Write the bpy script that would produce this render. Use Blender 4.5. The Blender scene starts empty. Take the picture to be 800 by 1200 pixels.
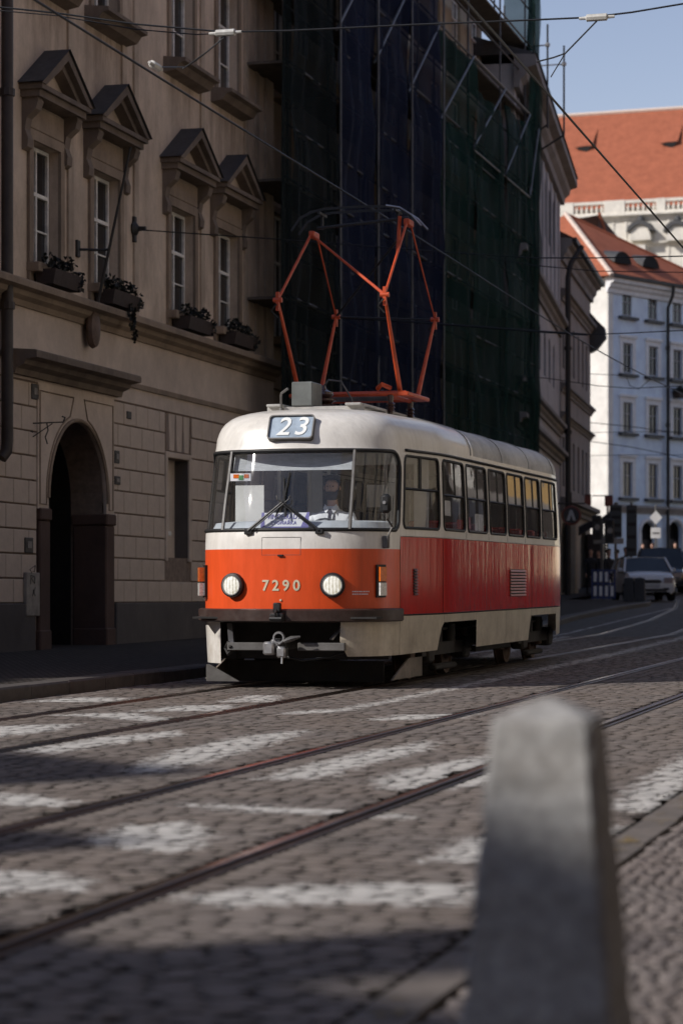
import bpy, bmesh, math, random
import numpy as np
from math import sin, cos, pi, radians, sqrt, atan2, tan
from mathutils import Vector, Matrix
from mathutils.geometry import delaunay_2d_cdt

random.seed(7)
SC = bpy.context.scene
COL = SC.collection

# ------------------------------------------------------------------ camera, world, sun, exposure
TH = radians(15.2)                 # the street runs 15.2 degrees to the right of the view axis
CAMZ = 1.147
cam_data = bpy.data.cameras.new('camera')
cam = bpy.data.objects.new('camera', cam_data)
COL.objects.link(cam)
SC.camera = cam
cam.location = (0, 0, CAMZ)
cam.rotation_euler = (radians(90), 0, TH)
cam_data.sensor_fit = 'HORIZONTAL'
cam_data.sensor_width = 24.0
cam_data.lens = 85.0
cam_data.shift_y = 0.125
cam_data.clip_start = 0.1
cam_data.clip_end = 4000
cam_data.dof.use_dof = True
cam_data.dof.focus_distance = 25.6
cam_data.dof.aperture_fstop = 2.3
cam_data.dof.aperture_blades = 9

SUN_EL = radians(34)
LX, LY = 0.77, 0.64                # horizontal heading of the sunlight
world = bpy.data.worlds.new('World')
SC.world = world
world.use_nodes = True
wn = world.node_tree
wn.nodes.clear()
sky_n = wn.nodes.new('ShaderNodeTexSky')
sky_n.sky_type = 'NISHITA'
sky_n.sun_disc = False
sky_n.sun_elevation = SUN_EL
sky_n.sun_rotation = atan2(-LX, -LY) % (2 * pi)
sky_n.air_density = 1.0
sky_n.dust_density = 0.15
sky_n.ozone_density = 1.0
bg_n = wn.nodes.new('ShaderNodeBackground')
bg_n.inputs['Strength'].default_value = 0.090
out_n = wn.nodes.new('ShaderNodeOutputWorld')
tint_n = wn.nodes.new('ShaderNodeMix')              # a touch less green than the model sky
tint_n.data_type = 'RGBA'; tint_n.blend_type = 'MULTIPLY'
tint_n.inputs[0].default_value = 1.0
tint_n.inputs[7].default_value = (1.20, .98, .95, 1)
wn.links.new(sky_n.outputs[0], tint_n.inputs[6])
wn.links.new(tint_n.outputs[2], bg_n.inputs['Color'])
wn.links.new(bg_n.outputs[0], out_n.inputs['Surface'])

sun_data = bpy.data.lights.new('sun', 'SUN')
sun = bpy.data.objects.new('sun', sun_data)
COL.objects.link(sun)
sun_data.energy = 3.0
sun_data.angle = radians(0.53)
sun_data.color = (1.0, 0.945, 0.885)
_L = Vector((LX * cos(SUN_EL), LY * cos(SUN_EL), -sin(SUN_EL)))
sun.rotation_euler = _L.to_track_quat('-Z', 'Y').to_euler()

SC.view_settings.view_transform = 'Standard'
SC.view_settings.look = 'None'
SC.view_settings.exposure = 0.5
SC.view_settings.gamma = 1.0
SC.render.engine = 'CYCLES'
SC.cycles.use_denoising = True
SC.cycles.max_bounces = 7
SC.cycles.transparent_max_bounces = 16
SC.cycles.caustics_reflective = False
SC.cycles.caustics_refractive = False
SC.render.resolution_x = 682
SC.render.resolution_y = 1024

# ------------------------------------------------------------------ places: photo pixel (800 x 1200) -> point on a real plane
F, HV = 2833.0, 700.0
CT, ST = cos(TH), sin(TH)
def ray(u, v):
    r = (u - 400) / F
    return Vector((r * CT - ST, r * ST + CT, (HV - v) / F))
def at_d(u, v, d):
    w = ray(u, v) * d
    return Vector((w.x, w.y, w.z + CAMZ))
def at_x(u, v, X):
    w = ray(u, v)
    return at_d(u, v, X / w.x)
def at_y(u, v, Y):
    w = ray(u, v)
    return at_d(u, v, Y / w.y)
def zg(y):
    if y < 50: return .0075 * y
    if y < 85: return .375 + .02 * (y - 50)
    if y < 125: return 1.075 + .03 * (y - 85)
    return 2.275 + .004 * (y - 125)
def at_ground(u, v):
    d = 20.0
    for _ in range(60):
        y = ray(u, v).y * d
        h = CAMZ - zg(y)
        d = .5 * d + .5 * max(.5, h * F / max(1, v - HV))
    w = ray(u, v) * d
    return Vector((w.x, w.y, zg(w.y)))

# ------------------------------------------------------------------ helpers: objects
def link(o, parent=None):
    COL.objects.link(o)
    if parent is not None: o.parent = parent
    return o
def tag(o, label=None, cat=None, group=None, kind=None):
    if label: o['label'] = label
    if cat: o['category'] = cat
    if group: o['group'] = group
    if kind: o['kind'] = kind
    return o
def thing(name, label, cat, loc=(0, 0, 0), rotz=0.0, group=None):
    o = bpy.data.objects.new(name, None)
    o.empty_display_size = .2
    link(o)
    o.location = loc
    o.rotation_euler = (0, 0, rotz)
    return tag(o, label, cat, group)
def copy_tree(o, parent=None):
    c = o.copy()
    link(c)
    if parent is not None: c.parent = parent
    for ch in list(o.children): copy_tree(ch, c)
    return c
def inst(name, mesh, parent, loc=(0, 0, 0), rot=(0, 0, 0), scale=(1, 1, 1)):
    o = bpy.data.objects.new(name, mesh)
    link(o, parent)
    o.location = loc; o.rotation_euler = rot; o.scale = scale
    return o

class MB:
    """collects shapes, then links them as ONE mesh object"""
    def __init__(s):
        s.v = []; s.f = []; s.m = []
    def add(s, vs, fs, mi=0):
        o = len(s.v)
        s.v.extend([tuple(p) for p in vs])
        for f in fs:
            s.f.append(tuple(i + o for i in f)); s.m.append(mi)
        return s
    def quad(s, a, b, c, d, mi=0): return s.add([a, b, c, d], [(0, 1, 2, 3)], mi)
    def poly(s, pts, mi=0): return s.add(pts, [tuple(range(len(pts)))], mi)
    def box(s, x0, x1, y0, y1, z0, z1, mi=0):
        if x0 > x1: x0, x1 = x1, x0
        if y0 > y1: y0, y1 = y1, y0
        if z0 > z1: z0, z1 = z1, z0
        v = [(x0, y0, z0), (x1, y0, z0), (x1, y1, z0), (x0, y1, z0), (x0, y0, z1), (x1, y0, z1), (x1, y1, z1), (x0, y1, z1)]
        return s.add(v, [(3, 2, 1, 0), (4, 5, 6, 7), (0, 1, 5, 4), (1, 2, 6, 5), (2, 3, 7, 6), (3, 0, 4, 7)], mi)
    def bbox(s, x0, x1, y0, y1, z0, z1, b=.01, mi=0):
        """box with all edges chamfered"""
        bm = bmesh.new()
        bmesh.ops.create_cube(bm, size=1)
        for v in bm.verts:
            v.co = Vector(((x0 + x1) / 2 + v.co.x * abs(x1 - x0), (y0 + y1) / 2 + v.co.y * abs(y1 - y0), (z0 + z1) / 2 + v.co.z * abs(z1 - z0)))
        bmesh.ops.bevel(bm, geom=list(bm.edges), offset=b, segments=1, affect='EDGES')
        bm.verts.index_update()
        s.add([v.co for v in bm.verts], [[v.index for v in f.verts] for f in bm.faces], mi)
        bm.free()
        return s
    def bar(s, a, b, w, h=None, mi=0, up=(0, 0, 1)):
        """rectangular bar from a to b"""
        h = h or w
        a, b = Vector(a), Vector(b)
        d = (b - a).normalized()
        x = d.cross(Vector(up))
        if x.length < 1e-4: x = d.cross(Vector((0, 1, 0)))
        x.normalize(); y = x.cross(d).normalized()
        v = []
        for p in (a, b):
            for sx, sy in ((-1, -1), (1, -1), (1, 1), (-1, 1)):
                v.append(p + x * sx * w / 2 + y * sy * h / 2)
        return s.add(v, [(0, 1, 2, 3), (7, 6, 5, 4), (0, 4, 5, 1), (1, 5, 6, 2), (2, 6, 7, 3), (3, 7, 4, 0)], mi)
    def tube(s, pts, r, n=8, mi=0, closed=False, cap=True):
        pts = [Vector(p) for p in pts]
        R = r if isinstance(r, (list, tuple)) else [r] * len(pts)
        m = len(pts); vs = []; prev = None
        for i, p in enumerate(pts):
            if closed: d = pts[(i + 1) % m] - pts[i - 1]
            else: d = pts[min(i + 1, m - 1)] - pts[max(i - 1, 0)]
            d.normalize()
            if prev is None:
                x = d.cross(Vector((0, 0, 1)))
                if x.length < 1e-3: x = d.cross(Vector((1, 0, 0)))
            else:
                x = prev - d * prev.dot(d)
                if x.length < 1e-4: x = d.cross(Vector((0, 0, 1)))
            x.normalize(); prev = x
            y = d.cross(x)
            for k in range(n):
                a = 2 * pi * k / n
                vs.append(p + (x * cos(a) + y * sin(a)) * R[i])
        fs = []
        for i in range(m if closed else m - 1):
            j = (i + 1) % m
            for k in range(n):
                k2 = (k + 1) % n
                fs.append((i * n + k, j * n + k, j * n + k2, i * n + k2))
        if cap and not closed:
            fs.append(tuple(range(n))); fs.append(tuple((m - 1) * n + k for k in reversed(range(n))))
        return s.add(vs, fs, mi)
    def lathe(s, prof, n=16, o=(0, 0, 0), axis='z', mi=0, cap=True):
        """prof: list of (radius, height) along the axis"""
        vs = []
        for r, h in prof:
            for k in range(n):
                a = 2 * pi * k / n
                p = (r * cos(a), r * sin(a), h)
                if axis == 'y': p = (p[0], p[2], p[1])
                if axis == 'x': p = (p[2], p[0], p[1])
                vs.append((p[0] + o[0], p[1] + o[1], p[2] + o[2]))
        fs = []
        for i in range(len(prof) - 1):
            for k in range(n):
                k2 = (k + 1) % n
                fs.append((i * n + k, i * n + k2, (i + 1) * n + k2, (i + 1) * n + k))
        if cap:
            fs.append(tuple(reversed(range(n)))); fs.append(tuple((len(prof) - 1) * n + k for k in range(n)))
        return s.add(vs, fs, mi)
    def prism(s, pts, a0, a1, axis='y', mi=0):
        """2-D outline pts swept along an axis; for axis y pts are (x, z); for x (y, z); for z (x, y)"""
        def P(p, a):
            return {'y': (p[0], a, p[1]), 'x': (a, p[0], p[1]), 'z': (p[0], p[1], a)}[axis]
        n = len(pts)
        vs = [P(p, a0) for p in pts] + [P(p, a1) for p in pts]
        fs = [tuple(range(n)), tuple(reversed(range(n, 2 * n)))]
        for i in range(n):
            j = (i + 1) % n
            fs.append((i, i + n, j + n, j))
        return s.add(vs, fs, mi)
    def leaves(s, c, rad, n, size, rng, mi=0, flat=.6):
        for _ in range(n):
            while True:
                p = Vector((rng.uniform(-1, 1), rng.uniform(-1, 1), rng.uniform(-1, 1)))
                if .25 < p.length < 1: break
            q = Vector((c[0] + p.x * rad[0], c[1] + p.y * rad[1], c[2] + p.z * rad[2]))
            t = Vector((rng.uniform(-1, 1), rng.uniform(-1, 1), rng.uniform(-1, 1))).normalized()
            b = t.cross(Vector((rng.uniform(-1, 1), rng.uniform(-1, 1), rng.uniform(-1, 1)))).normalized()
            z = size * rng.uniform(.6, 1.3)
            s.add([q - t * z, q + b * z * flat, q + t * z, q - b * z * flat], [(0, 1, 2, 3)], mi)
        return s
    def mesh(s, name, mats, smooth=False, merge=False):
        me = bpy.data.meshes.new(name)
        me.from_pydata(s.v, [], s.f)
        if not isinstance(mats, (list, tuple)): mats = [mats]
        for m in mats: me.materials.append(m)
        if len(mats) > 1: me.polygons.foreach_set('material_index', s.m)
        bm = bmesh.new(); bm.from_mesh(me)
        if merge: bmesh.ops.remove_doubles(bm, verts=bm.verts, dist=1e-5)
        bmesh.ops.recalc_face_normals(bm, faces=bm.faces)
        bm.to_mesh(me); bm.free()
        if smooth:
            me.polygons.foreach_set('use_smooth', [True] * len(me.polygons))
            if smooth != 'all':
                me.set_sharp_from_angle(angle=radians(40))
        me.update()
        return me
    def build(s, name, mats, parent=None, smooth=False, merge=False):
        o = bpy.data.objects.new(name, s.mesh(name, mats, smooth, merge))
        return link(o, parent)

# ------------------------------------------------------------------ helpers: materials
class NT:
    def __init__(s, name):
        s.mat = bpy.data.materials.new(name)
        s.mat.use_nodes = True
        s.t = s.mat.node_tree
        s.t.nodes.clear()
        s.out = s.t.nodes.new('ShaderNodeOutputMaterial')
    def n(s, typ, **kw):
        nd = s.t.nodes.new('ShaderNode' + typ)
        for k, v in kw.items():
            if hasattr(nd, k) and k not in nd.inputs: setattr(nd, k, v)
            else:
                i = nd.inputs[k]
                if hasattr(v, 'is_linked') or isinstance(v, bpy.types.NodeSocket): s.t.links.new(v, i)
                else: i.default_value = v
        return nd
    def l(s, a, b): s.t.links.new(a, b)
    def math(s, op, a, b=None, c=None, clamp=False):
        nd = s.t.nodes.new('ShaderNodeMath'); nd.operation = op; nd.use_clamp = clamp
        for i, x in enumerate((a, b, c)):
            if x is None: continue
            if isinstance(x, bpy.types.NodeSocket): s.t.links.new(x, nd.inputs[i])
            else: nd.inputs[i].default_value = x
        return nd.outputs[0]
    def mix(s, fac, a, b, blend='MIX'):
        nd = s.t.nodes.new('ShaderNodeMix'); nd.data_type = 'RGBA'; nd.blend_type = blend
        for key, x in ((0, fac), (6, a), (7, b)):
            if isinstance(x, bpy.types.NodeSocket): s.t.links.new(x, nd.inputs[key])
            else: nd.inputs[key].default_value = x if key == 0 else (tuple(x) + (1,) if len(x) == 3 else x)
        return nd.outputs[2]
    def coords(s, space='object', scale=(1, 1, 1)):
        if space == 'world': o = s.n('NewGeometry').outputs['Position']
        else: o = s.n('TexCoord').outputs['Object']
        if scale != (1, 1, 1):
            mp = s.t.nodes.new('ShaderNodeMapping'); mp.inputs['Scale'].default_value = scale
            s.l(o, mp.inputs['Vector']); o = mp.outputs[0]
        return o
    def noise(s, vec, scale, detail=4, rough=.6):
        nd = s.n('TexNoise', Scale=scale, Detail=detail, Roughness=rough)
        s.l(vec, nd.inputs['Vector'])
        return nd.outputs[0]
    def ramp(s, fac, lo, hi):
        nd = s.t.nodes.new('ShaderNodeMapRange'); nd.clamp = True
        s.l(fac, nd.inputs[0]); nd.inputs[1].default_value = lo; nd.inputs[2].default_value = hi
        return nd.outputs[0]
    def bsdf(s, col, rough=.7, metal=0.0, bump=None, bstr=.3, bdist=.01, coat=0.0, spec=None, normal=None):
        p = s.t.nodes.new('ShaderNodeBsdfPrincipled')
        for key, x in (('Base Color', col), ('Roughness', rough), ('Metallic', metal), ('Coat Weight', coat)):
            if isinstance(x, bpy.types.NodeSocket): s.l(x, p.inputs[key])
            else: p.inputs[key].default_value = (tuple(x) + (1,)) if key == 'Base Color' and len(x) == 3 else x
        if spec is not None: p.inputs['Specular IOR Level'].default_value = spec
        p.inputs['Coat Roughness'].default_value = .04
        if bump is not None:
            b = s.t.nodes.new('ShaderNodeBump'); b.inputs['Strength'].default_value = bstr; b.inputs['Distance'].default_value = bdist
            s.l(bump, b.inputs['Height']); s.l(b.outputs[0], p.inputs['Normal'])
            if coat: s.l(b.outputs[0], p.inputs['Coat Normal'])
        return p.outputs[0]
    def done(s, sh):
        s.l(sh, s.out.inputs['Surface'])
        return s.mat

def M(name, col, rough=.7, var=.25, scale=3.0, metal=0.0, bump=0.0, bscale=60.0, bdist=.004, coat=0.0, space='object',
      stretch=(1, 1, 1), dirt=None, dirt_amt=.5, dirt_scale=1.5, spec=None):
    """paint, stone, metal: a base colour with uneven tone, optional second 'dirt' tone in patches, fine relief"""
    t = NT(name)
    vec = t.coords(space, stretch)
    nz = t.noise(vec, scale, 5, .65)
    lo = tuple(c * (1 - var) for c in col); hi = tuple(min(1, c * (1 + var)) for c in col)
    c = t.mix(t.ramp(nz, .3, .7), lo, hi)
    if dirt is not None:
        c = t.mix(t.math('MULTIPLY', t.ramp(t.noise(vec, dirt_scale, 6, .7), .45, .7), dirt_amt), c, dirt)
    r = t.math('ADD', t.math('MULTIPLY', t.noise(vec, scale * 2.3, 3), .24), rough - .12, clamp=True)
    b = t.noise(t.coords(space), bscale, 4) if bump else None
    return t.done(t.bsdf(c, r, metal, b, bump, bdist, coat, spec))

def glass_mat(name, tint=(.9, .93, .95), dust=.03, rough=.02, refl=1.0, wavy=0.0):
    """thin window glass: see-through plus mirror by Fresnel, with a little dust"""
    t = NT(name)
    tr = t.n('BsdfTransparent'); tr.inputs[0].default_value = tint + (1,)
    gl = t.n('BsdfGlossy'); gl.inputs['Roughness'].default_value = rough
    g = t.n('NewGeometry'); dp = t.n('VectorMath'); dp.operation = 'DOT_PRODUCT'
    t.l(g.outputs['Incoming'], dp.inputs[0]); t.l(g.outputs['True Normal'], dp.inputs[1])
    cs = t.math('SUBTRACT', 1.0, t.math('ABSOLUTE', dp.outputs['Value']), clamp=True)
    fr = t.math('ADD', t.math('MULTIPLY', t.math('POWER', cs, 5.0), .93), .06)      # two faces of a thin pane
    vec = t.coords('object')
    if wavy:
        b = t.n('Bump'); b.inputs['Strength'].default_value = wavy; b.inputs['Distance'].default_value = .02
        t.l(t.noise(vec, 1.7, 2), b.inputs['Height'])
        t.l(b.outputs[0], gl.inputs['Normal'])
    mx = t.n('MixShader')
    t.l(t.math('MULTIPLY', fr, refl, clamp=True), mx.inputs[0]); t.l(tr.outputs[0], mx.inputs[1]); t.l(gl.outputs[0], mx.inputs[2])
    df = t.n('BsdfDiffuse'); df.inputs[0].default_value = (.5, .48, .45, 1)
    m2 = t.n('MixShader')
    t.l(t.math('MULTIPLY', t.noise(vec, 2.5, 5), dust * 2), m2.inputs[0]); t.l(mx.outputs[0], m2.inputs[1]); t.l(df.outputs[0], m2.inputs[2])
    return t.done(m2.outputs[0])

def emit_mat(name, col, e):
    t = NT(name)
    p = t.n('BsdfPrincipled'); p.inputs['Base Color'].default_value = col + (1,)
    p.inputs['Emission Color'].default_value = col + (1,); p.inputs['Emission Strength'].default_value = e
    p.inputs['Roughness'].default_value = .3
    return t.done(p.outputs[0])

# ------------------------------------------------------------------ helpers: outlines with holes, text
def inside(p, poly):
    x, y = p; c = False; n = len(poly); j = n - 1
    for i in range(n):
        xi, yi = poly[i]; xj, yj = poly[j]
        if (yi > y) != (yj > y) and x < (xj - xi) * (y - yi) / (yj - yi) + xi: c = not c
        j = i
    return c
def seg_d(p, poly):
    b = 1e9; n = len(poly)
    for i in range(n):
        ax, ay = poly[i]; bx, by = poly[(i + 1) % n]
        dx, dy = bx - ax, by - ay
        L = dx * dx + dy * dy
        t = 0 if L == 0 else max(0, min(1, ((p[0] - ax) * dx + (p[1] - ay) * dy) / L))
        b = min(b, (p[0] - ax - t * dx) ** 2 + (p[1] - ay - t * dy) ** 2)
    return sqrt(b)
def holed(outer, holes=(), pts=(), margin=.015):
    vs = []; es = []
    for loop in [outer] + list(holes):
        o = len(vs); n = len(loop)
        vs += [Vector(p) for p in loop]
        es += [(o + i, o + (i + 1) % n) for i in range(n)]
    for p in pts:
        if inside(p, outer) and seg_d(p, outer) > margin and not any(inside(p, h) or seg_d(p, h) < margin for h in holes):
            vs.append(Vector(p))
    r = delaunay_2d_cdt(vs, es, [], 0, 1e-6)
    V = [(p.x, p.y) for p in r[0]]; T = []
    for f in r[2]:
        c = (sum(V[i][0] for i in f) / len(f), sum(V[i][1] for i in f) / len(f))
        if inside(c, outer) and not any(inside(c, h) for h in holes): T.append(tuple(f))
    return V, T
def rrect(x0, x1, z0, z1, r, n=4):
    if not isinstance(r, (tuple, list)): r = (r,) * 4      # corners: x0z0, x1z0, x1z1, x0z1
    out = []
    for (cx, cz, a0, q) in ((x0, z0, pi, r[0]), (x1, z0, 1.5 * pi, r[1]), (x1, z1, 0, r[2]), (x0, z1, .5 * pi, r[3])):
        px = cx + q if cx == x0 else cx - q
        pz = cz + q if cz == z0 else cz - q
        if q <= 0: out.append((cx, cz)); continue
        for k in range(n + 1):
            a = a0 + .5 * pi * k / n
            out.append((px + q * cos(a), pz + q * sin(a)))
    return out
def rect(x0, x1, z0, z1): return [(x0, z0), (x1, z0), (x1, z1), (x0, z1)]

def text_obj(name, s, size, mat, parent, matrix, extrude=.002, bold=0.0, spacing=1.0, shear=0.0, xscale=1.0, align='CENTER'):
    cu = bpy.data.curves.new(name, 'FONT')
    cu.body = s; cu.size = size; cu.extrude = extrude; cu.offset = bold
    cu.align_x = align; cu.align_y = 'CENTER'; cu.space_character = spacing; cu.shear = shear
    cu.resolution_u = 3
    tmp = bpy.data.objects.new('tmp_text', cu)
    COL.objects.link(tmp)
    dg = bpy.context.evaluated_depsgraph_get(); dg.update()
    me = bpy.data.meshes.new_from_object(tmp.evaluated_get(dg))
    bpy.data.objects.remove(tmp); bpy.data.curves.remove(cu)
    me.transform(matrix @ Matrix.Diagonal((xscale, 1, 1, 1)))
    me.materials.clear(); me.materials.append(mat)
    me.name = name
    return link(bpy.data.objects.new(name, me), parent)
def face_minus_y(x, y, z, tilt=0.0, turn=0.0):
    """matrix for text that stands upright and faces -y (towards the camera); tilt leans it back"""
    return Matrix.Translation((x, y, z)) @ Matrix.Rotation(turn, 4, 'Z') @ Matrix.Rotation(radians(90) - tilt, 4, 'X')
# ------------------------------------------------------------------ materials
def stone_paving(name, base, warm, rough, scale=1.0, paint=True):
    """one tone per stone (attribute tint), worn white paint where attribute paint > 0"""
    t = NT(name)
    ti = t.n('Attribute', attribute_name='tint').outputs['Fac']
    pos = t.coords('world')
    c = t.mix(ti, tuple(x * .86 for x in base), tuple(x * 1.14 for x in base))
    c = t.mix(t.math('MULTIPLY', t.ramp(t.noise(pos, .7 * scale, 5), .4, .68), .55), c, warm)
    c = t.mix(t.math('MULTIPLY', t.ramp(t.noise(pos, 1.3 * scale, 7, .7), .50, .66), .55), c, tuple(x * .52 for x in base))
    nf = t.noise(pos, 55 * scale, 4, .7)
    c = t.mix(t.math('MULTIPLY', t.ramp(nf, .52, .75), .45), c, tuple(x * .45 for x in base))
    r = t.math('ADD', t.math('MULTIPLY', t.noise(pos, 9 * scale, 3), .35), rough - .17, clamp=True)
    if paint:
        pa = t.n('Attribute', attribute_name='paint').outputs['Fac']
        w = t.math('SUBTRACT', t.noise(pos, 9, 8, .75), .47)
        w2 = t.math('SUBTRACT', t.noise(pos, 45, 4, .7), .5)
        pa = t.math('ADD', t.math('ADD', pa, t.math('MULTIPLY', w, .72)), t.math('MULTIPLY', w2, .48))
        pm = t.math('MULTIPLY', t.ramp(pa, .0, .07), .9)
        wc = t.mix(t.noise(pos, 14, 4), (.40, .385, .36), (.66, .64, .61))
        c = t.mix(pm, c, wc)
    return t.done(t.bsdf(c, r, 0, nf, .35, .004, 0, .18))
MT = {}
MT['cobble'] = stone_paving('cobble_granite', (.185, .160, .145), (.19, .148, .118), .78)
MT['sett'] = stone_paving('sett_granite', (.19, .165, .152), (.20, .155, .135), .72, 1.5, paint=False)
MT['joint'] = M('joint_sand', (.022, .018, .015), .95, .4, 9, bump=.5, bscale=90)
def sheet_paving(name, col, joint, sx, sy, rough=.7):
    t = NT(name)
    vec = t.coords('world')
    br = t.n('TexBrick'); br.offset = .5
    t.l(vec, br.inputs['Vector'])
    br.inputs['Scale'].default_value = 1.0
    br.inputs['Brick Width'].default_value = sx; br.inputs['Row Height'].default_value = sy
    br.inputs['Mortar Size'].default_value = .012
    br.inputs['Color1'].default_value = tuple(c * .75 for c in col) + (1,)
    br.inputs['Color2'].default_value = tuple(c * 1.25 for c in col) + (1,)
    br.inputs['Mortar'].default_value = joint + (1,)
    c = t.mix(t.math('MULTIPLY', t.ramp(t.noise(vec, .5, 6), .4, .7), .5), br.outputs[0], tuple(x * .6 for x in col))
    h = t.math('SUBTRACT', t.math('MULTIPLY', t.noise(vec, 12, 5), .5), br.outputs['Fac'])
    return t.done(t.bsdf(c, rough, 0, h, .8, .02, 0, .12))
MT['road_far'] = sheet_paving('cobbles_far', (.15, .14, .13), (.03, .027, .024), .16, .145, .75)
MT['pave_far'] = sheet_paving('mosaic_far', (.08, .07, .063), (.03, .026, .022), .09, .09, .85)  # darkened in colour for the shade on the left pavement
MT['kerb'] = M('kerb_granite_shaded', (.075, .066, .06), .75, .3, 8, bump=.3, dirt=(.06, .05, .045), dirt_amt=.6)  # shade of the left kerb put into the granite's colour
MT['kerb_flat'] = M('flush_kerb_granite', (.14, .118, .102), .75, .25, 8, bump=.3, dirt=(.07, .06, .05), dirt_amt=.5)
MT['earth'] = M('earth', (.09, .085, .075), .95, .3, .3)
MT['rail'] = M('rail_steel', (.040, .028, .022), .36, .4, 3, metal=.75, dirt=(.20, .09, .05), dirt_amt=.6, dirt_scale=.35)
MT['rail_head'] = M('polished_rail_head', (.30, .22, .18), .20, .25, 4, metal=.95, dirt=(.10, .06, .045), dirt_amt=.8, dirt_scale=.6)
MT['granite'] = M('bollard_granite', (.33, .325, .315), .85, .30, 34, bump=.7, bscale=90, dirt=(.16, .14, .12), dirt_amt=.75, dirt_scale=4.5)
MT['granite_dark'] = M('dark_granite', (.055, .055, .058), .85, .3, 20, bump=.4, bscale=120)
MT['yellow'] = None
def worn_paint(name, col, thr):
    t = NT(name)
    pos = t.coords('world')
    n1 = t.math('ADD', t.noise(pos, 6, 7, .75), t.math('MULTIPLY', t.noise(pos, 60, 3), .3))
    k = t.ramp(n1, thr, thr + .07)
    tr = t.n('BsdfTransparent')
    mx = t.n('MixShader')
    t.l(k, mx.inputs[0]); t.l(tr.outputs[0], mx.inputs[1]); t.l(t.bsdf(col, .8), mx.inputs[2])
    return t.done(mx.outputs[0])
MT['yellow'] = worn_paint('worn_yellow_paint', (.22, .155, .06), .72)
MT['white_line'] = worn_paint('worn_white_paint', (.5, .48, .46), .6)

# ------------------------------------------------------------------ ground, road, pavements
def strip(name, xs_of_y, ys, dz, mats, parent=None, uvface=None):
    """a sheet that follows the street's rise; xs_of_y(y) -> list of x"""
    mb = MB(); rows = []
    for y in ys:
        xs = xs_of_y(y)
        rows.append([(x, y, zg(y) + dz) for x in xs])
    n = len(rows[0])
    vs = [p for r in rows for p in r]
    fs = [(i * n + k, i * n + k + 1, (i + 1) * n + k + 1, (i + 1) * n + k) for i in range(len(rows) - 1) for k in range(n - 1)]
    return mb.add(vs, fs).build(name, mats, parent)
KERB = [(-60, -9.1), (45, -9.1), (52, -9.6), (60, -10.2), (70, -10.5), (75.5, -10.4), (77.3, -10.9), (78.6, -13.4), (100, -15.2), (125, -17.5)]
def kerb_x(y):
    for (y0, x0), (y1, x1) in zip(KERB, KERB[1:]):
        if y0 <= y <= y1: return x0 + (x1 - x0) * (y - y0) / (y1 - y0)
    return KERB[-1][1]
YS = [-60, -20, 0, 10, 20, 30, 40, 45, 50, 52, 56, 60, 65, 70, 75.5, 76.5, 77.3, 78, 78.6, 85, 100, 125, 160, 220, 300]
tag(strip('ground', lambda y: [-900, -300, -100, -14, 8, 60, 300, 900], [-900, -300] + YS + [600, 1500, 3000], -.14, MT['earth']), kind='structure')
road = tag(strip('road', lambda y: [-60 if y > 78 else -14.5, -9, -6, -3, 2.2], [-60, -20, 0, 4, 48], -.042, MT['joint']), kind='structure')
far = strip('cobble_surface', lambda y: [-60 if y > 78 else -15.5, -9, -5, -3, 14 if y > 60 else 2.2], [y for y in [48.0] + YS if y >= 48], -.001, MT['road_far'], road)
far['kind'] = 'stuff'

# painted crossing bars and lines, worn, measured on the road as quadrilaterals (photo pixels -> road plane)
PAINT_PX = [
    [(-60, 853), (20, 850), (97, 848), (60, 857), (0, 864), (-60, 868)],
    [(143, 905), (200, 880), (290, 862), (368, 855), (320, 872), (240, 894), (180, 906)],
    [(300, 914), (345, 900), (430, 880), (512, 867), (505, 878), (430, 897), (370, 913)],
    [(434, 917), (470, 903), (580, 884), (640, 875), (600, 905), (560, 920), (500, 927), (450, 926)],
    [(95, 985), (140, 968), (225, 963), (250, 985), (210, 999), (150, 997)],
    [(-60, 1030), (0, 1020), (60, 1022), (125, 1040), (60, 1046), (-60, 1050)],
    [(195, 1052), (300, 1040), (420, 1035), (560, 1036), (560, 1060), (420, 1060), (260, 1062)],
    [(185, 941), (300, 944), (410, 951), (480, 956), (480, 961), (300, 952)],
    [(712, 950), (760, 908), (830, 872), (900, 850), (960, 900), (830, 955)],
    [(-40, 928), (40, 932), (90, 940), (60, 946), (-40, 942)],
    [(150, 834), (210, 827), (274, 826), (270, 833)],
    [(60, 838), (150, 835), (212, 843), (190, 846)],
    [(30, 823), (90, 817), (160, 818), (120, 823)],
    [(250, 823), (290, 815), (330, 815), (320, 823)],
    [(495, 1010), (545, 982), (600, 982), (590, 1012)],
    [(20, 880), (120, 864), (210, 856), (220, 861), (120, 874), (60, 884)],
    [(330, 835), (400, 830.5), (455, 820), (550, 800.5), (640, 781.5), (720, 764.5), (800, 745.5), (860, 733), (860, 736.5), (800, 749.5), (720, 768.5), (640, 785.5), (550, 804.5), (455, 824), (400, 834.5), (330, 838)],
    [(560, 770), (662, 744.4), (740, 732), (800, 719.6), (800, 722.4), (740, 735), (662, 747.2), (560, 774)],
    [(420, 845), (470, 838), (560, 836), (540, 842)],
    [(690, 974), (740, 968), (800, 972), (800, 978), (740, 976), (690, 980)],
]
PAINT = [[(at_ground(*p).x, at_ground(*p).y) for p in q] for q in PAINT_PX]
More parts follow.
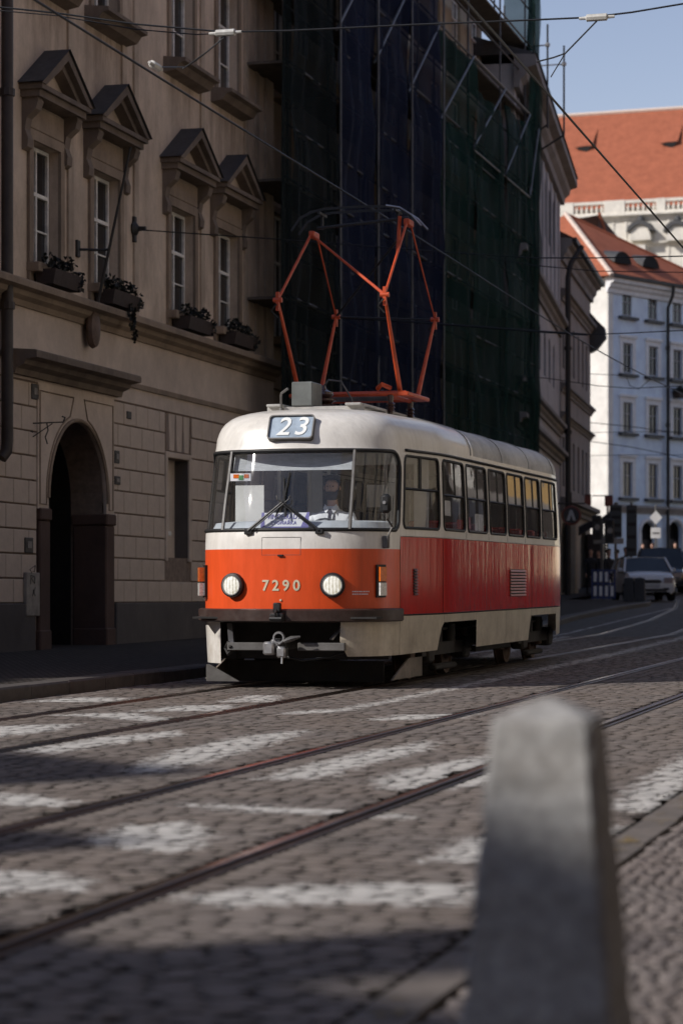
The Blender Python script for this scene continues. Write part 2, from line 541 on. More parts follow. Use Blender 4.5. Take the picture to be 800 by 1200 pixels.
def paint_sdf(P):
    """signed distance (metres, + inside) of points to the union of the painted shapes"""
    best = np.full(len(P), -.3)
    for q in PAINT:
        xs = [p[0] for p in q]; ys = [p[1] for p in q]
        sel = np.where((P[:, 0] > min(xs) - .3) & (P[:, 0] < max(xs) + .3) & (P[:, 1] > min(ys) - .3) & (P[:, 1] < max(ys) + .3))[0]
        if not len(sel): continue
        S = P[sel]; d = np.full(len(S), 1e9); ins = np.zeros(len(S), bool)
        n = len(q)
        for i in range(n):
            a = np.array(q[i]); b = np.array(q[(i + 1) % n]); e = b - a
            w = S - a
            t = np.clip((w @ e) / (e @ e), 0, 1)
            d = np.minimum(d, np.hypot(*(w - t[:, None] * e).T))
            c = (a[1] > S[:, 1]) != (b[1] > S[:, 1])
            if e[1] != 0: ins ^= c & (S[:, 0] < e[0] * (S[:, 1] - a[1]) / e[1] + a[0])
        best[sel] = np.maximum(best[sel], np.where(ins, d, -d))
    return np.clip(best, -.3, .3)

def stones(spec, depth, lip, rise, rng, cut=.036):
    """spec: array of (x0,x1,y0,y1): setts with knocked-off corners. Returns verts (n,24,3), tints (n)"""
    n = len(spec)
    x0, x1, y0, y1 = spec.T
    V = np.zeros((n, 24, 3))
    j = lambda s: rng.uniform(-s, s, n)
    mx = (x0 + x1) / 2; my = (y0 + y1) / 2
    z = np.array([zg(v) for v in my]) + rng.normal(0, rise, n)
    tx, ty = rng.normal(0, .005, n), rng.normal(0, .005, n)
    cx = [x0, x1, x1, x0]; cy = [y0, y0, y1, y1]
    for k in range(4):
        c = cut * rng.uniform(.35, 1.25, n)
        sx = 1 if k in (0, 3) else -1; sy = 1 if k in (0, 1) else -1
        pts = ((cx[k] + sx * c * 1.1, cy[k] + j(.003)), (cx[k] + j(.003), cy[k] + sy * c * .8))
        if k in (0, 2): pts = pts[::-1]
        for m, (ex, ey) in enumerate(pts):
            i = 2 * k + m
            V[:, i] = np.stack([ex, ey, z - depth], 1)
            V[:, 8 + i] = np.stack([ex, ey, z - lip + tx * (ex - mx) + ty * (ey - my)], 1)
            f = .95
            V[:, 16 + i] = np.stack([mx + (ex - mx) * f, my + (ey - my) * f, z + j(.0008) + tx * (ex - mx) + ty * (ey - my)], 1)
    return V, rng.uniform(0, 1, n)
SF = [tuple(range(16, 24))]
SQ = [(8 + k, 8 + (k + 1) % 8, 16 + (k + 1) % 8, 16 + k) for k in range(8)] + [(k, (k + 1) % 8, 8 + (k + 1) % 8, 8 + k) for k in range(8)]
SQ = np.array(SQ)
def stone_mesh(name, V, tints, mat, paint=True, org=None):
    n = len(V)
    P = V.reshape(-1, 3)
    me = bpy.data.meshes.new(name)
    me.vertices.add(len(P))
    me.vertices.foreach_set('co', (P - (org if org is not None else 0)).astype(np.float32).ravel())
    off = np.arange(n) * 24
    fi = (SQ[None] + off[:, None, None]).reshape(-1, 4)
    ft = (np.array(SF[0])[None] + off[:, None]).reshape(-1, 8)
    li = np.concatenate([fi.ravel(), ft.ravel()]).astype(np.int32)
    st = np.concatenate([np.arange(len(fi)) * 4, len(fi) * 4 + np.arange(n) * 8]).astype(np.int32)
    me.loops.add(len(li)); me.loops.foreach_set('vertex_index', li)
    me.polygons.add(len(st)); me.polygons.foreach_set('loop_start', st)
    me.update(calc_edges=True)
    a = me.attributes.new('tint', 'FLOAT', 'POINT'); a.data.foreach_set('value', np.repeat(tints, 24).astype(np.float32))
    if paint:
        a = me.attributes.new('paint', 'FLOAT', 'POINT'); a.data.foreach_set('value', paint_sdf(P[:, :2]).astype(np.float32))
    me.materials.append(mat); me.materials.append(MT['joint'])
    me.polygons.foreach_set('material_index', np.concatenate([np.tile(np.repeat([0, 1], 8), n), np.zeros(n)]).astype(np.int32))
    return me
def in_view(x, y, extra=0.0):
    d = -x * ST + y * CT
    if d < 1: return False
    u = 400 + F * (x * CT + y * ST) / d
    v = HV + F * (CAMZ - zg(y)) / d
    return -70 - extra < u < 870 + extra and v < 1245 + extra
RAILS = [-7.92, -6.48, -4.40, -3.00]
nrng = np.random.default_rng(3)
spec = []
y = 3.0
while y < 48:
    h = random.uniform(.105, .14)
    x = -9.06 + random.uniform(0, .1)
    while x < -1.68:
        w = random.uniform(.11, .18)
        x1 = min(x + w, -1.655)
        hit = [r for r in RAILS if x - .085 < r < x1 + .085]
        if hit:
            r = hit[0]
            if r - .085 - x > .06: x1 = r - .085
            else: x = r + .085; continue
        if x1 - x > .05 and (y < 32 or in_view((x + x1) / 2, y + h / 2, 160)):
            spec.append((x, x1 - .002, y, y + h - .002))
        x = x1
    y += h
spec = np.array(spec)
V, tn = stones(spec, .06, .0008, .0007, nrng, .050)
def apart(name, V, tn, mat, parent, limit, paint, joined_name, key):
    """the stones that show largest as objects of their own, the rest joined"""
    c = V.mean(1)
    vis = np.array([in_view(a, b) for a, b in c[:, :2]])
    order = np.argsort(np.where(vis, key(c), 1e6))
    for i in order[:limit]:
        org = np.array([c[i, 0], c[i, 1], c[i, 2]])
        inst(name, stone_mesh(name, V[i:i + 1], tn[i:i + 1], mat, paint, org), parent, tuple(org))
    rest = order[limit:]
    if len(rest):
        o = link(bpy.data.objects.new(joined_name, stone_mesh(joined_name, V[rest], tn[rest], mat, paint)), parent)
        o['kind'] = 'stuff'
apart('cobblestone', V, tn, MT['cobble'], road, 300, True, 'cobblestones', lambda c: -c[:, 0] * ST + c[:, 1] * CT)
# beyond the modelled cobbles the two long lines go on as thin sheets
for xs in ((-6.12, -5.98), (-8.75, -8.62)):
    mb = MB()
    ys = [48, 50, 56, 64, 72]
    for a, b in zip(ys, ys[1:]):
        k0, k1 = -.03 * (a - 48), -.03 * (b - 48)
        mb.quad((xs[0] + k0, a, zg(a) + .004), (xs[1] + k0, a, zg(a) + .004), (xs[1] + k1, b, zg(b) + .004), (xs[0] + k1, b, zg(b) + .004))
    mb.build('painted_line', MT['white_line'], road)

# grooved tram rails
RAIL_LABEL = ['tram rail nearest the left kerb, passing under the far side of the tram', 'tram rail under the near side of the red tram',
              'tram rail of the empty track, the one beside the long white line', 'tram rail of the empty track nearest the stone bollard']
for xr, lb in zip(RAILS, RAIL_LABEL):
    prof = [(-.062, -.05), (-.062, .002), (-.058, .006), (-.012, .006), (-.006, .002), (-.004, -.028), (.032, -.028), (.036, .0), (.04, .004), (.062, .004), (.066, .001), (.066, -.05)]
    ys = [-40, 0, 10, 20, 30, 40, 50, 60, 72, 85]
    mb = MB()
    vs = []
    for yy in ys:
        bend = 0 if yy < 44 else -.0035 * (yy - 44) ** 2 * .5
        vs += [(xr + a + bend, yy, zg(yy) + b) for a, b in prof]
    n = len(prof)
    fs = [(i * n + k, i * n + k + 1, (i + 1) * n + k + 1, (i + 1) * n + k) for i in range(len(ys) - 1) for k in range(n - 1)]
    mb.add(vs, fs); mb.m = [1 if (k % (n - 1)) in (2,) else 0 for k in range(len(fs))]
    tag(mb.build('tram_rail', [MT['rail'], MT['rail_head']]), lb, 'rail', 'tram rails set in the cobbles')

# left pavement with kerb stones
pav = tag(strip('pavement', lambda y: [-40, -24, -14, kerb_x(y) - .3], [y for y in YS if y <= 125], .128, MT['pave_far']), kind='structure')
yy = 12.0
while yy < 77:
    L = random.uniform(.85, 1.15)
    if yy > 52: L *= 2
    a, b = yy, min(yy + L, 77.2)
    xa, xb = kerb_x(a), kerb_x(b)
    j = .006
    mb = MB()
    za, zb = zg(a), zg(b)
    w = .3
    hz = .13 + random.uniform(-.004, .004)
    vs = [(xa - w, a + j, za - .1), (xa, a + j, za - .1), (xa, a + j, za + hz - .02), (xa - .02, a + j, za + hz), (xa - w, a + j, za + hz)]
    vs += [(xb - w, b - j, zb - .1), (xb, b - j, zb - .1), (xb, b - j, zb + hz - .02), (xb - .02, b - j, zb + hz), (xb - w, b - j, zb + hz)]
    mb.add(vs, [(0, 1, 2, 3, 4), (9, 8, 7, 6, 5)] + [(k, k + 5, (k + 1) % 5 + 5, (k + 1) % 5) for k in range(5)])
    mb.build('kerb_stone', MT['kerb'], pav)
    yy = b
    if b >= 77.2: break

# near pavement on the right: flush kerb stones with a worn yellow line, small setts behind it
pav2 = tag(strip('footpath', lambda y: [-1.48, 0, 3, 60], [-60, -20, 0, 4, 10, 15, 30, 45, 50, 60], -.03, MT['joint']), kind='structure')
sp2 = []
y = 3.6
while y < 30:
    h = random.uniform(.062, .078)
    x = -1.46 + random.uniform(0, .03)
    while x < 1.6:
        w = random.uniform(.055, .075)
        if y < 15 or in_view(x + w / 2, y + h / 2, 90): sp2.append((x, x + w - .005, y, y + h - .005))
        x += w
    y += h
V2, tn2 = stones(np.array(sp2), .035, .003, .0018, nrng, .016)
def key2(c):
    d = -c[:, 0] * ST + c[:, 1] * CT
    u = 400 + F * (c[:, 0] * CT + c[:, 1] * ST) / d
    return d + np.where((u > 545) & (u < 725), 4, 0)
apart('paving_stone', V2, tn2, MT['sett'], pav2, 300, False, 'paving_stones', key2)
outer = strip('sett_surface', lambda y: [1.6, 3, 60], [-60, 0, 10, 20, 30, 50, 60], -.002, MT['pave_far'], pav2)
near = strip('sett_surface', lambda y: [-1.48, 0, 1.6], [-60, -20, 0, 3.6], -.002, MT['pave_far'], pav2)
midp = strip('sett_surface', lambda y: [-.9, 0, 1.6], [15.0, 22, 30], -.004, MT['pave_far'], pav2)
farp = strip('sett_surface', lambda y: [-1.48, 0, 1.6], [30, 40, 50, 60], -.002, MT['pave_far'], pav2)
for o in (outer, near, midp, farp): o['kind'] = 'stuff'
yy = 3.6
while yy < 32:
    L = random.uniform(.8, 1.2)
    mb = MB()
    mb.bbox(-1.645, -1.475, yy + .003, yy + L - .003, zg(yy) - .06, zg(yy) + .003, .004)
    mb.build('kerb_stone', MT['kerb_flat'], pav2)
    yy += L
mb = MB()
for a in range(3, 32):
    mb.quad((-1.60, a, zg(a) + .0085), (-1.51, a, zg(a) + .0085), (-1.51, a + 1, zg(a + 1) + .0085), (-1.60, a + 1, zg(a + 1) + .0085))
mb.build('painted_line', MT['yellow'], pav2)

# granite bollards
def bollard(name, label, loc, w0, w1, h, mat, group):
    mb = MB()
    q = .012
    def ring(w, z): 
        a = w / 2; c = a - q
        return [(-c, -a, z), (c, -a, z), (a, -c, z), (a, c, z), (c, a, z), (-c, a, z), (-a, c, z), (-a, -c, z)]
    hs = [.97 * i / 22 for i in range(22)] + [.955, .97]
    rb = random.Random(len(label))
    vs = []
    for k in hs:
        rg = ring(w0 + (w1 - w0) * min(1, k / .955) - (.010 if k == .97 else 0), h * .955 * k / .97)
        for i, p in enumerate(rg):      # worn, chipped arrises
            c = rb.choice((0, 0, 0, 0, .0015, .006)) if k < .80 else rb.uniform(0, .0015)
            f = 1 - c / (w0 / 2)
            vs.append((p[0] * f + rb.uniform(-.0012, .0012), p[1] * f + rb.uniform(-.0012, .0012), p[2]))
    vs += ring(w1 * .14, h)
    n = 8
    fs = [(i * n + k, i * n + (k + 1) % n, (i + 1) * n + (k + 1) % n, (i + 1) * n + k) for i in range(len(hs)) for k in range(n)]
    fs.append(tuple(range(len(hs) * n, len(hs) * n + n)))
    o = mb.add(vs, fs).build(name, mat)
    o.location = loc
    return tag(o, label, 'bollard', group)
bollard('stone_bollard', 'pale granite bollard with a pyramid top standing close to the camera', (-.905, 4.98, zg(5) - .004), .352, .207, .905, MT['granite'], 'granite bollards along the pavements')
for (u, lb) in ((737, 'dark bollard before the white hatchback, the one nearer the blue barrier'), (749.5, 'dark bollard before the white hatchback, the one nearer its grille')):
    p = at_d(u, 706, 75.8)
    bollard('stone_bollard', lb, (p.x, p.y, zg(p.y) + .128), .34, .29, .76, MT['granite_dark'], 'granite bollards along the pavements')
# ------------------------------------------------------------------ the tram
TX, TY = -7.2, 24.1
tram = thing('tram', 'red and cream tram with the number 23 and a raised orange pantograph', 'tram', (TX, TY, zg(TY) + .006))
tram.rotation_euler = (math.atan(.0075), 0, 0)

def paint_mat(name, col, rough, dirt=None, wav=.12, coat=.6):
    """coach paint: slightly wavy sheet metal, faint vertical rain streaks"""
    t = NT(name)
    vec = t.coords('object')
    st = t.noise(t.coords('object', (3, 9, .8)), 2.2, 6, .7)
    c = t.mix(t.ramp(st, .35, .7), tuple(x * .9 for x in col), tuple(min(1, x * 1.08) for x in col))
    if dirt: 
        gz = t.n('SeparateXYZ'); t.l(vec, gz.inputs[0])
        low = t.ramp(gz.outputs[2], 1.0, .3)
        c = t.mix(t.math('MULTIPLY', t.math('ADD', t.math('MULTIPLY', low, .5), .25), t.ramp(t.noise(vec, 3, 6, .7), .4, .75)), c, dirt)
    rs_ = t.ramp(t.noise(t.coords('object', (5, 5, .5)), 2.6, 7, .75), .56, .74)
    c = t.mix(t.math('MULTIPLY', rs_, .30), c, tuple(x * .45 for x in col))
    sp_ = t.ramp(t.noise(vec, 24, 5, .8), .66, .74)
    c = t.mix(t.math('MULTIPLY', sp_, .35), c, (.10, .075, .06))
    w = t.noise(t.coords('object', (.6, 3.2, .28)), 2.0, 5, .62)
    r = t.math('ADD', t.math('MULTIPLY', st, .14), rough - .07)
    return t.done(t.bsdf(c, r, 0, w, wav, .06, coat, .5))
MT['cream'] = paint_mat('cream_coach_paint', (.78, .755, .71), .34, (.34, .28, .2), .05, .35)
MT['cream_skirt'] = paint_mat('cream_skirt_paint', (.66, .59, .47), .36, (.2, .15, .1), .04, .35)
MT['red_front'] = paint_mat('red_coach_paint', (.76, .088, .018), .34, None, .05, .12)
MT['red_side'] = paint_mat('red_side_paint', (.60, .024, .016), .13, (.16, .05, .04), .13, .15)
MT['roof_shaded_grey'] = M('tram_roof_in_shade', (.44, .43, .42), .5, .3, 2.5, dirt=(.17, .165, .16), dirt_amt=.8, dirt_scale=2.2, stretch=(1, .5, 1))  # rear roof's shade put into the grey, with patchy dirt over it
MT['rubber'] = M('black_rubber', (.012, .012, .013), .55, .2, 12)
MT['black'] = M('black_metal', (.014, .014, .015), .5, .3, 6)
MT['under'] = M('underframe', (.02, .018, .017), .8, .4, 5, dirt=(.05, .04, .03), dirt_amt=.5)
MT['bumper'] = M('bumper_brown', (.042, .022, .018), .42, .3, 6, dirt=(.11, .09, .08), dirt_amt=.35, dirt_scale=5)
MT['steel'] = M('bright_steel', (.45, .45, .46), .38, .25, 8, metal=.8, dirt=(.14, .1, .08), dirt_amt=.5)
MT['greysteel'] = M('grey_steel', (.15, .145, .14), .5, .25, 8, metal=.4, dirt=(.08, .07, .06), dirt_amt=.6)
MT['brown_plate'] = M('guard_plate', (.22, .185, .155), .6, .3, 8, dirt=(.06, .05, .04), dirt_amt=.7)
MT['orange'] = M('pantograph_orange', (.56, .075, .018), .42, .22, 6, dirt=(.22, .03, .015), dirt_amt=.5, dirt_scale=4)
MT['glass'] = glass_mat('windscreen_glass', dust=.035, refl=1.25)
MT['glass_side'] = glass_mat('side_window_glass', (.93, .94, .94), .05, .015, 1.25, .06)
MT['interior'] = M('tram_lining', (.80, .78, .74), .6, .12, 3)
MT['floor'] = M('tram_floor', (.07, .065, .06), .8, .3, 6)
MT['cab_grey'] = M('cab_panel', (.58, .61, .64), .5, .15, 4)
MT['seat_red'] = M('red_seat', (.42, .03, .02), .4, .15, 6)
MT['white_plate'] = M('white_board', (.84, .83, .86), .5, .06, 6)
MT['purple'] = M('purple_print', (.17, .15, .42), .6, .1, 10)
MT['blind'] = M('sun_blind', (.52, .53, .54), .7, .2, 7, stretch=(1, 1, 4))
MT['dest_glass'] = M('destination_glass', (.36, .44, .53), .3, .3, 5, coat=.5)
MT['dest_digit'] = M('destination_digit', (.85, .87, .86), .5, .05, 5)
MT['num'] = M('number_silver', (.62, .55, .40), .45, .15, 20)
MT['orange_lens'] = M('orange_lens', (.75, .16, .02), .2, .2, 40, coat=.6)
MT['clear_lens'] = M('clear_lens', (.72, .70, .66), .18, .35, 50, coat=.8)
def lit_lens():
    t = NT('lit_headlight_lens')
    vec = t.coords('object')
    rib = t.n('TexWave', Scale=9.0, Distortion=1.5); t.l(t.coords('object', (1, .2, .35)), rib.inputs['Vector'])
    k = t.math('ADD', t.math('MULTIPLY', rib.outputs['Fac'], .5), t.math('MULTIPLY', t.ramp(t.noise(vec, 26, 3), .35, .7), .5))
    p = t.n('BsdfPrincipled')
    t.l(t.mix(k, (.22, .23, .24), (.42, .42, .40)), p.inputs['Base Color'])
    t.l(t.mix(k, (.40, .34, .20), (1.0, .97, .90)), p.inputs['Emission Color'])
    p.inputs['Emission Strength'].default_value = .60
    p.inputs['Roughness'].default_value = .12
    return t.done(p.outputs[0])
MT['head_lens'] = lit_lens()
MT['ceramic'] = M('insulator_ceramic', (.07, .035, .028), .25, .15, 10, coat=.5)

# plan outline (half) and side profile
OUT = [(0, 0), (.30, .028), (.55, .095), (.76, .21), (.90, .345), (.985, .49), (1.035, .66), (1.075, .93), (1.13, 1.35), (1.19, 1.8), (1.235, 2.2), (1.25, 2.6),
       (1.25, 3.4), (1.25, 5), (1.25, 7), (1.25, 8.9), (1.24, 9.25), (1.19, 9.85), (1.10, 10.3), (.92, 10.66), (.55, 10.83), (0, 10.9)]
def catmull(P, n=12):
    out = []
    for i in range(len(P) - 1):
        p0 = P[max(i - 1, 0)] if i > 0 else (-P[1][0], P[1][1]); p1, p2 = P[i], P[i + 1]
        p3 = P[i + 2] if i + 2 < len(P) else (-P[i][0], P[i][1])
        for k in range(n):
            t = k / n
            out.append(tuple(.5 * (2 * b + (c - a) * t + (2 * a - 5 * b + 4 * c - d) * t * t + (3 * b - a - 3 * c + d) * t ** 3) for a, b, c, d in zip(p0, p1, p2, p3)))
    out.append(P[-1])
    return out
OC = np.array(catmull(OUT))
OA = np.concatenate([[0], np.cumsum(np.hypot(*np.diff(OC, axis=0).T))])
AEND = float(OA[-1])
def ol(a):
    a = min(max(a, 0), AEND)
    return float(np.interp(a, OA, OC[:, 0])), float(np.interp(a, OA, OC[:, 1]))
def a_of_y(y):       # along the side
    i = int(np.argmax(OC[:, 0] > 1.0))
    return float(np.interp(y, OC[:, 1], OA))
def a_of_x(x):       # on the nose
    return float(np.interp(abs(x), OC[:120, 0], OA[:120]))
EZ = [(.2, .05), (.35, .03), (.60, .01), (.78, 0), (1.46, .0), (1.60, .012), (1.68, .035), (2.0, .145), (2.3, .26), (2.52, .335), (2.56, .352), (2.66, .375), (2.76, .41), (2.86, .485), (2.93, .62), (2.97, .85), (3.0, 1.2), (3.015, 1.5)]
KZ = [(.2, .985), (.35, .988), (.6, .995), (.78, 1), (1.6, 1), (2.0, .992), (2.52, .972), (2.56, .967), (2.66, .963), (2.76, .94), (2.86, .88), (2.93, .775), (2.97, .645), (3.0, .47), (3.015, .28)]
def ip(T, z): return float(np.interp(z, [p[0] for p in T], [p[1] for p in T]))
def S(a, z, off=0.0):
    s = -1 if a < 0 else 1
    x, y = ol(abs(a))
    if off:
        x2, y2 = ol(abs(a) + .02); x1, y1 = ol(abs(a) - .02)
        dx, dy = x2 - x1, y2 - y1
        L = sqrt(dx * dx + dy * dy) or 1
        if abs(a) < .02: nx, ny = 0, -1
        else: nx, ny = dy / L, -dx / L
    else: nx = ny = 0
    e = ip(EZ, z)
    wf = max(0, 1 - y / 2.6) if z < 2.54 else max(0, 1 - y / (2.6 + 1.2 * min(1, (z - 2.54) / .4)))
    wr = max(0, (y - 8.9) / 2.6)
    return Vector((s * (x * ip(KZ, z) + nx * off), y + e * wf - e * .8 * wr + ny * off, z))
def y_at_u(u, z=1.7):
    """where on the near side of the tram photo column u falls (local y)"""
    lo, hi = .9, 11.0
    for _ in range(40):
        m = (lo + hi) / 2
        p = S(a_of_y(m), z)
        wx, wy = p.x + TX, p.y + TY
        d = -wx * ST + wy * CT
        if 400 + F * (wx * CT + wy * ST) / d < u: lo = m
        else: hi = m
    return lo
def gridpts(a0, a1, z0, z1):
    out = []
    a = a0
    while a < a1:
        q = abs(a)
        st = .075 if q < 3.6 else (.45 if q < 9.6 else .12)
        z = z0
        while z < z1:
            out.append((a + 1e-3, z)); z += .11
        a += st
    return out
def patch(name, outer, holes, mat, parent, off=0.0, smooth='all'):
    aa = [p[0] for p in outer]; zz = [p[1] for p in outer]
    outer2 = dens(outer)
    Vv, T = holed(outer2, [dens(h) for h in holes], gridpts(min(aa), max(aa), min(zz) + .06, max(zz)), .022)
    mb = MB().add([S(a, z, off) for a, z in Vv], T)
    return mb.build(name, mat, parent, smooth)
def dens(poly, step=.09):
    out = []
    n = len(poly)
    for i in range(n):
        a, b = poly[i], poly[(i + 1) % n]
        L = sqrt((a[0] - b[0]) ** 2 + (a[1] - b[1]) ** 2)
        k = max(1, int(L / step))
        for j in range(k): out.append((a[0] + (b[0] - a[0]) * j / k, a[1] + (b[1] - a[1]) * j / k))
    return out
def ribbon(name, pts, r, mat, parent, closed=True, off=0.0, n=6):
    """a rubber profile along an outline on the body"""
    return MB().tube([S(a, z, off) for a, z in dens(pts, .06)], r, n, closed=closed).build(name, mat, parent, 'all')

A_COR = a_of_y(.86)                      # cab corner, where the paint line steps up
ZF, ZS, ZR = 1.464, 1.605, .764          # front belt, side belt, lower edge of the red
ZT = 2.545
# windows: measured along the near side, mirrored on the far side
WIN = []
for i, (u0, u1) in enumerate(((472.5, 515), (520, 545), (548, 571), (574, 593), (595.5, 614), (616.5, 633), (635.5, 652))):
    WIN.append((a_of_y(y_at_u(u0)), a_of_y(y_at_u(u1)), 1.695 if i == 0 else 1.70, 2.475))
AW = a_of_y(.80)
wind = rrect(-AW, AW, 1.665, 2.505, (.10, .10, .22, .22), 6)
side_holes = []
for s in (1, -1):
    for a0, a1, z0, z1 in WIN:
        side_holes.append(rrect(min(s * a0, s * a1), max(s * a0, s * a1), z0, z1, .07, 3))
upper = [(-AEND, ZS), (-A_COR, ZS), (-A_COR, ZF), (A_COR, ZF), (A_COR, ZS), (AEND, ZS), (AEND, ZT), (-AEND, ZT)]
patch('body', upper, [wind] + side_holes, MT['cream'], tram)
patch('front_panel', [(-A_COR, ZR), (A_COR, ZR), (A_COR, ZF), (-A_COR, ZF)], [], MT['red_front'], tram)
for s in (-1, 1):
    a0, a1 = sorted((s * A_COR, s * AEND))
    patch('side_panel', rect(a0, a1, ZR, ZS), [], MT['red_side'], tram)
# skirt plates with the wheel openings, open at the coupler
yw = lambda u, z=.6: a_of_y(y_at_u(u, z))
w0, w1, w2, w3 = yw(520), yw(558), yw(622), yw(651)
for s in (-1, 1):
    def sk(name, poly):
        p = [(s * a, z) for a, z in poly]
        patch('skirt_plate', p if s > 0 else p[::-1], [], MT['cream_skirt'] if s > 0 else MT['cream'], tram)
    ax = a_of_x(.63 if s > 0 else .74)
    gap = .008
    aq = a_of_y(.86)
    if s > 0: sk('front', [(ax + .05, .34), (aq - gap, .34), (aq - gap, ZR - .02), (ax - .02, ZR - .02), (ax - .03, .5)])
    else: sk('front', [(ax, .26), (aq - gap, .26), (aq - gap, ZR - .02), (ax - .02, ZR - .02)])
    sk('cab', [(aq, .34), (w0 - .22, .36), (w0 - .09, .60), (w0, .66), (w0, ZR - .01), (aq, ZR - .01)])
    sk('strip', [(w0 + gap, .665), (w1 - gap, .665), (w1 - gap, ZR - .01), (w0 + gap, ZR - .01)])
    wm = w1 + (w2 - w1) * .52
    sk('middle', [(w1, .665), (w1 + .03, .345), (wm - gap, .345), (wm - gap, ZR - .01), (w1, ZR - .01)])
    sk('middle', [(wm, .345), (w2 - .16, .345), (w2 - .04, .6), (w2, .665), (w2, ZR - .01), (wm, ZR - .01)])
    sk('strip', [(w2 + gap, .665), (w3 - gap, .665), (w3 - gap, ZR - .01), (w2 + gap, ZR - .01)])
    sk('rear', [(w3, .62), (w3 + .08, .36), (AEND - .9, .4), (AEND - .9, ZR - .01), (w3, ZR - .01)])
    # a thin rubbing strip along the lower edge of the red and the rain gutter over the windows
    ribbon('rain_gutter', [(s * a_of_y(.95 + .35 * i), 2.535) for i in range(int((w3 + .4 - .95) / .35))], .016, MT['black'], tram, closed=False, off=.012)

# roof: rows of the outline drawn in
zr = [2.545, 2.6, 2.66, 2.72, 2.78, 2.83, 2.88, 2.915, 2.945, 2.97, 2.988, 3.002, 3.012]
aa = list(np.concatenate([np.arange(0, 3.4, .085), np.arange(3.4, 9.6, .4), np.arange(9.6, AEND, .12), [AEND]]))
full = [-a for a in reversed(aa)] + aa[1:]
AG = a_of_y(3.1)
for nm, keep, mt in (('roof_front', lambda a: abs(a) <= AG, 'cream'), ('roof', lambda a: abs(a) >= AG - .3, 'roof_shaded_grey')):
    pass
mb = MB(); vs = []; n = len(full)
for z in zr:
    vs += [S(a, z) for a in full]
fs = []; mi = []
for i in range(len(zr) - 1):
    for k in range(n - 1):
        fs.append((i * n + k, i * n + k + 1, (i + 1) * n + k + 1, (i + 1) * n + k))
        yc = vs[i * n + k].y
        mi.append(0 if yc < 3.75 or zr[i] < 2.58 else 1)
mb.add(vs, fs); mb.m = mi
top = MB()
half = n // 2
for k in range(half):
    a, b = vs[(len(zr) - 1) * n + k], vs[(len(zr) - 1) * n + k + 1]
    c, d = vs[len(vs) - 1 - k], vs[len(vs) - 2 - k]
    mb.add([a, b, d, c], [(0, 1, 2, 3)], 0 if a.y < 3.75 else 1)
mb.build('roof', [MT['cream'], MT['roof_shaded_grey']], tram, 'all', merge=True)
# seam where the roof's painted-in shade starts, and its sheet joints
for yy in (3.75, 5.6, 7.4, 9.2):
    a = a_of_y(yy)
    pts = [S(a, z, .003) for z in zr[1:]] + [S(-a, z, .003) for z in reversed(zr[1:])]
    MB().tube(pts, .010, 5).build('roof_seam', MT['roof_shaded_grey'], tram)

# windscreen: three panes, rubber gasket, two pillars
AP = a_of_x(.69)
def winpoly(a0, a1):
    return [(max(a0, min(a1, a)), z) for a, z in dens(wind, .05) if a0 - .06 <= a <= a1 + .06]
def clip_poly(poly, a0, a1):
    def cl(P, f, edge):
        out = []
        for i in range(len(P)):
            p, q = P[i], P[(i + 1) % len(P)]
            if f(p): out.append(p)
            if f(p) != f(q):
                t = (edge - p[0]) / (q[0] - p[0]); out.append((edge, p[1] + (q[1] - p[1]) * t))
        return out
    return cl(cl(poly, lambda p: p[0] >= a0, a0), lambda p: p[0] <= a1, a1)
for a0, a1 in ((-AW, -AP), (-AP, AP), (AP, AW)):
    patch('windscreen', clip_poly(wind, a0, a1), [], MT['glass'], tram, -.012)
ribbon('windscreen_gasket', wind, .021, MT['rubber'], tram)
for s in (-1, 1):
    MB().tube([S(s * AP, z, .008) for z in np.linspace(1.665, 2.505, 9)], .02, 6).build('windscreen_pillar', MT['greysteel'], tram, True)
# side windows: gasket, sliding upper halves, lower pane
for s in (1, -1):
    for i, (a0, a1, z0, z1) in enumerate(WIN):
        p = rrect(min(s * a0, s * a1), max(s * a0, s * a1), z0, z1, .07, 3)
        fr = MB()
        fr.tube([S(a, z) for a, z in dens(p, .06)], .017, 6, closed=True)
        zm = z0 + (z1 - z0) * (.545 if i == 0 else .5)
        ad = a0 + (a1 - a0) * (.45 if i == 0 else .56)
        fr.tube([S(s * a, zm, -.008) for a in np.linspace(a0, a1, 5)], .015, 4)
        fr.tube([S(s * ad, z, -.008) for z in np.linspace(zm, z1, 4)], .014 if i else .024, 4)
        wf = fr.build('window', MT['rubber'], tram, True)
        for (b0, b1, c0, c1) in ((a0, a1, z0, zm), (a0, ad, zm, z1), (ad, a1, zm, z1)):
            patch('pane', rect(min(s * b0, s * b1), max(s * b0, s * b1), c0, c1), [], MT['glass_side'], wf, -.015 if c0 == z0 else -.006)

# destination box with 23
dz, dh, dw = 2.755, .145, .250
sdir = (S(0, dz + dh) - S(0, dz - dh))
tl = atan2(sdir.y, sdir.z) * .75
box = MB()
fpts = rrect(-dw, dw, -dh, dh, .04, 4)
MAT = Matrix.Translation(S(0, dz) + Vector((0, -.02, 0))) @ Matrix.Rotation(-tl, 4, 'X')
n = len(fpts); ipts = rrect(-dw + .013, dw - .013, -dh + .013, dh - .013, .032, 4)
vs = [(x, -.012, z) for x, z in fpts] + [(x, .16, z) for x, z in fpts] + [(x, -.012, z) for x, z in ipts] + [(x, .012, z) for x, z in ipts]
fs = [(k, (k + 1) % n, n + (k + 1) % n, n + k) for k in range(n)] + [(k, (k + 1) % n, 2 * n + (k + 1) % n, 2 * n + k) for k in range(n)] + [(2 * n + k, 2 * n + (k + 1) % n, 3 * n + (k + 1) % n, 3 * n + k) for k in range(n)]
box.add([MAT @ Vector(v) for v in vs], fs)
db = box.build('destination_box', MT['greysteel'], tram)
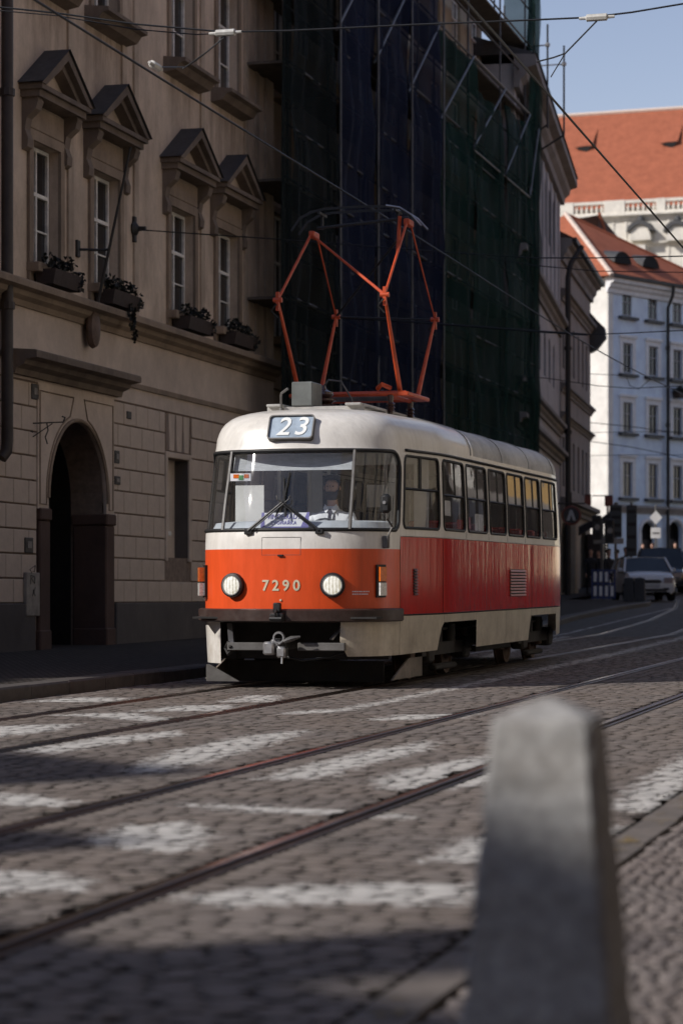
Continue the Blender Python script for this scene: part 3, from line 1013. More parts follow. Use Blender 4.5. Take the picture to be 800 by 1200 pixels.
MB().poly([MAT @ Vector((x, .010, z)) for x, z in ipts]).build('sign_glass', MT['dest_glass'], db)
text_obj('route_number', '23', .30, MT['dest_digit'], db, MAT @ Matrix.Translation((.012, .004, .0)) @ Matrix.Rotation(radians(90), 4, 'X'), .002, .003, 1.25, .18, 1.02)

# number, headlights, indicators, small marks on the red front
def onnose(x, z, off=0.0):
    return S(math.copysign(a_of_x(x), x), z, off)
def turn_at(x):
    a = a_of_x(x)
    p, q = Vector(ol(a + .05)), Vector(ol(max(a - .05, 0)))
    return math.copysign(atan2(p[1] - q[1], p[0] - q[0]), x)
for i, c in enumerate('7290'):
    x = -.168 + i * .112
    p = onnose(x, 1.078, .004)
    text_obj('fleet_number', c, .155, MT['num'], tram, face_minus_y(p.x, p.y, p.z, 0, turn_at(x)), .002, .0035)
for s in (-1, 1):
    x = s * .535
    p = onnose(x, 1.085)
    R = Matrix.Translation(p) @ Matrix.Rotation(turn_at(x) * .55, 4, 'Z')
    rim = MB().lathe([(.128, .05), (.132, -.03), (.124, -.062), (.108, -.066), (.102, -.05), (.100, 0)], 28, axis='y', cap=False)
    rim.v = [tuple(R @ Vector(v)) for v in rim.v]
    hl = rim.build('headlight', MT['rubber'], tram, True)
    ring = MB().lathe([(.108, -.066), (.106, -.074), (.097, -.074), (.095, -.06)], 28, axis='y', cap=False)
    ring.v = [tuple(R @ Vector(v)) for v in ring.v]
    ring.build('rim', MT['steel'], hl, True)
    ln = MB().lathe([(.098, -.058), (.085, -.072), (.06, -.082), (.03, -.087), (.004, -.088)], 28, axis='y')
    ln.v = [tuple(R @ Vector(v)) for v in ln.v]
    ln.build('lens', MT['head_lens'], hl, True)
    # indicator pair on the corner
    ai = a_of_x(.955)
    def ib(z0, z1, off, wa, name, mat, par):
        m = MB()
        vs = []
        for z in (z0, z1):
            for da, of in ((-wa, 0), (-wa, off), (wa, off), (wa, 0)):
                vs.append(S(s * (ai + da), z, of))
        m.add(vs, [(0, 1, 2, 3), (7, 6, 5, 4), (0, 4, 5, 1), (1, 5, 6, 2), (2, 6, 7, 3)])
        return m.build(name, mat, par)
    il = ib(.955, 1.30, .03, .062, 'indicator', MT['black'], tram)
    ib(1.125, 1.275, .085 if s < 0 else .055, .045, 'amber_lens', MT['orange_lens'], il)
    ib(.975, 1.11, .085 if s < 0 else .055, .045, 'clear_lens', MT['clear_lens'], il)
mb = MB()
for r, (z, L) in enumerate(((1.012, .15), (.985, .13))):
    xx = .72
    while xx < .72 + L:
        w = random.uniform(.006, .014)
        a, b = onnose(xx, z, .004), onnose(xx + w, z, .004)
        mb.quad(a, b, b + Vector((0, 0, .012)), a + Vector((0, 0, .012)))
        xx += w + .005
mb.build('small_print', MT['white_plate'], tram)
p = onnose(0, .93, .004)
MB().lathe([(.012, 0), (.012, -.006)], 8, (p.x, p.y, p.z), 'y').build('badge', MT['num'], tram)
# hatch in the belt above the number
hx = rect(-a_of_x(.21), a_of_x(.21), 1.40, 1.585)
ribbon('hatch_seam', hx, .0022, MT['greysteel'], tram, off=.0, n=4)
p = onnose(0, 1.40, .01)
MB().bbox(-.03, .03, p.y - .012, p.y + .02, 1.385, 1.405, .004).build('hatch_catch', MT['black'], tram)

# bumper
ab = a_of_y(.78)
mb = MB()
sec = [(.70, .0), (.70, .055), (.715, .075), (.825, .075), (.84, .055), (.84, .0)]
prev = None; vs = []; K = 41
for k in range(K):
    a = -ab + 2 * ab * k / (K - 1)
    vs += [S(a, z, o) for z, o in sec]
m_ = len(sec)
fs = [(i * m_ + k, (i + 1) * m_ + k, (i + 1) * m_ + k + 1, i * m_ + k + 1) for i in range(K - 1) for k in range(m_ - 1)]
fs += [tuple(range(m_)), tuple((K - 1) * m_ + k for k in range(m_))]
mb.add(vs, fs)
bm_ = mb.build('bumper', MT['bumper'], tram, True)
mb = MB().bbox(-.05, .03, -.125, -.06, .80, .905, .012).bbox(-.085, .065, -.135, -.07, .705, .80, .015)
mb.tube([(-.075, -.15, .74), (.055, -.15, .74)], .02, 8).tube([(-.01, -.13, .83), (-.01, -.165, .80), (-.01, -.15, .755)], .012, 6)
mb.build('bumper_bracket', MT['black'], tram, True)

# behind the coupler opening: dark underframe, cross bar, coupler, lifeguard
mb = MB().box(-1.0, 1.0, .62, .70, .30, .75).box(-1.0, 1.0, .1, .62, .735, .755)
for x in (-.70, .66): mb.box(x - .05, x + .05, .5, .7, .3, .72)
mb.build('underframe', MT['under'], tram)
mb = MB()
mb.bbox(-.62, -.17, .10, .16, .40, .485, .008).build('cross_bar', MT['greysteel'], tram)
MB().bbox(.15, .66, .10, .16, .40, .485, .008).build('cross_bar', MT['greysteel'], tram)
for a, b in (((-.64, .25, .68), (-.60, .18, .48)), ((.50, .16, .52), (.64, .3, .72))): MB().bar(a, b, .05, .02).build('strut', MT['steel'], tram)
mb = MB()
mb.tube([(-.03, .62, .47), (-.03, .1, .45)], [.06, .055], 10)
cp = mb.build('coupler', MT['greysteel'], tram, True)
mb = MB().bbox(-.17, -.05, -.10, .06, .36, .50, .02).bbox(-.03, .07, -.08, .05, .33, .45, .02).bbox(-.10, .0, -.05, .1, .43, .53, .02)
mb.build('coupler_head', MT['steel'], cp, True)
MB().lathe([(.060, -.02), (.068, 0), (.060, .02), (.046, .02), (.042, 0), (.046, -.02), (.060, -.02)], 16, (.0, -.07, .54), 'y', cap=False).build('coupler_ring', MT['steel'], cp, True)
MB().tube([(.05, -.08, .50), (.13, -.06, .53), (.22, -.03, .55)], [.022, .03, .012], 8).build('coupler_pin', MT['greysteel'], cp, True)
MB().tube([(.03, -.06, .34), (.03, -.07, .27)], .012, 6).build('coupler_lug', MT['steel'], cp)
MB().tube([(-.58, .15, .40), (-.58, .1, .44), (-.62, .15, .48), (-.66, .18, .42), (-.62, .15, .36), (-.58, .15, .40)], .022, 6).build('hose_loop', MT['under'], tram, True)
MB().tube([(-.1, .3, .35), (.2, .12, .30), (.45, .2, .33), (.6, .3, .38)], .014, 6).build('hose', MT['rubber'], tram, True)
lg = MB().box(-.88, .86, .95, .99, .045, .27).build('lifeguard', MT['under'], tram)
mb = MB()
mb.prism([(-.97, .06), (-.60, .06), (-.93, .24), (-.97, .24)], .46, .49, 'y')
mb.build('guard_plate', MT['greysteel'], lg)
mb = MB()
mb.prism([(.62, .08), (1.98, .08), (1.98, .29), (1.35, .29)], 1.02, 1.04, 'x')
mb.build('guard_plate', MT['brown_plate'], lg)
mb = MB()
mb.prism([(.62, .08), (1.98, .08), (1.98, .29), (1.35, .29)], -1.04, -1.02, 'x')
mb.build('guard_plate', MT['brown_plate'], lg)

# floor pan, bogies, wheels
MB().box(-1.08, 1.08, 1.6, 10.3, .66, .735).box(-.85, .85, .75, 1.6, .66, .735).build('floor_pan', MT['under'], tram)
MT['wheel_face'] = M('wheel_steel', (.13, .085, .06), .6, .3, 10, metal=.4)
for yb, lab in ((3.45, 'front'), (9.05, 'rear')):
    bg = MB().bbox(-.86, .86, yb - .35, yb + .35, .30, .55, .03).box(-1.0, -.88, yb - 1.3, yb + 1.3, .28, .42).box(.88, 1.0, yb - 1.3, yb + 1.3, .28, .42)
    for yy in (yb - .95, yb + .95): 
        for x in (-.94, .94): bg.bbox(x - .09, x + .09, yy - .16, yy + .16, .2, .46, .03)
    for x in (-.94, .94):
        for yy in (yb - .35, yb + .35): bg.tube([(x, yy, .40), (x, yy, .62)], .07, 10)
        bg.bbox(x - .05, x + .05, yb - .55, yb + .55, .1, .17, .02)
    bo = bg.build('bogie', MT['under'], tram, True)
    for yy in (yb - .95, yb + .95):
        for s in (-1, 1):
            x = s * .72
            w = MB().lathe([(.05, .075), (.13, .07), (.14, .035), (.26, .03), (.275, .05), (.31, .05), (.312, .0), (.318, -.045), (.335, -.05), (.335, -.075), (.30, -.08), (.05, -.08)], 28, (0, 0, 0), 'x')
            w.v = [(x + (v[0] if s > 0 else -v[0]), yy + v[1], .325 + v[2]) for v in w.v]
            w.build('wheel', MT['wheel_face'], bo, True)
mb = MB()
for (y0, y1, z0, z1, x) in ((5.0, 5.9, .3, .66, .8), (6.0, 6.8, .34, .66, .85)):
    mb.bbox(-x, x, y0, y1, z0, z1, .03)
mb.build('equipment_box', MT['under'], tram)
mb = MB().bbox(.98, 1.06, w1 - 2.0 if False else 4.75, 6.9, .26, .33, .01)
mb.build('step_rail', MT['under'], tram)
for k, (x, z) in enumerate(((.92, .58), (.86, .52), (-.9, .55))):
    MB().tube([(x, 1.9, z), (x, 4.4, z - .02), (x, 7.2, z), (x, 9.9, z - .03)], .018, 6).build('brake_pipe', MT['under'], tram, True)
for yy in (2.0, 4.75, 7.0, 9.8):
    MB().bbox(.80, .93, yy - .12, yy + .12, .22, .60, .02).tube([(.86, yy, .40), (.86, yy + .3, .30)], .025, 6).build('sand_pipe', MT['wheel_face'], tram, True)
for yy in (1.75, 4.95): MB().tube([(.88, yy, .62), (.95, yy + .1, .45), (.86, yy + .2, .32), (.8, yy + .35, .5)], .016, 6).build('hose', MT['rubber'], tram, True)
# rear apron and coupler
mb = MB().bbox(-.90, .92, 10.0, 10.6, .2, .38, .03).bbox(-.15, .15, 10.5, 11.2, .36, .55, .03)
mb.build('rear_apron', MT['under'], tram)

# ventilation grilles on the side
def grille(u0, u1, z0, z1, nsl, name):
    a0, a1 = a_of_y(y_at_u(u0, 1.1)), a_of_y(y_at_u(u1, 1.1))
    f = MB()
    c = [S(a0, z0, .004), S(a1, z0, .004), S(a1, z1, .004), S(a0, z1, .004)]
    f.quad(*c)
    g = f.build(name, MT['black'], tram)
    for k in range(nsl):
        z = z0 + (z1 - z0) * (k + .5) / nsl
        h = (z1 - z0) / nsl * .55
        m = MB()
        m.add([S(a0 + .004, z - h / 2, .004), S(a1 - .004, z - h / 2, .004), S(a1 - .004, z + h / 2, .006), S(a0 + .004, z + h / 2, .006),
               S(a0 + .004, z - h / 2, .024), S(a1 - .004, z - h / 2, .024), S(a1 - .004, z + h / 2, .010), S(a0 + .004, z + h / 2, .010)],
              [(4, 5, 6, 7), (0, 1, 5, 4), (3, 2, 6, 7), (0, 4, 7, 3), (1, 5, 6, 2)])
        m.build('slat', MT['slat'], g)
MT['slat'] = M('grille_slat', (.38, .12, .09), .4, .2, 8)
grille(597, 615, .925, 1.27, 9, 'vent_grille')
MT['slat'] = M('grille_slat_red', (.16, .02, .02), .4, .2, 8)
grille(484, 488.5, .97, 1.26, 9, 'vent_louvre')

# panel seams on the near side
for u in (519, 623):
    a = a_of_y(y_at_u(u, 1.1))
    ribbon('panel_seam', [(a, ZR + .01), (a, ZS - .01)], .004, MT['rubber'], tram, closed=False, off=.0, n=4)
for aq_ in (A_COR, -A_COR): ribbon('panel_seam', [(aq_, ZR + .01), (aq_, ZS)], .004, MT['rubber'], tram, closed=False, n=4)
for u in (546.5, 572.5, 594.5, 615.5): ribbon('belt_seam', [(a_of_y(y_at_u(u)), ZS + .01), (a_of_y(y_at_u(u)), 1.69)], .003, MT['rubber'], tram, closed=False, n=4)
ribbon('edge_strip', [(A_COR, ZR), (w3 + .3, ZR)], .008, MT['rubber'], tram, closed=False, off=.0, n=5)
ribbon('edge_strip', [(A_COR, ZS), (w3 + .3, ZS)], .006, MT['cream'], tram, closed=False, off=.0, n=5)

# wipers
for (a0, z0, zk, a1, z1) in ((-.36, 1.685, 2.0, .03, 2.28), (.40, 1.685, 2.0, -.03, 2.22)):
    sgn = math.copysign(1, a0)
    mb = MB().bbox(-.045, .045, -.02, .03, -.03, .03, .01)
    p = S(a_of_x(a0) * sgn, 1.645, .02)
    mb.v = [(v[0] + p.x, v[1] + p.y, v[2] + p.z) for v in mb.v]
    k = S(.0 + .01 * sgn, zk - .05, .05)
    mb.tube([S(a0, 1.655, .04), k], [.016, .010], 6)
    wp = mb.build('wiper', MT['black'], tram, True)
    mb = MB().tube([S(a0 - .05 * sgn, 1.665, .045), S(-.06 * sgn, zk - .02, .055), S(-.07 * sgn, zk + .02, .05)], .007, 5)
    mb.build('wiper_link', MT['black'], wp)
    MB().tube([S(-.055 * sgn - .02, 1.80, .012), S(.0, 2.0, .016), S(a1, z1, .012)], [.010, .014, .008], 5).build('wiper_blade', MT['rubber'], wp)

# door mirror on the near corner
mb = MB()
am = a_of_y(.50)
base = S(am, 1.53, .0)
c = Vector((1.085, .20, 1.93))
mb.tube([S(am, 1.50, .03), S(am, 1.62, .05), S(am, 1.70, .09), (c.x - .01, c.y + .06, 1.78), (c.x, c.y + .03, 2.02)], .011, 6)
mb.bbox(base.x - .02, base.x + .05, base.y - .05, base.y + .02, 1.47, 1.60, .01)
mr = mb.build('mirror', MT['greysteel'], tram, True)
MB().bbox(c.x - .062, c.x + .052, c.y - .05, c.y + .02, 1.83, 2.03, .03).build('mirror_housing', MT['black'], mr, True)
MB().lathe([(.02, -.005), (.018, -.012)], 10, (c.x - .01, c.y - .05, 1.94), 'y').build('mirror_screw', MT['steel'], mr)

# ---- inside: cab, dashboard, route board, seats, poles
dash = MB()
K = 15
vs = []
for k in range(K):
    a = -AW * .97 + 2 * AW * .97 * k / (K - 1)
    p = S(a, 1.66, -.06)
    vs += [(p.x, p.y, 1.66), (p.x * .98, p.y + .10, 1.75), (p.x * .9, max(p.y + .38, .5), 1.77), (p.x * .9, max(p.y + .42, .55), 1.0)]
fs = [(i * 4 + k, i * 4 + k + 1, (i + 1) * 4 + k + 1, (i + 1) * 4 + k) for i in range(K - 1) for k in range(3)]
dash.add(vs, fs).build('dashboard', MT['cab_grey'], tram, True)
mb = MB().box(-1.1, 1.1, 1.9, 10.3, .86, .90).box(-.85, .85, .62, 1.9, .86, .90)
mb.build('floor', MT['floor'], tram)
# cab rear wall with a window, posts
V_, T_ = holed(rect(-1.12, 1.12, .9, 2.56), [rect(-.98, -.25, 1.7, 2.42), rect(-.10, .95, 1.55, 2.42)])
MB().add([(x, 1.98, z) for x, z in V_], T_).build('cab_partition', MT['interior'], tram)
mb = MB()
for x in (-.6, -.25, -.02): mb.tube([(x, 1.95, .9), (x, 1.95, 2.55)], .022, 6)
mb.build('cab_post', MT['interior'], tram)
MB().box(-.74, -.42, .78, .80, 1.75, 2.16).build('cab_cabinet', MT['interior'], tram)
mb = MB().add([(x, S(x, 2.30, -.08).y + dy, z) for x, z, dy in ((-.66, 2.30, 0), (.67, 2.30, 0), (.67, 2.47, .06), (-.66, 2.47, .06))], [(0, 1, 2, 3)])
mb.build('sun_blind', MT['blind'], tram)
mb = MB()
y_ = S(-.5, 2.2, -.05).y
mb.box(-.655, -.43, y_, y_ + .03, 2.19, 2.27)
st = mb.build('sticker', MT['white_plate'], tram)
mb = MB().box(-.62, -.56, y_ - .004, y_, 2.22, 2.26).box(-.50, -.45, y_ - .004, y_, 2.22, 2.26)
mb.build('sticker_print', MT['orange_lens'], st)
mb = MB().box(-.56, -.51, y_ - .004, y_, 2.20, 2.25)
mb.build('sticker_print', M('green_print', (.10, .3, .12), .5), st)
# route board behind the glass
p0 = S(.0, 1.77, -.05)
RB = Matrix.Translation((.015, p0.y, 1.772)) @ Matrix.Rotation(-radians(16), 4, 'X')
mb = MB().box(-.245, .245, 0, .008, -.082, .075); mb.v = [tuple(RB @ Vector(v)) for v in mb.v]
rb = mb.build('route_board', MT['white_plate'], tram)
mb = MB()
mb.add([(-.26, -.003, -.084), (-.215, -.003, -.084), (-.235, -.003, .078), (-.26, -.003, .078)], [(0, 1, 2, 3)])
mb.add([(.175, -.003, -.084), (.26, -.003, -.084), (.26, -.003, .078), (.235, -.003, .078)], [(0, 1, 2, 3)])
mb.add([(-.26, -.003, -.090), (.26, -.003, -.090), (.26, -.003, -.078), (-.26, -.003, -.078)], [(0, 1, 2, 3)])
mb.v = [tuple(RB @ Vector(v)) for v in mb.v]
mb.build('board_edge', MT['purple'], rb)
text_obj('board_lettering', 'VINOHRADY', .078, MT['purple'], rb, RB @ Matrix.Translation((-.015, -.004, .028)) @ Matrix.Rotation(radians(90), 4, 'X'), .001, .0005, 1.02, 0, .80)
text_obj('board_lettering', 'ZVONAŘKA', .052, MT['purple'], rb, RB @ Matrix.Translation((-.015, -.004, -.038)) @ Matrix.Rotation(radians(90), 4, 'X'), .001, .001, 1.25, 0, .85)
# driver's seat and passengers' seats
def seat(x, y, mat, name, back=-1):
    mb = MB().bbox(x - .21, x + .21, y - .2, y + .2, 1.27, 1.33, .02).bbox(x - .2, x + .2, y + .17 if back < 0 else y - .23, y + .23 if back < 0 else y - .17, 1.33, 1.82, .025)
    mb.tube([(x, y, .9), (x, y, 1.28)], .035, 8)
    return mb.build(name, mat, tram, True)
seat(.30, 1.02, MT['cab_grey'], 'driver_seat')
sw = MB().tube([(.30 + .17 * cos(t), .58 + .06 * sin(t), 1.66 + .13 * sin(t)) for t in np.linspace(0, 2 * pi, 20, endpoint=False)], .012, 6, closed=True)
sw.build('control_wheel', MT['black'], tram, True)
for i in range(8):
    yy = 2.75 + i * .95
    for x in (-.85, .85):
        seat(x, yy, MT['seat_red'], 'seat')
for i in range(5):
    yy = 2.3 + 1.9 * i
    for x in (-.55, .55):
        MB().tube([(x, yy, .9), (x, yy, 2.75)], .017, 6).build('grab_pole', MT['steel'], tram)
MB().box(-1.0, 1.0, 2.0, 10.2, 2.66, 2.70).build('ceiling_panel', MT['interior'], tram)
mb = MB()
mb.box(.40, .62, 2.02, 2.03, 1.95, 2.2)
mb.build('notice', MT['white_plate'], tram)
# notices stuck inside the second and third side windows
for (u0, u1, z0, z1, mt) in ((520.5, 531, 1.86, 2.03, 'white_plate'), (538, 545, 1.72, 1.83, 'seat_red'), (548.5, 554, 1.74, 1.87, 'seat_red'), (559, 569, 1.72, 1.92, 'white_plate')):
    a0, a1 = a_of_y(y_at_u(u0)), a_of_y(y_at_u(u1))
    patch('window_notice', rect(a0, a1, z0, z1), [], MT[mt], tram, -.022)

# ---- roof equipment and pantograph
zroof = 3.03
mb = MB().bbox(-.115, .125, 1.55, 1.95, 3.06, 3.33, .012).box(-.10, .11, 1.6, 1.9, 3.0, 3.07)
mb.v = [(v[0] - .22, v[1], v[2]) for v in mb.v]
MT['box_grey'] = M('roof_box_paint', (.13, .14, .135), .5, .25, 5, dirt=(.06, .055, .05), dirt_amt=.5)
mb.build('roof_box', MT['box_grey'], tram)
mb = MB().tube([(-.40, 1.38, 3.0), (-.40, 1.36, 3.16), (-.39, 1.35, 3.19), (-.31, 1.33, 3.24)], .014, 6).lathe([(.035, 2.98), (.03, 3.03)], 10, (-.40, 1.38, 0))
mb.build('aerial', MT['greysteel'], tram, True)
MT['roof_plank'] = M('roof_walkway', (.40, .39, .37), .7, .25, 6)
mb = MB()
for x in (-.52, .38): mb.bbox(x - .09, x + .09, 1.5, 5.6, 3.055, 3.085, .006)
for yy in (1.6, 2.6, 3.6, 4.6, 5.5): mb.box(-.62, .48, yy - .03, yy + .03, 3.0, 3.055)
mb.build('roof_walkway', MT['roof_plank'], tram)
# base frame on insulators
PY = 3.2                          # pantograph centre along the tram (local y)
pan = thing('pantograph', None, None); pan.parent = tram
def pt(name, mb, mat=None, smooth=True): return mb.build(name, mat or MT['orange'], pan, smooth)
bx, bz = .62, 3.27
mb = MB()
for yy in (PY - .48, PY + .48): mb.tube([(-bx - .04, yy, bz), (bx + .06, yy, bz)], .032, 10)
for x in (-.5, .5): mb.tube([(x, PY - .48, bz - .02), (x, PY + .48, bz - .02)], .03, 8)
mb.bbox(bx - .03, bx + .10, PY - .52, PY + .55, bz - .03, bz + .018, .010)
mb.bbox(-bx - .08, -bx + .03, PY - .52, PY + .52, bz - .03, bz + .018, .010)
mb.tube([(.35, PY - .48, bz + .06), (.42, PY - .56, bz + .10), (.5, PY - .48, bz + .06)], .03, 6)
pt('base_frame', mb)
for x in (-.5, .5):
    for yy in (PY - .48, PY + .48):
        pr = [(.03, 3.03), (.03, 3.06), (.055, 3.07), (.03, 3.09), (.055, 3.11), (.03, 3.13), (.055, 3.15), (.03, 3.17), (.04, 3.25)]
        pt('insulator', MB().lathe(pr, 14, (x, yy, 0)), MT['ceramic'])
pr = [(.05, 3.03), (.14, 3.10), (.15, 3.13), (.09, 3.15), (.15, 3.18), (.15, 3.2), (.09, 3.22), (.12, 3.25), (.11, 3.28), (.04, 3.31), (.02, 3.36)]
pt('arrester', MB().lathe(pr, 16, (-.22, PY - .75, 0)), MT['ceramic'])
mb = MB().tube([(-.22, PY - .75, 3.34), (-.16, PY - .75, 3.42), (-.02, PY - .72, 3.40), (.10, PY - .7, 3.2), (.12, PY - .68, 3.06)], .012, 6)
pt('cable', mb, MT['greysteel'])
# spring and motor between the frame tubes
mb = MB().tube([(-.3, PY, bz), (.35, PY, bz)], .05, 10).tube([(-.5, PY - .2, bz + .02), (.5, PY - .2, bz + .02)], .022, 8)
pt('spring', mb, MT['greysteel'])
zk, ztp = 4.29, 5.24
KN = {(-1, -1): (-.62, PY - 1.22, zk), (1, -1): (.62, PY - 1.22, zk + .02), (-1, 1): (-.62, PY + 1.26, zk + .07), (1, 1): (.62, PY + 1.26, zk + .0)}
TP = {(-1, -1): (-.55, PY - .09, ztp - .06), (1, -1): (.60, PY - .09, ztp + .04), (-1, 1): (-.53, PY + .09, ztp - .06), (1, 1): (.60, PY + .09, ztp + .04)}
for s in (-1, 1):
    for q in (-1, 1):
        base = (s * .60, PY + q * .42, bz + .01)
        k, t_ = KN[(s, q)], TP[(s, q)]
        pt('lower_arm', MB().tube([base, k], [.030, .017], 8))
        pt('upper_arm', MB().tube([k, t_], [.009, .011], 8) if q > 0 else MB().tube([k, t_], [.016, .017], 8))
        mb = MB().tube([(k[0] - .05, k[1], k[2]), (k[0] + .05, k[1], k[2])], .030, 10)
        mb.bar((k[0], k[1], k[2] + .09), (k[0], k[1], k[2] - .12), .036, .044)
        pt('knuckle', mb)
        pt('hinge_cap', MB().tube([(k[0], k[1] - .05, k[2] - .05), (k[0] - .07, k[1] - .02, k[2] - .12), (k[0], k[1], k[2] - .2)], .012, 5), MT['black'])
# cross braces in the two upper frames
pt('brace', MB().tube([TP[(-1, -1)], KN[(1, -1)]], [.014, .018], 7))
pt('brace', MB().tube([TP[(1, 1)], KN[(-1, 1)]], .014, 6), MT['black'])
pt('tie_bar', MB().tube([KN[(-1, 1)], KN[(1, 1)]], .012, 6), MT['black'])
for s, x in ((-1, -.54), (1, .60)):
    z = ztp + (.04 if s > 0 else -.06)
    pt('apex_joint', MB().bbox(x - .035, x + .035, PY - .12, PY + .12, z - .04, z + .04, .012))
pt('shock', MB().tube([(.48, PY - .05, ztp - .30), (.50, PY - .02, ztp + .12)], .022, 8))
# collector head
hw = .47
prof = [(-hw - .30, ztp - .02), (-hw - .20, ztp + .12), (-hw - .06, ztp + .19), (-hw + .1, ztp + .22), (0, ztp + .23), (hw - .1, ztp + .22), (hw + .06, ztp + .19), (hw + .20, ztp + .10), (hw + .32, ztp - .03)]
for yy in (PY - .16, PY + .16):
    mb = MB()
    for a, b in zip(prof, prof[1:]): mb.bar((a[0], yy, a[1]), (b[0], yy, b[1]), .028, .015, up=(0, 1, 0))
    pt('collector_bow', mb, MT['black'])
mb = MB()
for yy in (PY - .16, PY + .16): mb.tube([prof[6], ] and [(prof[5][0], yy, prof[5][1] + .012), (prof[6][0], yy, prof[6][1] + .012), (prof[7][0], yy, prof[7][1] + .012), (prof[8][0], yy, prof[8][1] + .01)], .012, 6)
pt('sunlit_horn', mb, MT['steel'])  # right horn only: its sunlit grey put into a paler steel
mb = MB().tube([(-.5, PY, ztp + .02), (.6, PY, ztp + .1)], .02, 8)
for x in (-.44, .47): mb.bar((x, PY - .16, ztp + .18), (x, PY + .16, ztp + .18), .03, .03).bar((x, PY, ztp + .0), (x, PY, ztp + .19), .025, .025)
pt('head_frame', mb, MT['black'])
# ------------------------------------------------------------------ buildings on the left
def plaster(name, col, stain, rough=.9, amt=.6, runs=()):
    """lime render: blotchy, rain-washed; runs: (centre x, half width, top z, length) of dirt runs below ledges"""
    t = NT(name)
    vec = t.coords('object')
    c = t.mix(t.ramp(t.noise(vec, .9, 7, .7), .32, .68), tuple(x * .80 for x in col), tuple(min(1, x * 1.15) for x in col))
    st = t.ramp(t.noise(t.coords('object', (1.0, 1.0, .45)), .9, 9, .74), .44, .74)
    c = t.mix(t.math('MULTIPLY', st, amt), c, stain)
    if runs:
        sx = t.n('SeparateXYZ'); t.l(vec, sx.inputs[0])
        rn = t.noise(t.coords('object', (3.2, 3.2, .4)), 1.0, 7, .75)
        for xc, hw, zt, ln in runs:
            mx_ = t.ramp(t.math('ABSOLUTE', t.math('SUBTRACT', sx.outputs[0], xc)), hw, hw * .55)
            mz_ = t.math('MULTIPLY', t.ramp(sx.outputs[2], zt - ln, zt), t.math('LESS_THAN', sx.outputs[2], zt))
            k = t.math('MULTIPLY', t.math('MULTIPLY', mx_, mz_), t.ramp(rn, .35, .62))
            c = t.mix(t.math('MULTIPLY', k, .75), c, tuple(x * .8 for x in stain))
    fine = t.noise(vec, 26, 5, .7)
    c = t.mix(t.math('MULTIPLY', t.ramp(fine, .55, .8), .3), c, tuple(x * .6 for x in stain))
    return t.done(t.bsdf(c, rough, 0, fine, .35, .006, 0, .25))
MT['plaster'] = plaster('old_render', (.52, .42, .325), (.19, .145, .11), amt=.85)
MT['plaster_low'] = plaster('lower_render', (.64, .525, .43), (.36, .285, .22), amt=.5)
MT['block'] = plaster('rusticated_render', (.64, .525, .43), (.36, .285, .22), amt=.5)
MT['trim'] = plaster('stone_trim', (.32, .245, .18), (.07, .052, .042), amt=.7)
MT['trim_dark'] = plaster('weathered_trim', (.21, .165, .13), (.04, .03, .026), amt=.75)
MT['plinth'] = plaster('grey_plinth', (.125, .112, .105), (.06, .052, .05))
MT['brownstone'] = plaster('brown_stone', (.115, .075, .06), (.045, .03, .026))
MT['groove'] = M('recessed_mortar', (.24, .18, .14), .95, .3, 8)
MT['win_white'] = M('old_white_frame', (.80, .77, .71), .6, .2, 8, dirt=(.2, .17, .14), dirt_amt=.5)
MT['pane'] = M('dark_window_pane', (.012, .013, .015), .08, .3, 1.2, spec=.5)
MT['pane_soft'] = M('curtained_pane', (.085, .083, .080), .12, .5, 1.5, spec=.5, stretch=(3, 1, .4))
MT['pane_grey'] = M('grey_pane', (.035, .037, .042), .09, .4, 1.2, spec=.5)
MT['dark_in'] = M('dark_interior', (.010, .009, .009), .9, .2, 3)
MT['lead'] = M('lead_sheet', (.05, .05, .052), .6, .3, 5)
MT['iron'] = M('wrought_iron', (.018, .016, .015), .6, .3, 10)
MT['pipe'] = M('drainpipe_brown', (.035, .024, .02), .55, .3, 5)
MT['door'] = M('dark_oak_door', (.016, .012, .010), .6, .4, 4, stretch=(6, 6, .6))
MT['leaf'] = M('box_plant_leaf', (.007, .008, .005), .7, .5, 9)
MT['trough'] = M('planter_clay', (.045, .03, .024), .8, .3, 6)

MESHES = {}
def wall(root, W, z0, z1, holes, mat, depth=.28, back=9.0, name='wall', y=0.0, x0=0.0, deep=.5, pts=()):
    """a facade sheet with openings, their reveals, a dark room behind each, and the block of the house behind"""
    V, T = holed(rect(x0, W, z0, z1), holes, pts)
    mb = MB().add([(x, y, z) for x, z in V], T)
    for h in holes:
        n = len(h)
        vs = [(x, y, z) for x, z in h] + [(x, y + depth, z) for x, z in h]
        mb.add(vs, [(k, (k + 1) % n, n + (k + 1) % n, n + k) for k in range(n)])
        vs = [(x, y + depth, z) for x, z in h] + [(x, y + deep, z) for x, z in h]
        mb.add(vs, [(k, (k + 1) % n, n + (k + 1) % n, n + k) for k in range(n)], 1)
        mb.add([(x, y + deep, z) for x, z in h], [tuple(range(n))], 1)
    b = y + back
    mb.quad((x0, y, z0), (x0, b, z0), (x0, b, z1), (x0, y, z1)).quad((W, y, z0), (W, b, z0), (W, b, z1), (W, y, z1))
    mb.quad((x0, b, z0), (W, b, z0), (W, b, z1), (x0, b, z1)).quad((x0, y, z1), (W, y, z1), (W, b, z1), (x0, b, z1))
    me = bpy.data.meshes.new(name)
    me.from_pydata(mb.v, [], mb.f)
    me.materials.append(mat); me.materials.append(MT['dark_in'])
    me.polygons.foreach_set('material_index', mb.m)
    o = link(bpy.data.objects.new(name, me), root)
    return o
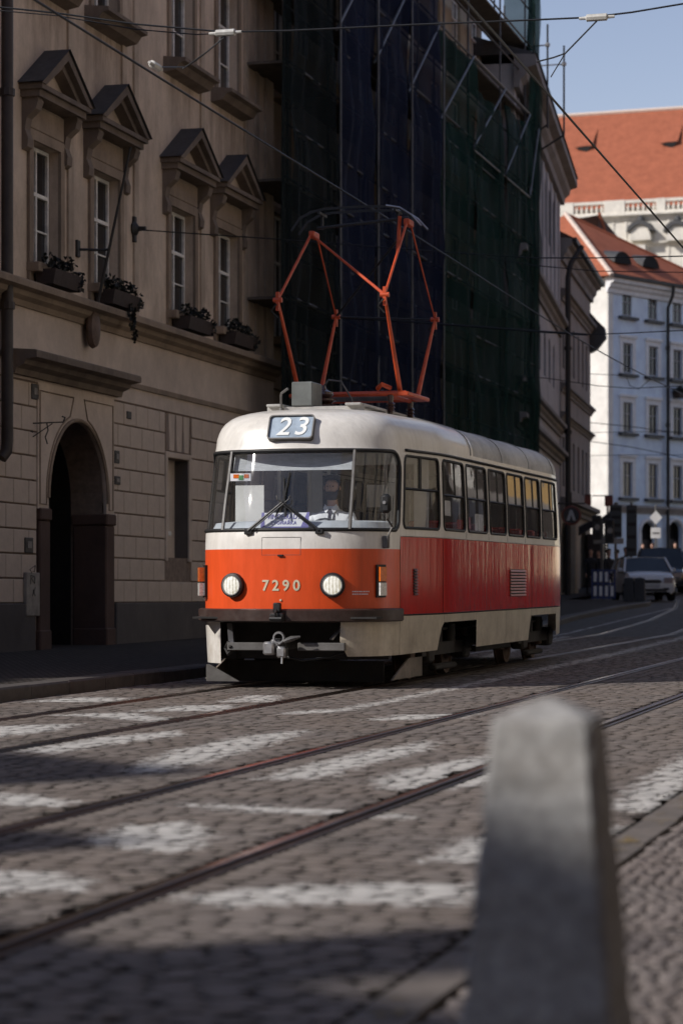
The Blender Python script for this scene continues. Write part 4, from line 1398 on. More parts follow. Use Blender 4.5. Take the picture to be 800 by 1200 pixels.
def window(root, x0, x1, z0, z1, y, rows=(.0, .62, 1.0), cols=2, fw=.055, bar=.035, mats=('win_white', 'pane'), split=True, extra=()):
    """casement with frame, transom and glazing bars; each pane a piece of its own"""
    w, h = x1 - x0, z1 - z0
    key = (round(w, 2), round(h, 2), rows, cols, fw, bar, mats, extra)
    if key not in MESHES:
        mb = MB()
        mb.box(0, fw, -.035, .03, 0, h).box(w - fw, w, -.035, .03, 0, h).box(fw, w - fw, -.035, .03, 0, fw).box(fw, w - fw, -.035, .03, h - fw, h)
        for k, r in enumerate(rows[1:-1]):
            mb.box(fw, w - fw, -.045, .025, h * r - bar * .8, h * r + bar * .8)
        for c in range(1, cols):
            xc = w * c / cols
            zz = [fw] + [h * r for r in rows[1:-1]] + [h - fw]
            for a, b in zip(zz, zz[1:]): mb.box(xc - bar / 2 - .008, xc + bar / 2 + .008, -.04, .02, a + bar * .8 * (a > fw), b - bar * .8 * (b < h - fw))
        for r in extra: 
            for c in range(cols):
                a, b = w * c / cols + (fw if c == 0 else bar / 2 + .008), w * (c + 1) / cols - (fw if c == cols - 1 else bar / 2 + .008)
                mb.box(a, b, -.025, .02, h * r - bar * .35, h * r + bar * .35)
        fm = mb.mesh('window', MT[mats[0]])
        panes = []
        rr = sorted(list(rows) + list(extra)) if split else [0, 1]
        for a, b in zip(rr, rr[1:]):
            for c in range(cols if split else 1):
                cc = cols if split else 1
                g = random.uniform(-.006, .006)
                panes.append(MB().quad((w * c / cc + .015, .008 + g, h * a + .01), (w * (c + 1) / cc - .015, .008 - g, h * a + .01), (w * (c + 1) / cc - .015, .008 - g, h * b - .01), (w * c / cc + .015, .008 + g, h * b - .01)).mesh('pane', MT[mats[1]]))
        MESHES[key] = (fm, panes)
    fm, panes = MESHES[key]
    f = inst('window', fm, root, (x0, y, z0))
    for p in panes: inst('pane', p, f)
    return f
def frame_mesh(x0, x1, z0, z1, t, d, top_only=False):
    """raised surround of an opening: two jamb bands and a head"""
    mb = MB()
    mb.box(x0 - t, x0, -d, 0, z0, z1).box(x1, x1 + t, -d, 0, z0, z1).box(x0 - t, x1 + t, -d, 0, z1, z1 + t)
    return mb
def cornice(root, x0, x1, z0, z1, out, mat, name='cornice', y=0.0):
    """stepped moulding"""
    h = z1 - z0
    pr = [(y, z0), (y - out * .25, z0), (y - out * .3, z0 + h * .25), (y - out * .55, z0 + h * .4), (y - out * .62, z0 + h * .6), (y - out, z0 + h * .68), (y - out, z0 + h * .93), (y - out * .97, z1), (y, z1 + .03)]
    return MB().prism(pr, x0, x1, 'x').build(name, mat, root)

FX = -13.6
BY0 = 30.4
beige = thing('townhouse', 'brown rendered townhouse with gabled window hoods and a dark arched gateway', 'building', (FX, BY0, 0), pi / 2)
def fx(u, X=FX): return at_x(u, 700, X).y - BY0        # facade x from a photo column
BW = fx(318)
GZ = zg(35) + .12
W1 = [(fx(36), fx(68)), (fx(107), fx(138)), (fx(198), fx(226)), (fx(253), fx(278))]
WINZ0, WINZ1 = 6.0, 7.82
TOPZ0 = 10.22
holes = []
for a, b in W1: holes.append(rect(a, b, WINZ0, WINZ1))
for a, b in W1: holes.append(rect(a + .02, b - .02, TOPZ0, TOPZ0 + 2.1))
axm, ar = fx(88.5), 1.2
arch = [(axm - ar, GZ - .02), (axm + ar, GZ - .02)] + [(axm + ar * cos(t), 2.62 + ar * sin(t)) for t in np.linspace(0, pi, 22)]
holes.append(arch)
nx0, nx1 = fx(194), fx(219)
holes.append(rect(nx0, nx1, 1.82, 3.52))
runs_ = [((a + b) / 2, (b - a) / 2 + .34, TOPZ0 - .18, 1.3) for a, b in W1] + [((a + b) / 2, (b - a) / 2 + .62, 8.4, 1.5) for a, b in W1] + [(BW / 2, BW, 12.9, .6), (5, 3.0, 11.5, 3.2), (11.5, 1.2, 9.9, 3.0)]
MT['plaster_top'] = plaster('old_upper_render', (.66, .53, .41), (.25, .19, .145), amt=.85, runs=runs_)
# upper wall and lower wall are different renders: two sheets
hu = [h for h in holes if h[0][1] > 5]
hl_ = [h for h in holes if h[0][1] < 5]
wall(beige, BW, 5.5, 17.5, hu, MT['plaster_top'], .26, 10, deep=.6)
wall(beige, BW, GZ - .35, 5.5, hl_, MT['groove'], .55, 10, deep=1.4)
# smooth band under the cornice
MB().box(0, BW, -.045, 0, 4.62, 5.33).box(0, BW, -.03, 0, 4.30, 4.56).build('frieze', MT['plaster_low'], beige)
MB().box(0, BW, -.065, 0, 4.55, 4.63).build('string_course', MT['trim'], beige)
cornice(beige, -.02, BW + .06, 5.33, 5.66, .34, MT['trim'])
MB().box(0, BW, -.07, 0, GZ - .3, 1.06).build('plinth', MT['plinth'], beige) if False else None
for a, b in ((0, axm - ar - .55), (axm + ar + .42, BW)):
    MB().bbox(a, b, -.07, 0, GZ - .3, 1.06, .015).build('plinth', MT['plinth'], beige)
# rusticated blocks, running bond, each its own piece
rowh = (4.28 - 1.06) / 9
bl = {}
for r in range(9):
    z0 = 1.06 + r * rowh; z1 = z0 + rowh
    x = -.28 if r % 2 else 0.0
    while x < BW:
        a, b = max(x, 0), min(x + .565, BW)
        spans = [(a, b)]
        for (e0, e1, f0, f1) in ((axm - ar - .42, axm + ar + .34, 0, 9), (nx0 - .12, nx1 + .16, 1.75, 4.0)):
            if f0 < z1 - .02 and f1 > z0 + .02:
                ns = []
                for p, q in spans:
                    if q <= e0 or p >= e1: ns.append((p, q))
                    else:
                        if p < e0: ns.append((p, e0))
                        if q > e1: ns.append((e1, q))
                spans = ns
        for p, q in spans:
            if q - p < .08: continue
            k = round(q - p, 2)
            if k not in bl: bl[k] = MB().bbox(.007, k - .007, -.032, .0, .011, rowh - .011, .009).mesh('stone_block', MT['block'])
            inst('stone_block', bl[k], beige, (p, random.uniform(-.003, .003), z0))
        x += .565
# gateway: surround, panels, jambs, vault, door
po = rect(axm - ar - .42, axm + ar + .34, 2.45, 4.30)
ho = [(axm + ar * cos(t), 2.45 + .17 * (1 if 0 < i < 21 else 0) + ar * sin(t) if 0 < i < 21 else 2.452) for i, t in enumerate(np.linspace(0, pi, 22))]
outl = [(axm - ar - .42, 2.45), (axm - ar, 2.45)] + [(axm + ar * cos(t), 2.62 + ar * sin(t)) for t in np.linspace(pi, 0, 22)] + [(axm + ar, 2.45), (axm + ar + .34, 2.45), (axm + ar + .34, 4.30), (axm - ar - .42, 4.30)]
V, T = holed(outl)
mb = MB().add([(x, -.05, z) for x, z in V], T)
n = len(outl)
mb.add([(x, -.05, z) for x, z in outl] + [(x, .02, z) for x, z in outl], [(k, (k + 1) % n, n + (k + 1) % n, n + k) for k in range(n)])
mb.build('gate_surround', MT['plaster_low'], beige)
def molding(pts, r, name='panel_molding', par=beige, y=-.055, mat='trim'):
    MB().tube([(x, y, z) for x, z in pts], r, 5, closed=True).build(name, MT[mat], par)
for s in (-1, 1):
    w = .34 if s > 0 else .42
    arc = [(axm + s * (ar + .11) * cos(t), 2.62 + (ar + .11) * sin(t)) for t in np.linspace(radians(5), radians(74), 9)]
    p = [(axm + s * (ar + w - .07), 2.52), (axm + s * (ar + .10), 2.52)] + arc + [(axm + s * .22, 4.18), (axm + s * (ar + w - .07), 4.18)]
    molding(p, .014)
MB().tube([(axm + (ar + .03) * cos(t), -.06, 2.62 + (ar + .03) * sin(t)) for t in np.linspace(0, pi, 24)], .03, 6).build('arch_molding', MT['trim'], beige)
for a, b in ((axm - ar - .36, axm - ar + .04), (axm + ar - .04, axm + ar + .34)):
    MB().bbox(a, b, -.06, .5, GZ - .3, 2.28, .02).bbox(a - .02, b + .02, -.085, .52, 2.28, 2.46, .02).bbox(a - .015, b + .015, -.08, .5, GZ - .3, GZ + .28, .02).build('gate_jamb', MT['brownstone'], beige)
mb = MB().box(axm - ar, axm + ar, .9, .95, GZ, 3.95)
for i in range(2):
    for j, (z0, z1) in enumerate(((.5, 1.2), (1.35, 2.35))):
        mb.bbox(axm - ar + .2 + i * 1.2, axm + ar - 1.4 + i * 1.2, .86, .9, z0 + .1, z1 + .1, .012)
mb.build('door', MT['door'], beige)
cornice(beige, fx(40, -13.2) , fx(163, -13.2), 4.34, 4.67, .44, MT['trim_dark'], 'gate_hood')
# niche with a small window on the right
MB().bbox(nx0 - .10, nx0, -.05, 0, 1.76, 3.62, .01).bbox(nx1, nx1 + .14, -.05, 0, 1.76, 3.62, .01).bbox(nx0, nx1, -.05, 0, 3.52, 3.62, .01).build('niche_surround', MT['plaster_low'], beige)
for k in range(3):
    a = nx0 - .05 + k * .38
    MB().prism([(a + .10, 3.64), (a + .34, 3.64), (a + .38, 4.26), (a + .02 + .04, 4.26)], -.055, 0, 'y').build('keystone', MT['block'], beige)
MB().box(nx0, nx1, .22, .26, 1.82, 3.52).build('niche_panel', MT['plaster_low'], beige)
MB().box(nx1 - .02, nx1 - .003, -.02, .219, 1.83, 3.51).build('niche_lining', MT['plinth'], beige)
window(beige, nx0 + .12, nx0 + .62, 2.28, 3.02, .20, (0, 1), 1)
MB().bbox(nx0 + .08, nx0 + .66, .12, .22, 2.2, 2.28, .01).build('sill', MT['win_white'], beige)

# first-floor windows with gabled hoods
def gable_hood(a, b, name='window_hood'):
    w = b - a; c = (a + b) / 2; hw = w / 2 + .44
    zb, za = 8.47, 9.2
    mb = MB()
    mb.box(c - hw, c + hw, -.36, 0, zb, zb + .07).box(c - hw + .05, c + hw - .05, -.30, 0, zb - .10, zb)
    for s in (-1, 1):
        # raking cornice
        p = [(c + s * (hw + .04), zb + .07), (c + s * (hw - .13), zb + .07), (c, za - .14), (c, za)]
        mb.prism(p, -.38, 0, 'y')
        p2 = [(c + s * (hw - .13), zb + .072), (c + s * (hw - .28), zb + .072), (c, za - .26), (c, za - .142)]
        mb.prism(p2, -.28, 0, 'y')
    h = mb.build(name, MT['trim_dark'], beige)
    MB().prism([(c - hw + .25, zb + .075), (c + hw - .25, zb + .075), (c, za - .25)], -.10, 0, 'y').build('tympanum', MT['plaster'], h)
    roof = MB()
    for s in (-1, 1):
        roof.quad((c + s * (hw + .07), -.41, zb + .085), (c, -.41, za + .03), (c, .0, za + .03), (c + s * (hw + .07), .0, zb + .085))
    roof.build('lead_cover', MT['lead'], h)
    for s in (-1, 1):
        x = c + s * (w / 2 + .24)
        k = [(-.02, 7.62), (-.09, 7.66), (-.10, 7.78), (-.05, 7.92), (-.08, 8.08), (-.22, 8.2), (-.26, 8.32), (-.24, 8.37), (0, 8.37), (0, 7.62)]
        MB().prism(k, x - .10, x + .10, 'x').build('bracket', MT['trim_dark'], h)
    MB().bbox(a - .12, b + .12, -.05, 0, 7.98, 8.34, .01).build('frieze_panel', MT['trim'], h)
    return h
for i, (a, b) in enumerate(W1):
    gable_hood(a, b)
    frame_mesh(a, b, WINZ0 - .3, WINZ1, .15, .05).build('window_surround', MT['trim'], beige)
    window(beige, a + .03, b - .03, WINZ0 + .06, WINZ1 - .02, .17, (0, .60, 1), 2, extra=(.30,))
    MB().bbox(a - .16, b + .16, -.2, .2, WINZ0 - .12, WINZ0 + .02, .012).build('sill', MT['trim'], beige)
    # top floor
    frame_mesh(a + .02, b - .02, TOPZ0, TOPZ0 + 2.1, .13, .045).build('window_surround', MT['trim'], beige)
    window(beige, a + .05, b - .05, TOPZ0 + .05, TOPZ0 + 2.08, .17, (0, .66, 1), 2, extra=(.33,))
    mb = MB().prism([(0, TOPZ0 - .2), (-.22, TOPZ0 - .16), (-.30, TOPZ0 - .05), (-.40, TOPZ0 - .03), (-.40, TOPZ0 + .03), (0, TOPZ0 + .07)], a - .30, b + .30, 'x')
    mb.build('sill', MT['trim_dark'], beige)
# shallow pilaster strips that frame the bays
for u in (81, 144, 158, 236, 287, 300):
    x = fx(u)
    MB().box(x - .1, x + .1, -.035, 0, 5.7, 16.0).build('pilaster_strip', MT['plaster'], beige)
MB().box(BW - .5, BW - .02, -.05, 0, 5.68, 17).build('corner_strip', MT['plaster'], beige)
cornice(beige, -.1, BW + .3, 16.6, 17.6, .9, MT['trim_dark'], 'eaves_cornice')
MB().prism([(-.95, 17.62), (4.5, 21.5), (10, 17.62)], -.1, BW + .2, 'x').build('roof', M('brown_tiles', (.24, .10, .06), .85, .3, 6), beige)

# things fixed to it
def on_facade(name, label, cat, u, v, X=FX, group=None):
    p = at_x(u, v, X)
    return thing(name, label, cat, (p.x, p.y, p.z), pi / 2, group)
WB_L = ['flower box under the first-floor window nearest the left edge of the photo', 'flower box with a trailing plant, behind the slanted flagpole',
        'flower box under the third first-floor window from the left', 'flower box under the first-floor window nearest the scaffold']
rng = random.Random(5)
for i, (a, b) in enumerate(W1):
    t = thing('window_box', WB_L[i], 'flower box', (FX, BY0 + (a + b) / 2, 5.69), pi / 2, 'flower boxes on the first-floor ledge')
    w = (b - a) / 2 + .02
    MB().prism([(-.36, .02), (-.10, .02), (-.06, .24), (-.40, .24)], -w, w, 'x').build('trough', MT['trough'], t)
    mb = MB()
    for k in range(6):
        mb.leaves((-w + .1 + k * (2 * w - .2) / 5, -.25, .32 + rng.uniform(-.04, .1)), (.14, .11, .13), 36, .045, rng)
    if i == 1:
        for k in range(3):
            mb.leaves((.1 + .05 * k, -.42, -.05 - .16 * k), (.07, .06, .18), 30, .045, rng)
    mb.leaves((w - .1, -.38, .16), (.12, .08, .16), 26, .045, rng)
    mb.build('foliage', MT['leaf'], t)
# slanted flagpole with a round shield at its foot
pA, pB = at_x(97, 385, FX), at_d(154, 170, at_x(154, 170, FX + .75).length if False else 37.3)
t = thing('flagpole', 'bare slanted flagpole with an oval shield at its foot on the ledge', 'flagpole', tuple(pA))
a = Vector((.18, 0, .1)); b = at_x(153, 172, FX + .75) - pA
MB().tube([a, b], [.028, .018], 7).build('pole', MT['iron'], t, True)
mb = MB().lathe([(.02, -.05), (.30, -.04), (.33, 0), (.30, .06), (.18, .09), (.02, .10)], 20, axis='x')
mb.v = [(v[0] + .16, v[1] * .62, v[2] * .95) for v in mb.v]
MT['shield'] = M('shield_face', (.11, .07, .052), .6, .35, 6)
mb.build('shield', MT['shield'], t, True)
MB().tube([(0, 0, 0), (.2, 0, .02)], .03, 6).build('bracket', MT['iron'], t)
# iron bar with hook beside the second window
p = at_x(90, 292, FX)
t = thing('iron_bracket', 'short iron bracket sticking out between the first two windows', 'bracket', tuple(p))
MB().tube([(0, 0, 0), (.35, .25, .01), (.42, .3, .03)], .022, 6).build('arm', MT['iron'], t, True)
MB().bbox(-.01, .04, -.06, .06, -.12, .14, .01).build('wall_plate', MT['iron'], t)
# anchor of the span wire
p = at_x(156, 268, FX)
t = thing('wire_anchor', 'dark iron wall anchor holding a span wire beside the third window', 'anchor', tuple(p))
MB().lathe([(.11, 0), (.13, .03), (.10, .06), (.04, .10), (.035, .22)], 12, axis='x').build('rosette', MT['iron'], t, True)
MB().bbox(-.01, .05, -.05, .05, -.22, .20, .012).build('wall_plate', MT['iron'], t)
# plaques, lamp plate, bracket, cabinet
def plate(name, label, cat, u0, u1, v0, v1, mat, inner=None, d=.015):
    p0, p1 = at_x(u0, v1, FX), at_x(u1, v1, FX)
    z1 = at_x((u0 + u1) / 2, v0, FX).z; z0 = at_x((u0 + u1) / 2, v1, FX).z
    t = thing(name, label, cat, (FX, p0.y, z0), pi / 2, 'plates and boxes on the rusticated wall')
    w, h = p1.y - p0.y, z1 - z0
    MB().bbox(0, w, -.035 - d, -.03, 0, h, .008).build('case', MT[mat], t)
    if inner: MB().bbox(w * .25, w * .75, -.045 - d, -.034 - d, h * .3, h * .75, .005).build('face', MT[inner], t)
    return t
MT['plate_dark'] = M('dark_plate', (.03, .028, .028), .5, .3, 9)
MT['plate_grey'] = M('grey_plate', (.24, .22, .2), .6, .25, 9)
MT['cabinet'] = M('pale_cabinet', (.33, .30, .26), .6, .2, 5, dirt=(.12, .1, .09), dirt_amt=.7, dirt_scale=4)
plate('house_number', 'small framed plate above the iron bracket, left of the gateway', 'plate', 34, 42, 450, 468, 'plate_dark', 'plate_grey')
plate('wall_plaque', 'tiny dark plaque high up, right of the gateway panel', 'plaque', 146, 151, 482, 491, 'plate_dark')
plate('wall_plaque', 'taller dark plaque right of the arch, upper of two', 'plaque', 131.5, 137, 528, 543, 'plate_dark', 'plate_grey')
plate('wall_plaque', 'square dark plaque right of the arch, lower of two', 'plaque', 131.5, 138, 558, 568, 'plate_dark', 'plate_grey')
plate('intercom', 'grey intercom panel left of the gateway', 'intercom', 26, 35.5, 630, 648, 'plate_dark', 'plate_grey')
cb = plate('meter_cabinet', 'pale scribbled meter cabinet left of the gateway', 'cabinet', 25, 40.5, 671, 722, 'cabinet', d=.05)
mb = MB(); rs = random.Random(4)
for k in range(3):
    q = [(.12 + rs.uniform(0, .3), -.087, 1.25 - .3 * k + rs.uniform(-.15, .15)) for _ in range(6)]
    mb.tube([(x * .8, y, z * .55) for x, y, z in q], .006, 4)
mb.build('scribble', MT['plate_dark'], cb)
p = at_x(36, 496, FX)
t = thing('iron_bracket', 'wrought iron sign bracket left of the gateway', 'bracket', tuple(p))
mb = MB().tube([(.03, 0, 0), (.45, .15, .02)], .010, 6).tube([(.03, 0, -.2), (.3, .1, .0)], .008, 6).bbox(.0, .03, -.02, .02, -.22, .10, .006)
mb.tube([(.45, .15, .02), (.47, .16, .09), (.43, .14, .10)], .012, 5).tube([(.22, .08, 0), (.24, .08, -.1), (.2, .07, -.2), (.23, .08, -.3)], .01, 5)
mb.build('scrollwork', MT['iron'], t, True)

# the neighbour on the left: only a sliver shows, its end decides where the street lies in shade
left = thing('corner_house', 'narrow strip of a shaded house with dark windows at the left edge', 'building', (FX, 20.9, 0), pi / 2)
LW = BY0 - 20.9
hs = [rect(LW - 1.45, LW - .45, 6.0, 7.8), rect(LW - 1.45, LW - .45, 4.0, 5.2), rect(LW - 1.45, LW - .45, 1.3, 3.7)]
wall(left, LW - .01, -.1, 15.5, hs, MT['plaster'], .2, 11, deep=.6)
cornice(left, -.02, LW - .03, 5.33, 5.66, .30, MT['trim'])
for h in hs: window(left, h[0][0], h[1][0], h[0][1], h[2][1], .12, (0, .6, 1), 2, mats=('pipe', 'pane'))
MB().box(LW - 1.8, LW, -.06, 0, 3.75, 4.0).build('string_course', MT['trim'], left)
cornice(left, -.1, LW - .02, 15, 15.6, .6, MT['trim_dark'], 'eaves_cornice')
MB().prism([(-.6, 15.62), (5, 19), (11, 15.62)], 0, LW, 'x').build('roof', M('old_tiles', (.25, .10, .06), .85, .3, 6), left)
pp = at_x(8.5, 430, FX + .16)
t = thing('drainpipe', 'dark brown drainpipe with a rounded foot at the left edge', 'drainpipe', (pp.x, pp.y, 0))
MB().tube([(0, 0, 17), (0, 0, 3.35), (.0, -.03, 3.2), (-.05, -.1, 3.1)], .085, 10).build('pipe', MT['pipe'], t, True)
for z in (5.2, 8.2, 11.2): MB().tube([(0, 0, z), (0, 0, z + .1)], .11, 10).build('clamp', MT['pipe'], t)
MT['banner'] = M('dark_signboard', (.014, .012, .012), .5, .3, 5)
pb = at_x(6, 500, FX + .35)
t = thing('signboard', 'dark hanging signboard with a rounded bottom behind the drainpipe', 'sign', (pb.x - .2, pb.y - .35, 0), 0)
z0 = at_x(6, 541, FX + .35).z; z1 = at_x(6, 440, FX + .35).z
MB().prism([(-.22, z1), (-.22, z0 + .25), (-.15, z0 + .08), (0, z0), (.12, z0 + .06), (.2, z0 + .25), (.2, z1)], -.04, .04, 'y').build('board', MT['banner'], t)
MB().box(-.26, .2, -.02, .02, z1, z1 + .04).build('arm', MT['iron'], t)

# narrow set-back house between the townhouse and the scaffold
NX = -13.95
NY0 = BY0 + BW + .02
nar = thing('narrow_house', 'set-back rendered house with tall windows squeezed between townhouse and scaffold', 'building', (NX, NY0, 0), pi / 2)
def nx_(u): return at_x(u, 700, NX).y - NY0
a, b = nx_(318.5), nx_(334)
def nz(v, u=327): return at_x(u, v, NX).z
hs = [rect(a, b, nz(398), nz(252)), rect(a, b, nz(113), nz(-60)), rect(a, b, 1.5, 3.6)]
wall(nar, 2.6, .1, 18, hs, MT['plaster'], .2, 10, deep=.6)
for k, h in enumerate(hs):
    window(nar, h[0][0] + .02, h[1][0] - .02, h[0][1] + .02, h[2][1] - .02, .1, (0, .62, 1), 2, extra=(.31,))
    frame_mesh(h[0][0], h[1][0], h[0][1], h[2][1], .12, .05).build('window_surround', MT['trim'], nar)
    MB().bbox(a - .15, b + .15, -.25, .1, h[0][1] - .16, h[0][1], .012).build('sill', MT['trim'], nar)
MB().box(0, 2.6, -.09, 0, 5.3, 5.7).build('string_course', MT['trim'], nar)
MB().bbox(0, 2.6, -.12, 0, 4.3, 4.5, .02).build('ledge', MT['trim_dark'], nar)

# ------------------------------------------------------------------ the house behind the scaffold
SX = -13.95
SY0 = NY0 + 2.62
SW = 66.3 - SY0
sh = thing('scaffolded_house', 'tall shaded house hidden behind dark blue and green scaffold netting', 'building', (SX, SY0, 0), pi / 2)
hs = []
nb = 8
for i in range(nb):
    x = .9 + i * (SW - 1.8) / (nb - 1)
    for z in (1.6, 5.2, 8.8, 12.4, 15.6):
        hs.append(rect(x - .5, x + .5, z, z + (2.0 if z < 15 else 1.5)))
MT['shade_wall'] = plaster('yellow_grey_render', (.40, .34, .25), (.2, .16, .12))
MT['cream_wall'] = plaster('cream_render', (.62, .52, .36), (.42, .34, .24), amt=.3)
wall(sh, SW, 0, 19.2, hs, MT['shade_wall'], .18, 10, deep=.5)
for h in hs:
    window(sh, h[0][0] + .03, h[1][0] - .03, h[0][1] + .02, h[2][1] - .02, .1, (0, .65, 1), 2, split=False)
for z in (4.5, 8.1, 11.7): MB().box(0, SW, -.12, 0, z, z + .3).build('string_course', MT['trim'], sh)
cornice(sh, -.1, SW + .1, 18.6, 19.3, .7, MT['cream_wall'], 'eaves_cornice')
# scaffold with standards, ledgers, braces, decks, nets
NXN = -12.75                                     # net plane
sc = thing('scaffold', 'steel scaffold hung with dark blue and green netting behind the tram', 'scaffold', (0, 0, 0))
MT['tube'] = M('scaffold_tube', (.20, .20, .20), .5, .3, 6, metal=.5)
MT['tube_dark'] = M('scaffold_tube_old', (.07, .07, .07), .6, .3, 6, metal=.4)
MT['tube_mid'] = M('scaffold_tube_worn', (.10, .10, .10), .6, .4, 2, metal=.3)
MT['deck'] = M('scaffold_deck', (.12, .10, .08), .85, .3, 5)
MT['rust'] = M('rail_board', (.25, .13, .07), .8, .3, 5)
def net(name, col, op):
    t = NT(name)
    vec = t.coords('object')
    tr = t.n('BsdfTransparent')
    fold = t.noise(t.coords('object', (1, 1, .12)), 1.6, 5, .65)
    c = t.mix(t.ramp(fold, .3, .7), tuple(x * .6 for x in col), tuple(x * 1.5 for x in col))
    df = t.bsdf(c, .9, 0, fold, .5, .05, 0, .1)
    mx = t.n('MixShader')
    t.l(t.math('ADD', t.math('MULTIPLY', t.noise(vec, .8, 4), .22), op - .11, clamp=True), mx.inputs[0])
    t.l(tr.outputs[0], mx.inputs[1]); t.l(df, mx.inputs[2])
    return t.done(mx.outputs[0])
MT['net_blue'] = net('blue_netting', (.010, .015, .034), .86)
MT['net_green'] = net('green_netting', (.008, .032, .024), .76)
MT['net_dark'] = net('black_green_netting', (.006, .010, .010), .80)
ys_ = [at_x(u, 300, NXN).y for u in (338, 392, 436.6, 476.5, 514, 553, 590, 619, 630)]
ZT_ = 17.6
LIFT = [2.4, 4.6, 6.8, 9.0, 11.2, 12.75, 14.8, 16.8]
for i, yy in enumerate(ys_):
    zt = ZT_ + (.6 if i > 5 else 2.4)
    for k, x in enumerate((NXN - .10, NXN - .98)):
        MB().tube([(x + (.22 if k == 0 and 0 < i < 5 else 0), yy, zg(yy) + .1), (x + (.22 if k == 0 and 0 < i < 5 else 0), yy, zt)], .027, 6).build('standard', MT['tube_mid' if k == 0 else 'tube_dark'], sc)
for z in LIFT:
    MB().tube([(NXN - .08, ys_[0], z), (NXN - .08, ys_[-1], z)], .028, 6).build('ledger', MT['tube_dark'], sc)
    MB().tube([(NXN - .08, ys_[0], z + 1), (NXN - .08, ys_[-1], z + 1)], .024, 6).build('guard_rail', MT['tube_dark'], sc)
    for a, b in zip(ys_, ys_[1:]):
        MB().box(NXN - .95, NXN - .14, a + .02, b - .02, z - .08, z - .03).build('deck', MT['deck'], sc)
        if z == 12.75: MB().tube([(NXN + .04, a, 12.45), (NXN + .04, b, 14.72)], .032, 6).build('brace', MT['tube'], sc)
for z in (14.75, 12.4):
    for i in (6, 7):
        MB().tube([(NXN + .03, ys_[i - 1], z), (NXN + .03, ys_[i], z)], .026, 6).build('ledger', MT['tube'], sc)
def net_sheet(y0, y1, z0, z1, mat, seed, top=None):
    rg = random.Random(seed)
    mb = MB(); nu, nv = 22, 48
    ph = [rg.uniform(0, 6) for _ in range(5)]
    vs = []
    for j in range(nv + 1):
        z = z0 + (z1 - z0) * j / nv
        for i in range(nu + 1):
            f = i / nu; y = y0 + (y1 - y0) * f
            zz = z
            if top and j == nv: zz = top(f)
            sag = sin(pi * f) * .17 * (.55 + .45 * sin(z * 1.45 + ph[0])) + .045 * sin(7 * f * pi + ph[1] + z * .5) + .03 * sin(z * 2.9 + ph[2]) + .03 * sin(11 * f + z * 1.7 + ph[3])
            vs.append((NXN - sag + .06, y, zz))
    fs = [(j * (nu + 1) + i, j * (nu + 1) + i + 1, (j + 1) * (nu + 1) + i + 1, (j + 1) * (nu + 1) + i) for j in range(nv) for i in range(nu)]
    return mb.add(vs, fs).build('net_sheet', MT[mat], sc, 'all')
mats = ['net_dark', 'net_blue', 'net_blue', 'net_blue', 'net_green', 'net_green', 'net_green', 'net_green']
tops = [20, 20, 17.6, 15.7, 14.6, 14.0, 14.4, 18.8]
for i in range(8):
    net_sheet(ys_[i], ys_[i + 1], zg(ys_[i]) + .3, tops[i], mats[i], i)
# the free edge of the first net billows past the corner
mb = MB(); vs = []
for j in range(30):
    z = .6 + 19.2 * j / 29
    w = .10 + .22 * max(0, sin((z - 2) * .28)) 
    vs += [(NXN - .06, ys_[0] - w, z), (NXN + .02, ys_[0] - w * .5, z), (NXN + .06, ys_[0], z)]
fs = [(j * 3 + k, j * 3 + k + 1, j * 3 + k + 4, j * 3 + k + 3) for j in range(29) for k in range(2)]
mb.add(vs, fs).build('net_edge', MT['net_dark'], sc, 'all')
# return net across the far end
mb = MB(); vs = []
for j in range(20):
    z = 1.2 + 17.4 * j / 19
    for k in range(5): vs.append((NXN + .05 - .26 * k, ys_[-1] + .02 * sin(k + z), z))
fs = [(j * 5 + k, j * 5 + k + 1, j * 5 + k + 6, j * 5 + k + 5) for j in range(19) for k in range(4)]
mb.add(vs, fs).build('net_sheet', MT['net_green'], sc, 'all')

# ------------------------------------------------------------------ two houses beyond, where the street bends
def cam2world(r, d): return Vector((r * CT - d * ST, r * ST + d * CT))
def house_frame(name, label, r0, d0, r1, d1):
    a, b = cam2world(r0, d0), cam2world(r1, d1)
    al = atan2((b - a).y, (b - a).x)
    t = thing(name, label, 'building', (a.x, a.y, 0), al)
    return t, (b - a).length, a, al
def local_x(t, a, al, u):
    """x along a facade where photo column u meets it"""
    w = ray(u, 700)
    dx, dy = cos(al), sin(al)
    # a + s*(dx,dy) = k*(w.x,w.y)
    det = dx * -w.y + w.x * dy
    return (-a.x * -w.y + -w.x * a.y) / det if abs(det) > 1e-9 else 0
def local_z(t, a, al, u, v):
    s = local_x(t, a, al, u)
    p = Vector((a.x + cos(al) * s, a.y + sin(al) * s))
    d = -p.x * ST + p.y * CT
    return (700 - v) / F * d + CAMZ
MT['far_trim'] = plaster('far_grey_trim', (.27, .25, .235), (.13, .12, .11), amt=.5)
MT['white_wall'] = plaster('pale_grey_render', (.46, .45, .46), (.26, .25, .25), amt=.4)
MT['grey_wall'] = plaster('grey_beige_render', (.33, .30, .28), (.17, .15, .14), amt=.5)
MT['far_frame'] = M('far_window_frame', (.30, .29, .29), .7, .2, 4)
c_, CW, ca, cal = house_frame('pale_house', 'pale grey house with a deep eaves cornice, first beyond the scaffold', 4.8, 67.2, 7.85, 87)
hs = []
